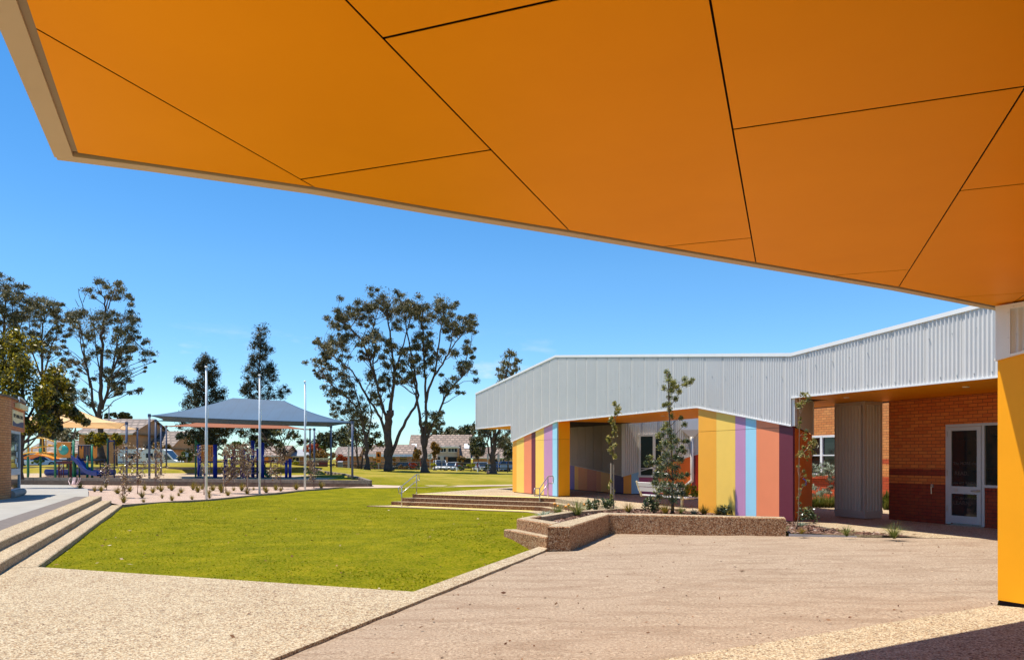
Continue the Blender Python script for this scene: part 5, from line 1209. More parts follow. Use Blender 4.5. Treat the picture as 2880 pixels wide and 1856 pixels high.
# the two storey house right of the trunks
Yh = 138
T, X0, X1, ze, zr, rf = house('large two storey house with a steep tiled roof and balconies behind the parked cars', 1143, 1323, 1222.5, 1286, Yh, 6.0, wins=(), doors=((1290,1322,1290,1309,m_letter),))
def q(u, v, Y=Yh): return at(u, v, Y)
a, c = q(1231,1259.5), q(1289,1310)
T.part('dormer_wall', MB().box(a[0], c[0], Yh-.9, Yh+5.5, -.4, a[2]), m_hrend); T.part('dormer_fascia', MB().box(a[0]-.25, c[0]+.15, Yh-1.5, Yh+5, a[2], a[2]+.28), m_gut)
T.part('dormer_roof', MB().add([(a[0]-.25,Yh-1.5,a[2]+.3),(c[0]+.15,Yh-1.5,a[2]+.3),(c[0]+.15,Yh+5,a[2]+.75),(a[0]-.25,Yh+5,a[2]+.75)], [(0,1,2,3)]), m_tile2)
for ua, ub in ((1232.5,1256.5),(1261,1287.5)):
    p, r = q(ua,1260.8), q(ub,1270.5); fr_ = MB(); fr_.box(p[0], r[0], Yh-.99, Yh-.9, r[2]-.06, r[2]).box(p[0], r[0], Yh-.99, Yh-.9, p[2], p[2]+.06)
    for k in range(4): xk = p[0]+(r[0]-p[0]-.06)*k/3; fr_.box(xk, xk+.06, Yh-.985, Yh-.9, r[2], p[2])
    w_ = T.part('window', fr_, m_white); T.part('pane', MB().box(p[0]+.02, r[0]-.02, Yh-.94, Yh-.905, r[2], p[2]), m_glass2, parent=w_)
    p, r = q(ua+.5,1284.5), q(ub,1309); T.part('porch_opening', MB().box(p[0], r[0], Yh-.93, Yh-.905, -.3, p[2]), m_letter)
for u in (1226.5, 1258.2, 1290.5): p = q(u-2.5,1284); r = q(u+2.5,1310); T.part('pillar', MB().box(p[0], r[0], Yh-1.6, Yh-.95, -.4, p[2] if u < 1285 else q(u,1262)[2]), m_hbrick)
for u in (1164, 1313):
    f = .42; zz = ze+(zr-ze)*.47; yy = Yh+6*.47; p = at(u-7,0,yy)[0]; r = at(u+7,0,yy)[0]; dz = .75
    T.part('skylight', MB().add([(p,yy-.5,zz-.38+.1),(r,yy-.5,zz-.38+.1),(r,yy+.5,zz+.42+.1),(p,yy+.5,zz+.42+.1),(p,yy-.5,zz-.5),(r,yy-.5,zz-.5),(r,yy+.5,zz+.3),(p,yy+.5,zz+.3)], [(0,1,2,3),(0,4,5,1),(1,5,6,2),(3,7,4,0)]), m_white, parent=rf)
# wing with the white carport
T, *_r = house('single storey tiled house with a long white carport left of the two storey house', 1020, 1158, 1250, 1286, 134, 5.0, doors=((1060,1085,1291,1311,m_hrend),(1122,1150,1291,1311,m_hrend)))
p, r = at(1035,1277,128), at(1160,1284,128); T.part('carport_fascia', MB().box(p[0], r[0], 127.9, 128.1, r[2], p[2]), m_white); T.part('carport_roof', MB().box(p[0], r[0], 128.1, 134.4, r[2]+.1, r[2]+.25), m_white)
for u in (1042,1078,1118,1150): x = at(u,0,128)[0]; T.part('carport_post', MB().box(x-.35, x+.35, 128.2, 128.7, -.5, r[2]+.1), m_hbrick)
house('low tiled house peeking between the orange wall and the leaning trunk', 1322, 1480, 1256, 1287, 139, 4.5, tile=m_tile, wins=((1405,1420,1289,1300),), doors=((1385,1400,1292,1308,m_letter),(1424,1446,1290,1308,m_hrend)))
house('pale tiled house behind the autumn coloured tree', 935, 1010, 1256, 1281, 142, 4.5, wins=((945,960,1284,1298),), tile=m_tile2)
house('brown tiled house behind the flagpoles and dark trunks', 706, 800, 1252, 1281, 128, 5.0, wins=((722,738,1285,1300),(760,780,1285,1300)), doors=((742,752,1286,1306,m_sor),))
house('low grey roofed house left of the autumn coloured tree', 775, 880, 1263, 1282, 133, 4.0, tile=paint('grey sheet roof', lin(150,150,152), .6), wins=((820,840,1285,1297),))
T, X0, X1, ze, zr, rf = house('broad dark tiled house left behind the sand coloured sail', 205, 372, 1178, 1219, 100, 6.5, tile=m_tile2, wins=((250,285,1225,1240),(335,352,1238,1248)), base=0)
house('steep tiled house behind the white motorhome', 372, 480, 1212, 1262, 104, 5.5, tile=m_tile2, wins=((390,402,1264,1275),), base=0)
house('low tiled house at the end of the motorhome', 470, 545, 1252, 1277, 112, 4.5, tile=m_tile2, base=0)
house('low brick house beyond the arched play bridge', 60, 250, 1238, 1272, 104, 5.0, tile=m_tile2, base=0, wins=((80,96,1276,1290),(170,190,1276,1290)))
# ------------------------------------------------------------------ trees
m_bark = paint('dark eucalypt bark', lin(84,66,56), .9, var=.35, scale=3, dirt=.5, bmp=.4)
m_bark2 = paint('grey sapling bark', lin(120,98,78), .85, var=.2, scale=6)
m_barkr = paint('red brown stem', lin(120,72,58), .8, var=.2, scale=8)
m_euc = leafmat('eucalypt leaf', [(0, lin(54,54,34)), (.35, lin(96,94,62)), (.7, lin(136,128,92)), (1, lin(190,176,142))], .32, .45, .25)
m_euc2 = leafmat('dark tree leaf', [(0, lin(30,36,18)), (.4, lin(60,66,32)), (.8, lin(98,96,48)), (1, lin(150,140,84))], .2, .4, .5)
m_cas = leafmat('she oak needle', [(0, lin(30,34,20)), (.5, lin(62,64,40)), (.85, lin(92,88,58)), (1, lin(130,120,86))], .2, .5, .4)
m_yg = leafmat('yellow green leaf', [(0, lin(50,52,10)), (.45, lin(98,92,12)), (.78, lin(176,152,20)), (1, lin(232,204,54))], .3, .4, .5)
m_grnb = leafmat('green shrub leaf', [(0, lin(40,58,16)), (.5, lin(84,104,30)), (1, lin(150,160,64))], .25, .45, .4)
m_lime = leafmat('lime bush leaf', [(0, lin(120,124,10)), (.5, lin(176,172,20)), (1, lin(214,206,60))], .25, .5, .4)
m_aut = leafmat('autumn red leaf', [(0, lin(110,34,20)), (.5, lin(176,66,30)), (1, lin(214,120,54))], .25, .5, .4)
m_auto = leafmat('autumn olive leaf', [(0, lin(70,60,20)), (.5, lin(120,98,36)), (1, lin(190,130,50))], .25, .5, .4)
m_purp = leafmat('purple brown leaf', [(0, lin(96,64,48)), (.45, lin(140,112,72)), (.75, lin(180,156,114)), (1, lin(240,226,206))], .35, .3, .7)
def tree(name, label, cat, base, paths, clumps, per, lw, ll, leaf, bark=None, group=None, seed=1, droop=.35, flat=.7, twigs=2, dead=(), r0=None, tw=1.0, soft=1.0):
    """paths: world polylines with start radius; clumps: (x,y,z,r)"""
    rg = random.Random(seed); bark = bark or m_bark
    T = Thing(name, label, cat, base, 0, group); mb = MB(); nodes_ = []
    for pts, ra, rb in paths:
        P = [Vector(p) for p in pts]; Q = []
        for i in range(len(P)-1):
            for k in range(3):
                t = k/3; p = P[i].lerp(P[i+1], t)
                if i+k: p = p+Vector((rg.uniform(-1,1), rg.uniform(-1,1), 0))*ra*.22
                Q.append(p)
        Q.append(P[-1]); n = len(Q); ra *= .86; rad = [(ra*.82)+(rb-ra*.82)*(i/(n-1))**.55 for i in range(n)]
        if pts[0] == base or (Vector(pts[0])-Vector(base)).length < .01: rad[0] *= 1.5; rad[1] *= 1.15
        mb.tube(Q, rad, 8)
        nodes_ += [(q_, r_) for q_, r_ in zip(Q[2:], rad[2:])]
    for (x, y, z, r) in clumps:
        c = Vector((x,y,z)); best = None
        for q_, r_ in nodes_:
            d = c-q_; L = d.length; up_ = d.z/(L+1e-6); cost = L*(1.0+max(0, .55-up_)*1.4)
            if best is None or cost < best[0]: best = (cost, q_, r_)
        _, q_, r_ = best; m_ = q_.lerp(c, .5)+Vector((rg.uniform(-.1,.1), rg.uniform(-.1,.1), .06))*(c-q_).length
        rr = min(r_*.6, .02*tw+.012*(c-q_).length); mb.tube([q_, q_.lerp(m_, .55)+Vector((0,0,-.03))*(c-q_).length, m_, c], [rr, rr*.8, rr*.6, rr*.25], 5, False)
        for k in range(twigs):
            e = c+Vector((rg.gauss(0,1), rg.gauss(0,1), rg.gauss(.3,.8)*flat)).normalized()*r*.95; mb.tube([m_.lerp(c, .4+.3*rg.random()), c.lerp(e,.45)+Vector((0,0,.1*r)), e], [rr*.5, rr*.3, rr*.12], 4, False)
    for pts, ra in dead: mb.tube(pts, [ra*(1-i/len(pts))+.01 for i in range(len(pts))], 5, False)
    T.part('trunk', mb, bark, smooth=True)
    T.cloud('crown', leaf_cloud(clumps, per, lw, ll, droop, .0, flat, seed, soft), leaf)
    return T
rgT = random.Random(9)
def px(ox, oy, s_, Y):       # crop coordinates -> world
    def f(x, y, d=0): p = at(ox+x*s_, oy+y*s_, Y); return (p[0], p[1]+d, p[2])
    return f
def mkclumps(f, s_, Y, L, depth, grow=1.0, fill=0):
    out = []
    L = list(L)+[(x+rgT.gauss(0,.9)*r, y+rgT.gauss(.2,.95)*r, r*rgT.uniform(.35,.65)) for x, y, r in L for _ in range(fill)]
    for (x, y, r) in L:
        R_ = r*s_*Y/F*grow; p = f(x, y); d = rgT.uniform(-1,1)*depth; out.append((p[0], p[1]+d, p[2], R_))
    return out
def mkpaths(f, L, dspread=1.5):
    out = []
    for pts, ra, rb in L:
        d = rgT.uniform(-1,1)*dspread; n = len(pts); out.append(([f(x, y, d*(i/(n-1))) for i, (x, y) in enumerate(pts)], ra, rb))
    return out
# the big eucalypt group
s6 = .3117; f6 = px(860, 780, s6, 82)
bA = (751, 1748); bB = (1078, 1772); bC = (552, 1738)
pA = [([bA,(748,1640),(742,1540),(735,1400),(745,1300),(762,1200)], .62, .42), ([(745,1300),(700,1200),(660,1040),(620,880),(560,700),(500,560),(400,460),(320,410)], .30, .05), ([(762,1200),(790,1020),(800,880),(790,700),(770,500),(740,300),(700,200)], .34, .05), ([(752,1640),(830,1440),(900,1290),(980,1170),(1010,1060),(985,900),(950,700),(905,500),(880,300),(870,220)], .34, .05), ([(735,1500),(690,1300),(640,1200),(560,1080),(500,960),(430,850),(330,770),(230,700),(180,660)], .28, .04), ([(790,900),(850,700),(900,540),(940,380),(960,270)], .18, .04), ([(640,960),(600,780),(620,600),(600,420),(640,260)], .18, .04)]
cA = [(650,190,62),(730,200,70),(850,215,75),(950,245,60),(1000,280,40),(540,245,70),(450,280,65),(380,310,55),(300,370,60),(240,425,38),(330,395,50),(430,360,55),(560,330,50),(700,290,50),(800,285,60),(920,330,50),(480,230,36),(620,150,36),(880,170,36),(600,470,46),(540,520,46),(650,610,50),(700,720,56),(770,620,40),(280,600,70),(200,640,52),(350,560,50),(420,500,50),(150,690,28),(230,560,36),(170,610,30),(330,690,46),(820,640,42),(700,860,46),(640,980,50),(610,1090,44),(810,790,34),(730,960,34),(860,420,44),(520,640,40),(460,700,40),(580,850,40)]
tree('gum_tree', 'tallest broad gum tree left of centre with a pale forked trunk', 'tree', f6(*bA), mkpaths(f6, pA), mkclumps(f6, s6, 82, cA, 3.0, fill=4), 210, .08, .26, m_euc, seed=3, soft=1.7, group='gum trees beyond the lawn', droop=.5, tw=1.3, twigs=3)
pB = [([bB,(1070,1650),(1065,1520),(1050,1400),(1025,1280),(1005,1120),(975,950),(950,820),(930,700)], .60, .05), ([(1068,1560),(1085,1380),(1085,1180),(1080,980),(1075,800),(1065,600),(1050,420),(1060,300)], .34, .05), ([(1082,1130),(1110,1000),(1160,890),(1230,780),(1290,680),(1350,580),(1410,500),(1480,430)], .26, .04), ([(1070,1540),(1110,1420),(1180,1260),(1250,1090),(1330,980),(1400,910),(1470,840),(1500,780)], .30, .04), ([(1160,890),(1190,700),(1220,500),(1250,350),(1250,260)], .18, .04), ([(1290,680),(1320,560),(1330,450),(1310,350)], .12, .03), ([(1400,910),(1440,780),(1470,680),(1500,600)], .1, .02)]
cB = [(1050,290,60),(1120,330,56),(1240,245,52),(1290,290,46),(1190,260,36),(1220,370,50),(1330,375,56),(1400,420,52),(1480,385,46),(1490,460,38),(1440,370,36),(1060,420,50),(1100,500,50),(1060,600,62),(1130,640,54),(1000,640,50),(950,740,44),(900,700,50),(1180,700,44),(1100,750,54),(1040,820,50),(1400,800,54),(1470,820,44),(1460,650,36),(1350,700,44),(1495,680,28),(1280,950,44),(1330,985,38),(1240,1010,30),(1180,1260,52),(1130,1320,36),(1200,1290,34),(890,830,50),(940,900,42),(850,900,42),(1390,480,36),(1280,440,44),(1010,520,40)]
tree('gum_tree', 'gum tree with dark twin trunks right of the tallest one', 'tree', f6(*bB), mkpaths(f6, pB), mkclumps(f6, s6, 82, cB, 2.6, fill=4), 210, .08, .26, m_euc, seed=4, soft=1.7, group='gum trees beyond the lawn', droop=.5, tw=1.3, twigs=3)
pC = [([bC,(553,1640),(553,1520),(535,1380),(510,1270),(470,1180),(400,1100),(330,1040),(240,960),(170,860),(120,800)], .42, .03), ([(545,1460),(580,1340),(600,1220),(560,1100),(480,960),(420,890)], .18, .03), ([(510,1270),(470,1100),(430,960),(350,880),(280,820)], .16, .03), ([(553,1560),(500,1440),(430,1360),(400,1320)], .14, .03)]
cC = [(120,800,50),(150,770,36),(230,810,46),(180,870,36),(330,870,52),(400,900,54),(300,920,46),(250,1000,44),(420,980,50),(380,1060,52),(450,1120,52),(230,1060,44),(280,1120,44),(500,1200,56),(420,1220,50),(470,1290,60),(560,1270,56),(250,1210,36),(330,1180,36),(110,880,24)]
tree('gum_tree', 'smaller gum tree leaning left beside the blue sail, crown wispy', 'tree', f6(*bC), mkpaths(f6, pC), mkclumps(f6, s6, 82, cC, 2.2, fill=4), 130, .08, .26, m_euc, seed=5, soft=1.7, group='gum trees beyond the lawn', droop=.5, twigs=3)
fD = px(860, 780, s6, 90)
cD = [(480,1330,70),(390,1330,60),(610,1340,60),(560,1400,70),(440,1400,70),(500,1470,70),(600,1470,60),(650,1420,50),(360,1400,50),(420,1480,60),(560,1520,60),(650,1500,50),(480,1250,50),(540,1330,60)]
tree('bushy_tree', 'dense dark green tree behind the leaning gum and right sail post', 'tree', fD(470,1738), mkpaths(fD, [([(470,1738),(465,1600),(455,1480),(480,1360)], .24, .06), ([(500,1738),(505,1600),(540,1480),(560,1400)], .22, .05)]), mkclumps(fD, s6, 90, cD, 2.5), 200, .16, .32, m_euc2, seed=6, group='leafy trees along the street')
# left eucalypts
s1_ = .3013; f1 = px(0, 700, s1_, 86)
p2 = [([(945,1985),(942,1800),(940,1640),(950,1500),(955,1280),(962,1050),(968,820),(990,640),(1010,560),(985,460),(965,390)], .66, .05), ([(935,1640),(870,1480),(845,1300),(800,1120),(760,1000),(725,860),(710,740)], .32, .04), ([(950,1500),(1000,1350),(1040,1180),(1100,1020),(1160,900),(1230,830),(1300,900),(1340,940)], .28, .04), ([(1010,560),(1060,460),(1110,400),(1160,420)], .12, .03), ([(845,1300),(820,1060),(800,850),(790,680)], .2, .04), ([(1040,1180),(1060,960),(1080,780),(1100,640)], .2, .04), ([(955,1280),(900,1000),(880,800),(870,660)], .16, .03)]
c2 = [(960,370,52),(1040,355,52),(1110,395,52),(1180,440,36),(920,430,36),(1000,330,34),(760,600,66),(700,590,40),(850,610,66),(960,600,60),(1050,620,66),(1130,590,52),(1180,680,56),(1080,720,66),(960,740,60),(860,720,60),(740,690,52),(690,770,42),(1220,770,50),(1270,830,34),(1150,820,56),(1040,860,60),(900,860,50),(1230,930,50),(1320,940,50),(1290,1020,34),(1365,970,26),(1120,980,56),(1010,1000,50),(900,980,42),(660,950,36),(700,1050,42),(660,1040,34),(1080,1120,56),(1170,1180,46),(1020,1180,42),(900,1150,42),(1150,1290,40),(1190,1310,32),(1060,1290,40),(780,1420,50),(830,1440,36),(1230,1095,20),(740,1380,30)]
tree('gum_tree', 'tall gum tree with separate top tuft behind the sand coloured sail', 'tree', f1(945,1985), mkpaths(f1, p2), mkclumps(f1, s1_, 86, c2, 3.0, fill=3), 220, .08, .26, m_euc, seed=8, soft=1.7, group='gum trees beyond the lawn', droop=.5, tw=1.2, twigs=3,
     dead=[([f1(790,640), f1(770,520), f1(740,440), f1(730,370)], .05), ([f1(775,500), f1(800,430), f1(825,395)], .03), ([f1(735,540), f1(710,490), f1(700,470)], .03)])
f1b = px(0, 700, s1_, 92)
p3 = [([(390,1950),(392,1500),(390,1150),(372,900),(390,700),(410,560)], .4, .05), ([(390,1200),(330,1000),(320,800),(330,650)], .2, .03), ([(390,1250),(450,1060),(500,900),(560,800),(580,740)], .22, .03), ([(372,900),(450,740),(520,620)], .12, .03)]
c3 = [(380,480,50),(440,500,50),(340,530,44),(400,560,50),(540,540,52),(580,580,42),(510,610,42),(460,560,42),(320,640,42),(270,690,50),(560,700,44),(580,770,34),(520,790,44),(280,850,36),(300,930,42),(360,950,42),(400,880,34),(520,940,36),(450,830,42),(300,770,36)]
tree('gum_tree', 'slim gum tree rising above the yellow green tree at left', 'tree', f1b(390,1950), mkpaths(f1b, p3), mkclumps(f1b, s1_, 92, c3, 2.5, fill=4), 210, .08, .26, m_euc, seed=10, soft=1.75, group='gum trees beyond the lawn', droop=.5, twigs=3)
f1c = px(0, 700, s1_, 84)
p4 = [([(40,1950),(35,1500),(20,1000),(40,700),(50,500),(40,360)], .42, .05), ([(35,1300),(120,1000),(150,820),(150,650),(140,480)], .24, .04), ([(150,820),(190,640),(200,520)], .1, .03)]
c4 = [(40,310,62),(90,335,40),(0,330,60),(-40,420,80),(30,400,56),(120,440,60),(190,470,46),(60,490,56),(150,545,56),(40,600,62),(130,620,54),(205,620,54),(60,690,56),(180,760,44),(220,830,28),(-20,540,80),(-30,680,80),(240,560,30),(225,660,34)]
tree('gum_tree', 'gum tree cut off by the left edge of the picture', 'tree', f1c(40,1950), mkpaths(f1c, p4), mkclumps(f1c, s1_, 84, c4, 2.5, fill=4), 210, .08, .26, m_euc, seed=12, soft=1.75, group='gum trees beyond the lawn', droop=.5, twigs=3)
f1d = px(0, 700, s1_, 70)
c5 = [(560,1240,42),(600,1290,52),(680,1320,44),(640,1230,34),(560,1090,34),(520,1120,24),(610,1135,22),(590,1060,24),(720,1350,30),(480,1180,30),(650,1400,34),(560,1340,40)]
tree('slender_gum', 'wispy young gum between the yellow green tree and the sand sail', 'tree', f1d(640,1990), mkpaths(f1d, [([(640,1990),(720,1560),(670,1420),(600,1280),(560,1100)], .12, .02), ([(700,1500),(640,1260),(620,1200)], .06, .015)]), mkclumps(f1d, s1_, 70, c5, 1.2), 130, .08, .24, m_euc, seed=13, droop=.5, soft=1.6)
# yellow-green tree behind the brick building
fY = px(0, 700, s1_, 38)
c6 = [(60,800,80),(130,850,80),(40,900,100),(180,930,74),(120,1000,110),(230,1030,80),(60,1100,120),(200,1120,110),(320,1100,74),(420,1120,74),(300,1200,100),(430,1210,84),(500,1230,52),(120,1250,120),(260,1300,104),(400,1320,94),(500,1330,64),(560,1465,52),(430,1430,84),(330,1440,84),(500,1500,64),(-60,900,120),(-60,1100,140),(350,1560,84),(480,1600,74),(560,1640,54),(420,1680,74),(300,1650,74),(600,1560,46),(200,1450,100),(120,1400,100),(230,1580,90),(610,1480,30)]
cy = mkclumps(fY, s1_, 38, c6, 1.6)
T = tree('broad_tree', 'dense yellow green tree crowding behind the brick building', 'tree', fY(180,2150), mkpaths(fY, [([(180,2150),(185,1900),(190,1650),(180,1400),(130,1100),(80,900)], .22, .04), ([(190,1700),(280,1450),(340,1250),(400,1150)], .12, .03), ([(190,1750),(320,1560),(450,1400),(490,1280)], .1, .03)]), cy, 620, .08, .19, m_yg, seed=14, droop=.1, flat=.85, soft=1.35)
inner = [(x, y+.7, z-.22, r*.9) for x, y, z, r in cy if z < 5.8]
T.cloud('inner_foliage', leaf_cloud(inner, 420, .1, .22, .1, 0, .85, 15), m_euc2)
# she-oaks behind the blue sail
def cone(u0, vt, vb, wpx, Y, nlev, rg, skew=0, gap=.0, powr=.75):
    out = []
    for i in range(nlev):
        t = (i+.5)/nlev; v = vt+(vb-vt)*t; w = wpx*min(1, (t*1.25+.06))**powr*(1 if t < .8 else 1-.5*(t-.8)/.2); m_ = max(2, int(2+w/9))
        for k in range(m_):
            if rg.random() < gap: continue
            a = rg.uniform(0, 6.28); q_ = rg.uniform(.35, 1)*w; u = u0+skew*t+q_*math.cos(a); p = at(u, v+rg.uniform(-8,8)-q_*.12, Y); out.append((p[0], p[1]+q_*math.sin(a)*Y/F*.8, p[2], rg.uniform(9,14)*Y/F))
    return out
rg = random.Random(31)
for lab, u0, vt, vb, w, Y, sd, extra in (('dark conical she oak behind the left end of the blue sail', 582, 1004, 1262, 68, 88, 41, [(500,1068),(512,1066),(520,1075),(530,1082)]), ('taller dark she oak behind the middle of the blue sail', 733, 922, 1266, 62, 92, 42, [(800,1090),(810,1100),(790,1105),(680,1100)])):
    cl = cone(u0, vt, vb, w*1.18, Y, 24, rg, gap=.08); cl += [(*at(a, b_, Y), .38) for a, b_ in extra]; bz = at(u0, 1312, Y); top = at(u0, vt+12, Y)
    tree('she_oak', lab, 'tree', bz, [([bz, at(u0+2,1220,Y), at(u0-3,1100,Y), top], .42, .04)], cl, 190, .07, .3, m_cas, seed=sd, group='she oaks behind the sails', droop=.0, flat=.95, twigs=1, soft=1.5)
# lower dark trees under the sail
fE = px(300, 1060, .2598, 90)
for lab, bs, cl, sd in (('spreading dark tree with leaning trunks seen beneath the right part of the blue sail', (1900,920), [(1480,600,70),(1560,570,60),(1650,620,70),(1740,600,70),(1800,560,70),(1880,600,80),(1960,640,70),(2030,600,80),(2100,640,60),(1850,700,80),(1930,740,70),(1790,690,60),(1880,800,60),(1850,790,50),(2060,700,60),(1700,680,50),(1560,660,50),(2140,690,50)], 51), ('dark tree below the left half of the blue sail behind the climbing frame', (1130,930), [(900,600,60),(960,640,70),(1040,600,70),(1120,640,70),(1200,620,60),(1020,700,70),(940,700,60),(1100,720,70),(1180,700,50),(860,650,50),(980,780,60),(1080,800,60),(930,850,50),(830,880,45),(880,800,50),(1000,860,60),(1230,680,40),(1160,560,60),(1260,590,50),(820,620,40)], 52)):
    bz = fE(*bs); cc = mkclumps(fE, .2598, 90, cl, 2.5); m_ = sum(c[0] for c in cl)/len(cl)
    tree('shade_tree', lab, 'tree', bz, mkpaths(fE, [([bs,(bs[0]-10,820),(m_-60,700),(m_-120,600)], .26, .05), ([bs,(bs[0]+40,830),(m_+80,720),(m_+150,600)], .22, .05), ([bs,(bs[0],760),(m_,620)], .24, .05)]), cc, 190, .15, .3, m_euc2, seed=sd, group='leafy trees along the street')
# gum whose top shows above the school roof, trunk at right of the mound
fG = px(1120, 1180, .1423, 80); s_g = .1423
bG = (1855, 1085)
pG = [([bG,(1858,960),(1865,800),(1880,600),(1890,420),(1900,250),(1960,-100),(2060,-500),(2150,-900),(2200,-1200)], .66, .06), ([(1862,900),(1790,650),(1755,450),(1800,300),(1810,150),(1760,0)], .18, .05), ([(1890,420),(1960,280),(2020,150),(2150,-200),(2300,-700),(2350,-1000)], .34, .05), ([(1870,700),(1840,450),(1830,250),(1850,100)], .24, .05), ([(2060,-500),(2000,-800),(1960,-1000)], .14, .03)]
cG = [(1700,300,90),(1780,250,80),(1880,200,80),(2000,250,90),(2060,350,80),(2150,300,90),(2200,420,80),(1960,380,60),(2100,450,60),(2230,240,70),(1650,200,70),(1560,150,60),(1500,100,50),(2150,520,50),(2180,150,90),(2050,100,90),(1900,60,90)]
cG2 = [(2190,-1320,70),(2130,-1230,80),(2250,-1260,80),(2320,-1200,70),(2090,-1120,70),(2200,-1120,80),(2300,-1080,80),(2050,-980,70),(2160,-1000,70),(2020,-860,70),(2120,-860,70),(2240,-920,80),(2330,-960,70),(2380,-1120,50),(1990,-760,60),(2070,-700,70),(2380,-880,50)]
T = tree('gum_tree', 'gum with a thick leaning trunk right of the mound, sparse top above the roof', 'tree', fG(*bG), mkpaths(fG, pG, 1.0), mkclumps(fG, s_g, 80, cG+cG2, 1.8, fill=1), 90, .09, .3, m_euc, seed=15, group='gum trees beyond the lawn', droop=.5, twigs=4, soft=1.5)
# blob-like small trees and shrubs: every one with its own clumps
def blob(name, label, cat, u, v, ru, rv, Y, n, per, lw, ll, leaf, vb=None, group=None, seed=1, bark=None, tr=.12):
    rg = random.Random(seed); cl = []; k = Y/F
    for i in range(n):
        a = rg.uniform(0, 6.28); q_ = math.sqrt(rg.random()); e = rg.uniform(0, 6.28); p = at(u+ru*q_*math.cos(a)*.8, v+rv*q_*math.sin(a)*.8, Y); cl.append((p[0], p[1]+rg.uniform(-.7,.7)*ru*k*math.sqrt(max(0,1-q_*q_)), p[2], max(.12, min(ru,rv)*rg.uniform(.3,.48)*k)))
    x = (u-CU)/F*Y; zb = tz(x, Y) if vb is None else H-(vb-CV)/F*Y; b_ = (x, Y, zb); c = at(u, v, Y)
    return tree(name, label, cat, b_, [([b_, (x, Y, zb*.5+c[2]*.5), c], tr, tr*.4)], cl, per, lw, ll, leaf, bark, group, seed, .2, .9, 1)
SH = 'shrubs and small trees by the houses'
blob('small_tree', 'round leafy street tree between the white hatchback and the leaning trunk', 'tree', 1345, 1255, 27, 36, 108, 34, 150, .16, .26, m_euc2, group=SH, seed=61)
blob('small_tree', 'olive green tree hugging the dark forked trunk of the house front', 'tree', 1222, 1262, 17, 26, 112, 22, 130, .16, .26, m_auto, group=SH, seed=62)
blob('small_tree', 'olive shrubby tree left of the dark forked trunk', 'tree', 1172, 1276, 14, 16, 115, 16, 110, .16, .26, m_auto, group=SH, seed=63)
blob('small_tree', 'small dark tree in front of the low house at the far right', 'tree', 1430, 1275, 18, 22, 108, 22, 120, .16, .26, m_euc2, group=SH, seed=64)
blob('small_tree', 'grey green gum sapling at the right edge beside the orange wall', 'tree', 1418, 1248, 22, 26, 120, 24, 90, .16, .3, m_euc, group=SH, seed=65)
for lab, u, v, ru, rv, Y, mt, sd in (('wide dark tree rising behind the two storey roof', 1235, 1210, 62, 24, 165, m_euc2, 71), ('dark tree right of the wide one behind the two storey roof', 1305, 1216, 36, 26, 170, m_euc2, 72), ('dark green tree behind the pale tiled house', 915, 1240, 40, 34, 150, m_euc2, 73), ('broad dark tree between the sail posts and the pale house', 975, 1236, 42, 38, 155, m_euc2, 74), ('round tree seen in the gap under the blue sail', 660, 1252, 26, 12, 160, m_grnb, 75), ('dark tree on the skyline left of the blue sail', 490, 1228, 30, 16, 150, m_euc2, 76), ('distant gum crown right of the two storey roof', 1352, 1202, 30, 26, 160, m_euc, 77), ('low green crown beneath the pale house roofline', 892, 1258, 16, 9, 145, m_grnb, 78), ('distant dark crown right of the skyline tree', 545, 1238, 22, 14, 150, m_euc2, 79), ('dark bushy tree left of the wide skyline tree', 1270, 1222, 40, 16, 162, m_euc, 80), ('shadowy tree behind the low brick house at left', 150, 1215, 50, 26, 120, m_euc2, 81), ('dark tree filling the gap behind the sand sail posts', 330, 1170, 46, 12, 125, m_euc2, 82)):
    blob('distant_tree', lab, 'tree', u, v, ru, rv, Y, 30, 120, .26, .42, mt, group='distant trees on the skyline', seed=sd, tr=.3)
blob('small_tree', 'bright green leafy tree beside the left gum trunk', 'tree', 272, 1237, 34, 26, 78, 30, 150, .14, .22, m_yg, group=SH, seed=83)
blob('small_tree', 'bright green leafy tree right of the left gum trunk', 'tree', 328, 1240, 16, 22, 78, 20, 130, .14, .22, m_yg, group=SH, seed=84)
blob('small_tree', 'brownish bare branched tree behind the clock panel', 'tree', 190, 1225, 30, 30, 72, 26, 90, .12, .2, m_euc, group=SH, seed=85)
blob('autumn_tree', 'rounded tree with autumn red top behind the cream name board', 'tree', 880, 1262, 30, 14, 116, 26, 150, .16, .24, m_aut, group=SH, seed=86)
blob('autumn_tree', 'olive and orange tree below the autumn red crown', 'tree', 905, 1280, 48, 17, 114, 40, 130, .16, .24, m_auto, group=SH, seed=87)
blob('autumn_tree', 'rust coloured shrub right of the cream name board', 'shrub', 960, 1290, 18, 13, 113, 18, 110, .16, .22, m_aut, group=SH, seed=88)
blob('shrub', 'rounded lime yellow bush between the white cars', 'shrub', 1325, 1307, 13, 6.5, 113, 14, 120, .14, .2, m_lime, group=SH, seed=89)
blob('shrub', 'bright green hedge bush left of the cream name board', 'shrub', 829, 1302, 13, 9, 100, 16, 120, .14, .2, m_lime, group=SH, seed=90)
blob('shrub', 'orange tinged shrub climbing the pillar of the two storey house', 'shrub', 1297, 1296, 14, 14, 114, 16, 100, .14, .22, m_auto, group=SH, seed=91)
blob('shrub', 'green shrub in front of the low house at the end of the motorhome', 'shrub', 528, 1283, 18, 16, 98, 18, 110, .14, .22, m_grnb, group=SH, seed=92)
blob('shrub', 'dull brown shrub in front of the steep tiled house', 'shrub', 450, 1262, 36, 20, 98, 26, 100, .14, .22, m_auto, group=SH, seed=93)
gi = 0
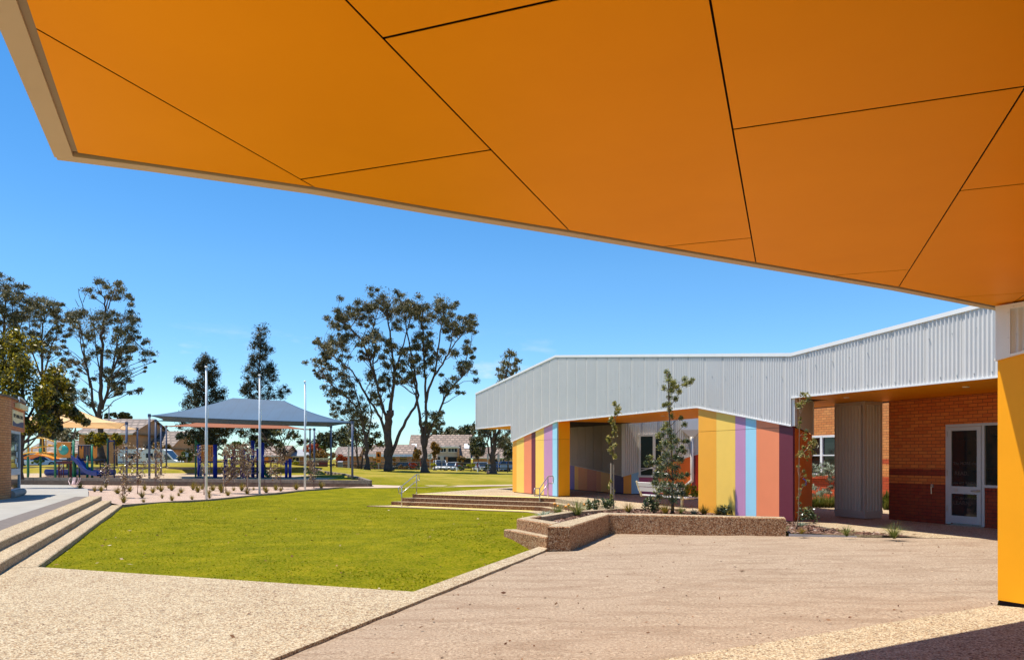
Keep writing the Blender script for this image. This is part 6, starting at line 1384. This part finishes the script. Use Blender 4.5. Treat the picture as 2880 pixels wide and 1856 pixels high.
for u, v, ru, rv, mt, lab in ((865,1312,14,5,m_aut,'pinkish garden shrub below the cream name board'),(1000,1312,24,6,m_auto,'olive garden shrub row left of the orange sign'),(1046,1308,20,8,m_grnb,'leafy garden shrub behind the orange sign pole'),(1095,1300,14,9,m_purp,'dark purple garden shrub beside the tall gum trunk'),(1132,1312,18,6,m_auto,'yellow flowered garden shrub under the carport'),(1160,1308,16,7,m_aut,'red flowered garden shrub under the carport end'),(1183,1311,10,6,m_grnb,'low green garden shrub beside the forked trunk'),(1300,1314,16,6,m_grnb,'low green garden shrub behind the bollard'),(1370,1312,10,6,m_grnb,'small green garden shrub behind the leaning trunk'),(940,1310,14,7,m_auto,'brown garden shrub beside the litter bin'),(1218,1306,9,8,m_lime,'yellow green grassy shrub left of the four wheel drive'),(112,1300,26,7,m_grnb,'low green shrub in front of the white car under the play bridge')):
    blob('garden_shrub', lab, 'shrub', u, v, ru, rv, 108 if u > 300 else 80, 12, 80, .14, .2, mt, vb=v+rv, group='garden shrubs in front of the houses', seed=100+gi, tr=.04); gi += 1

# ------------------------------------------------------------------ small plants
def tuft_mesh(name, n, h, spread, w, mat, seed, curve=.5):
    rg = np.random.default_rng(seed); V = []
    for i in range(n):
        a = rg.uniform(0, 6.28); s_ = rg.uniform(.15, 1)*spread; hh = h*rg.uniform(.6, 1.1)*(1-.3*s_/spread); d = np.array([math.cos(a), math.sin(a), 0]); q_ = np.array([-d[1], d[0], 0])*w/2
        P = [d*(.02+s_*t*(.5+curve*t))+np.array([0,0,hh*(t-.28*curve*s_/spread*t*t*1.6)]) for t in (0,.4,.75,1)]
        ws = (1,.85,.55,.06)
        for k in range(3): V.append([P[k]-q_*ws[k], P[k]+q_*ws[k], P[k+1]+q_*ws[k+1], P[k+1]-q_*ws[k+1]])
    return quads_mesh(name, np.array(V), mat)
m_tuft = leafmat('golden tuft blade', [(0, lin(70,72,20)), (.4, lin(120,112,36)), (.75, lin(176,142,52)), (1, lin(206,160,70))], .25, .5, .4)
m_tuftg = leafmat('green tuft blade', [(0, lin(60,76,24)), (.5, lin(110,122,44)), (.85, lin(164,160,84)), (1, lin(206,192,130))], .25, .5, .4)
m_silver = leafmat('silver leaf', [(0, lin(96,112,90)), (.5, lin(150,164,140)), (1, lin(206,214,196))], .2, .5, .4)
m_dkgrn = leafmat('dark glossy leaf', [(0, lin(36,48,26)), (.5, lin(72,86,46)), (.85, lin(104,114,64)), (1, lin(176,182,140))], .15, .3, .6)
m_bank = leafmat('banksia leaf', [(0, lin(64,72,34)), (.45, lin(112,116,54)), (.75, lin(166,156,60)), (1, lin(232,222,130))], .35, .4, .5)
m_yleaf = leafmat('young yellow leaf', [(0, lin(90,90,40)), (.5, lin(150,142,60)), (1, lin(226,206,130))], .3, .4, .5)
m_flow = paint('orange flower', lin(226,140,30), .6)
tm_ = [tuft_mesh('tuft', 90, .46, .30, .016, m_tuft, 200+i, .55) for i in range(3)]
pos = [(c[0]*.2598+300, c[1]*.2598+1060) for c in ((120,1265),(250,1245),(413,1228),(500,1255),(550,1215),(590,1240),(675,1206),(705,1230),(780,1287),(805,1257),(600,1310),(385,1308),(400,1357),(185,1362),(705,1340),(925,1327),(935,1222),(985,1248),(1035,1217),(1112,1312),(1107,1264),(1150,1230),(1242,1253),(1230,1224),(1375,1228),(1462,1233),(1312,1284),(1523,1268),(1590,1224),(1702,1218),(1728,1253),(1830,1224),(1885,1236),(2052,1220))]
pos += [(c[0]*.2598, c[1]*.2598+1060) for c in ((868,1226),(1025,1240),(1095,1240),(1142,1197))]+[(760+c[0]*.2929, 1060+c[1]*.2929) for c in ((55,1087),(100,1097),(250,1082),(490,1068),(637,1057))]
rg = random.Random(77)
for i, (u, v) in enumerate(pos):
    p = bed_at(u, v); o = link('grass_tuft', tm_[i % 3]); o.location = (p[0], p[1], p[2]-.02); s_ = rg.uniform(.6, 1.35)
    if v > 1394: s_ *= .85
    o.scale = (s_, s_, s_*rg.uniform(.85,1.15)); o.rotation_euler = (0,0,rg.uniform(0,6.28)); tag(o, 'small golden green grass tuft growing in the pale gravel bed', 'grass tuft', 'grass tufts in the gravel bed')
# purple-leaved saplings in the gravel bed
def sapling(label, u, vb, crown, Y=None, per=34, leaf=None, bark=None, stake=None, lean=0, seed=1, ll=.08, lw=.06, name='sapling', group='purple leaved saplings in the gravel bed', r=.028, at_f=None):
    b_ = (at_f or bed_at)(u, vb); Y = b_[1]; cl = []; rg = random.Random(seed)
    for (x, y, rr) in crown:
        p = at(x, y, Y); cl.append((p[0], p[1]+rg.uniform(-.25,.25), p[2], rr*Y/F))
    top = at(crown[0][0], crown[0][1], Y); b_ = tuple(b_); mid = at(u+lean*.5, (vb+crown[-1][1])/2, Y)
    T = tree(name, label, 'sapling', b_, [([b_, mid, tuple(Vector(mid).lerp(Vector(top), .5)), top], r, r*.25)], cl, per, lw, ll, leaf or m_purp, bark or m_barkr, group, seed, .1, .95, 1, tw=.35, soft=1.45)
    if stake:
        for su, svt in stake:
            q_ = (at_f or bed_at)(su, vb); T.part('stake', MB().tube([(q_[0],q_[1]-.02,q_[2]-.05), (q_[0],q_[1]-.02,H-(svt-CV)/F*q_[1])], .024, 6), m_pathc)
    return T
def crn(u, v0, v1, w, n, rg, r=10):
    out = [(u, v0, r*.5)]
    for i in range(n):
        t = (i+.5)/n; out.append((u+rg.uniform(-1,1)*w*math.sin(math.pi*min(1,.25+t*.75)), v0+(v1-v0)*t, r*rg.uniform(.7,1.2)))
    return out
rg = random.Random(78)
sapling('shortest sapling in the gravel bed, in front of the blue slide', 300, 1378, crn(299,1306,1362,11,11,rg,8), seed=301)
sapling('leafy sapling nearest the top of the left steps', 345, 1399, crn(347,1250,1388,22,22,rg,11), seed=302, per=30)
sapling('second leafy sapling from the left steps, in front of the motorhome', 387, 1388, crn(388,1258,1360,22,20,rg,11), seed=303, per=30)
sapling('broad low sapling beside the left posts of the blue sail', 436, 1376, crn(444,1268,1345,22,20,rg,11), seed=304, per=30)
sapling('thin sapling directly left of the nearest flagpole', 574, 1391, crn(574,1256,1330,15,12,rg,10), seed=305)
sapling('fullest sapling with a pale stake between the left and middle flagpoles', 635, 1386, crn(652,1252,1350,32,44,rg,13)+crn(690,1250,1330,22,20,rg,12), seed=306, per=34, stake=[(629,1325)])
sapling('slim sapling with a dark stake left of the middle flagpole', 694, 1376, crn(694,1250,1340,20,24,rg,11), seed=307, stake=[(697,1305)])
sapling('leaning sapling right of the middle flagpole', 796, 1375, crn(776,1270,1345,20,16,rg,10), seed=308, lean=-12)
sapling('small sapling just right of the farthest flagpole', 883, 1372, crn(878,1296,1352,16,14,rg,10), seed=309)

# courtyard saplings
g0 = lambda x, y: soil_z(x, y)
def soil_at(u, v, z0=.2):
    z = z0
    for _ in range(8):
        Y = (H-z)*F/(v-CV); z = .5*z+.5*float(soil_z((u-CU)/F*Y, Y))
    return ((u-CU)/F*Y, Y, z)
rg = random.Random(80); f7 = lambda x, y: (1300+.3247*x, 940+.3247*y)
cr = [(*f7(1330,590), 5)]+[(*f7(1330+rg.uniform(-32,32), y), 7) for y in (610,635,650,670,690)]+[(*f7(1290+rg.uniform(-24,34), y), 6) for y in range(720, 1075, 26)]+[(*f7(1290+rg.uniform(-16,28), y), 3.5) for y in range(1270, 1480, 30)]
sapling('slender staked sapling standing in the planter before the porch', f7(1305,0)[0], 1433, cr, per=22, leaf=m_yleaf, bark=m_bark2, seed=311, ll=.11, lw=.055, group=None, at_f=lambda u, v: soil_at(u, v), r=.02, stake=[(f7(1298,0)[0]-3.2, 1302),(f7(1298,0)[0]+3.6,1306)], name='staked_sapling')
f8 = lambda x, y: (1800+.2857*x, 1040+.2857*y)
bnk = [(270,20,22),(285,60,30),(265,110,34),(300,150,30),(250,170,24),(290,210,30),(340,120,26),(360,170,26),(330,190,24),(450,90,26),(480,130,26),(430,150,24),(510,100,18),(400,210,26),(310,260,24),(360,280,24),(270,340,22),(300,390,24),(230,350,18),(320,450,26),(250,540,26),(220,580,28),(270,600,34),(200,640,30),(300,660,36),(350,700,30),(240,720,40),(310,760,44),(200,760,30),(370,790,30),(270,830,44),(340,860,44),(230,880,40),(400,880,34),(280,930,48),(350,960,48),(210,960,40),(180,1030,44),(260,1040,52),(340,1040,50),(420,1050,40),(150,1110,40),(220,1120,54),(310,1130,56),(400,1140,48),(180,1180,44),(260,1200,56),(350,1220,52),(420,1220,40),(310,1280,44),(200,1250,36),(450,800,22),(480,1030,20),(90,860,22),(80,920,26),(130,920,26),(160,910,20),(450,700,20),(420,470,20),(430,540,24),(410,760,20)]
T = sapling('tall bushy banksia tree in front of the bench', f8(320,0)[0], 1443.5, [(*f8(x, y), r*.2857) for x, y, r in bnk], per=230, leaf=m_bank, bark=m_bark, seed=312, ll=.07, lw=.018, name='banksia', group=None, at_f=lambda u, v: soil_at(u, v), r=.055)
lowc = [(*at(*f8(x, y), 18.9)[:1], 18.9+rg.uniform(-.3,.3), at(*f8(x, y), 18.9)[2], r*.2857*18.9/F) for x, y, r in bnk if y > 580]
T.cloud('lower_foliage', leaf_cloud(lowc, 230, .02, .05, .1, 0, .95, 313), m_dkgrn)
cr = [(*f8(1575,240), 6)]+[(*f8(1575+rg.uniform(-55,55), y), 8) for y in (260,290,320,345,365)]+[(*f8(1590+rg.uniform(-40,40), y), 3) for y in range(480, 780, 40)]+[(*f8(x, y), 9) for x, y in ((1690,700),(1680,740),(1650,780),(1610,810),(1720,720),(1580,830),(1630,850),(1560,830),(1690,800))]+[(*f8(1595+rg.uniform(-40,30), y), 2.6) for y in range(950, 1400, 45)]
def strip_at(u, v):
    Y = (H-.13)*F/(v-CV); return ((u-CU)/F*Y, Y, .13)
T = sapling('leaning sapling with a blue tie at the end of the planter wall', f8(1540,0)[0], 1488, cr, per=34, leaf=m_yleaf, bark=m_bark2, seed=314, ll=.075, lw=.028, group=None, at_f=strip_at, r=.026, lean=12, name='young_tree')
p = at(*f8(1612,1090), strip_at(f8(1540,0)[0],1488)[1]); T.part('tie', MB().tube([(p[0]-.03,p[1]-.03,p[2]+.05),(p[0]+.04,p[1]-.04,p[2]),(p[0]+.03,p[1]-.04,p[2]-.1)], .012, 6), m_pblu)
# feathery shrub behind the passage
Yw = 26.0
cl = []
for i in range(34): u = rg.uniform(2285, 2352); v = 1300+110*rg.random(); p = at(u, v, Yw); cl.append((p[0], p[1]+rg.uniform(-.4,.4), p[2], .16))
bz = at(2335, 1425, Yw); T = tree('feathery_shrub', 'silvery feathery shrub in front of the courtyard window', 'shrub', (bz[0],bz[1],.1), [([(bz[0],bz[1],.1), at(2335,1360,Yw), at(2338,1305,Yw)], .03, .01)], cl, 60, .03, .16, m_silver, m_bark2, None, 321, .0, .35, 2, tw=.4)
# planter and bed plants
def plant(kind, u, v, label, sc_=1.0, where=soil_at, seed=0):
    p = where(u, v); rs = 400+seed
    if kind == 'tuft': o = link('grass_clump', tuft_mesh('grass_clump', 110, .5, .42, .012, m_tuftg, rs, .75)); cat = 'grass clump'
    elif kind == 'gold': o = link('grass_clump', tuft_mesh('grass_clump', 110, .38, .34, .012, m_tuft, rs, .6)); cat = 'grass clump'
    elif kind == 'silver': o = link('silver_plant', tuft_mesh('silver_plant', 120, .30, .36, .022, m_silver, rs, .6)); cat = 'plant'
    else:
        rq = random.Random(rs); cl = [(rq.uniform(-.2,.2), rq.uniform(-.2,.2), rq.uniform(.1,.36), .12) for _ in range(14)]
        mt = m_dkgrn if kind == 'dark' else m_grnb; o = link('small_shrub', quads_mesh('small_shrub', leaf_cloud(cl, 40, .035, .075, .0, 0, 1, rs), mt)); cat = 'shrub'
    o.location = (p[0], p[1], p[2]-.02); o.scale = (sc_,)*3; tag(o, label, cat, 'plants in the planter and garden strip')
fz1 = lambda x, y: (1440+.1339*x, 1340+.1339*y)
plant('silver', *fz1(690,890), 'silvery grey plant in the near corner of the planter', 1.0, seed=1)
plant('tuft', *fz1(980,810), 'green spiky clump left of the tall flower stalk in the planter', .9, seed=2)
plant('tuft', *fz1(1370,815), 'largest spiky clump in the middle of the planter arm', 1.15, seed=3)
plant('dark', *fz1(1720,735), 'leafy green shrub near the inner bend of the planter', .9, seed=4)
plant('dark', *fz1(1950,705), 'thin dark leafed shrub left of the staked sapling', 1.0, seed=5)
f9 = lambda x, y: (1740+.1172*x, 1280+.1172*y)
plant('gold', *f9(230,1370), 'golden flowering clump right of the staked sapling', 1.0, seed=6)
plant('dark', *f9(740,1370), 'dark round shrub below the bench leg', 1.15, seed=7)
plant('gold', *f9(1120,1390), 'reddish gold clump left of the banksia trunk', 1.05, seed=8)
plant('tuft', *f9(1500,1395), 'low grassy clump right of the banksia trunk', .6, seed=9)
plant('silver', *f9(1800,1410), 'pale leafed clump at the foot of the first orange stripe', .7, seed=10)
plant('gold', *f9(2050,1420), 'bronze grass against the orange stripe', .95, seed=11)
plant('gold', *f8(770,1425), 'bronze grass against the yellow stripe', .95, seed=12)
plant('dark', *f8(840,1430), 'small dark shrub in front of the yellow stripe', .8, seed=13)
f10 = lambda x, y: (2180+.1841*x, 1400+.1841*y)
plant('dark', *f10(470,375), 'glossy shrub at the foot of the deep orange end panel', .95, strip_at, 14)
plant('silver', *f10(400,430), 'white leafed plant below the glossy shrub', .5, strip_at, 15)
plant('gold', *f10(400,535), 'low mossy tuft at the base of the leaning sapling', .5, strip_at, 16)
plant('tuft', *f10(1090,570), 'green grass clump in the middle of the mulch strip', .62, strip_at, 17)
plant('tuft', *f10(1820,605), 'spreading grass clump at the right end of the mulch strip', .85, strip_at, 18)
# flower stalks
for i, (x, y0, y1) in enumerate(((895,800,580),(965,800,630),(1140,800,640),(1190,800,600),(1515,740,590),(1610,740,605))):
    b_ = soil_at(*fz1(x, y0)); t = at(*fz1(x+ (0 if i != 2 else -10), y1), b_[1]); mb = MB().tube([b_, t], .008, 5)
    T = Thing('flower_stalk', 'thin stalk with an orange flower head rising from the planter', 'flower', b_, 0, 'flower stalks in the planter'); T.part('stem', mb, m_bark2); T.part('flower', MB().lathe(t, [(0,-.03),(.035,-.01),(.04,.02),(0,.05)], 8), m_flow)
p = soil_at(*f8(1150,1425)); t = at(*f8(1112,1362), p[1]); T = Thing('flower_stalk', 'drooping stalk with an orange flower in front of the salmon stripe', 'flower', p, 0, 'flower stalks in the planter'); T.part('stem', MB().tube([p, at(*f8(1135,1395), p[1]), t], .014, 6), m_grnb); T.part('flower', MB().lathe(t, [(0,-.04),(.05,-.01),(.05,.03),(0,.06)], 8), m_flow)
# ground plants behind the passage
for i in range(9):
    u = 2288+i*8.5; p = at(u, 1432+rg.uniform(-3,4), 24.5); o = link('grass_clump', tuft_mesh('grass_clump', 80, .5, .3, .02, m_tuftg, 500+i, .5)); o.location = (p[0], p[1], .08); tag(o, 'bright green grass clump at the foot of the courtyard wall, left of the column', 'grass clump', 'grass clumps in the courtyard')
for i in range(4):
    p = at(2488+i*4, 1440, 23.5); o = link('grass_clump', tuft_mesh('grass_clump', 70, .7, .25, .03, m_grnb, 520+i, .4)); o.location = (p[0], p[1], .08); tag(o, 'green leafy clump in the gap right of the corrugated column', 'grass clump', 'leafy clumps right of the column')
p = at(1958,1395,29.5); o = link('small_shrub', quads_mesh('small_shrub', leaf_cloud([(rg.uniform(-.3,.3), rg.uniform(-.3,.3), rg.uniform(.1,.5), .16) for _ in range(16)], 50, .04, .1, 0, 0, 1, 530), m_lime)); o.location = (p[0]-.15, p[1], .1); tag(o, 'bright green shrub at the foot of the downpipe', 'shrub')
# ------------------------------------------------------------------ light, sky, camera
tosun = Vector((-.35, .046, 1.0)).normalized()
su = bpy.data.lights.new('sun', 'SUN'); su.energy = 4.2; su.angle = math.radians(.53); su.color = (1, .945, .84)
so = link('sun', su); so.rotation_euler = (-tosun).to_track_quat('-Z', 'Y').to_euler(); so.location = (0,0,60)
w = bpy.data.worlds.new('World'); SC.world = w; w.use_nodes = True; nt = w.node_tree; bg = nt.nodes['Background']
sky = nt.nodes.new('ShaderNodeTexSky'); sky.sky_type = 'NISHITA'; sky.sun_disc = False
sky.sun_elevation = math.asin(tosun.z); sky.sun_rotation = math.atan2(tosun.x, tosun.y); sky.air_density = 1.0; sky.dust_density = .0; sky.ozone_density = 3.0; sky.altitude = 50
hs = nt.nodes.new('ShaderNodeHueSaturation'); hs.inputs['Saturation'].default_value = 1.32; hs.inputs['Value'].default_value = 1.0; nt.links.new(sky.outputs[0], hs.inputs['Color'])
tc = nt.nodes.new('ShaderNodeTexCoord'); sx = nt.nodes.new('ShaderNodeSeparateXYZ'); nt.links.new(tc.outputs['Generated'], sx.inputs[0])
mpw = nt.nodes.new('ShaderNodeMapping'); nt.links.new(tc.outputs['Generated'], mpw.inputs[0]); mpw.inputs['Scale'].default_value = (3.2, 3.2, 11)
nw = nt.nodes.new('ShaderNodeTexNoise'); nw.inputs['Scale'].default_value = 2.1; nw.inputs['Detail'].default_value = 8; nw.inputs['Roughness'].default_value = .6; nt.links.new(mpw.outputs[0], nw.inputs['Vector'])
cl_ = ramp(nt, nw.outputs[0], [(.58, 0), (.74, 1)]); band = ramp(nt, sx.outputs[2], [(.02, .0), (.05, .8), (.11, .5), (.17, 0)])
cmask = mixc(nt, 1.0, cl_, band, 'MULTIPLY')
hz_ = mixc(nt, ramp(nt, sx.outputs[2], [(.0, 1), (.24, 0)]), hs.outputs[0], mixc(nt, 1.0, hs.outputs[0], (.54,.79,1,1), 'MULTIPLY'))
nt.links.new(mixc(nt, cmask, hz_, (6.2, 6.0, 5.9, 1)), bg.inputs[0]); bg.inputs[1].default_value = .106
cam = bpy.data.cameras.new('camera'); co = link('camera', cam); co.location = (0,0,H); co.rotation_euler = (math.radians(90),0,0)
cam.sensor_fit = 'HORIZONTAL'; cam.sensor_width = 36; cam.lens = F/2880*36; cam.shift_y = (CV-928)/2880; cam.clip_end = 4000; cam.clip_start = .05
SC.camera = co
SC.view_settings.view_transform = 'Standard'; SC.view_settings.look = 'None'; SC.view_settings.exposure = .77; SC.view_settings.gamma = 1
SC.cycles.diffuse_bounces = 5; SC.cycles.max_bounces = 10; SC.cycles.use_denoising = True
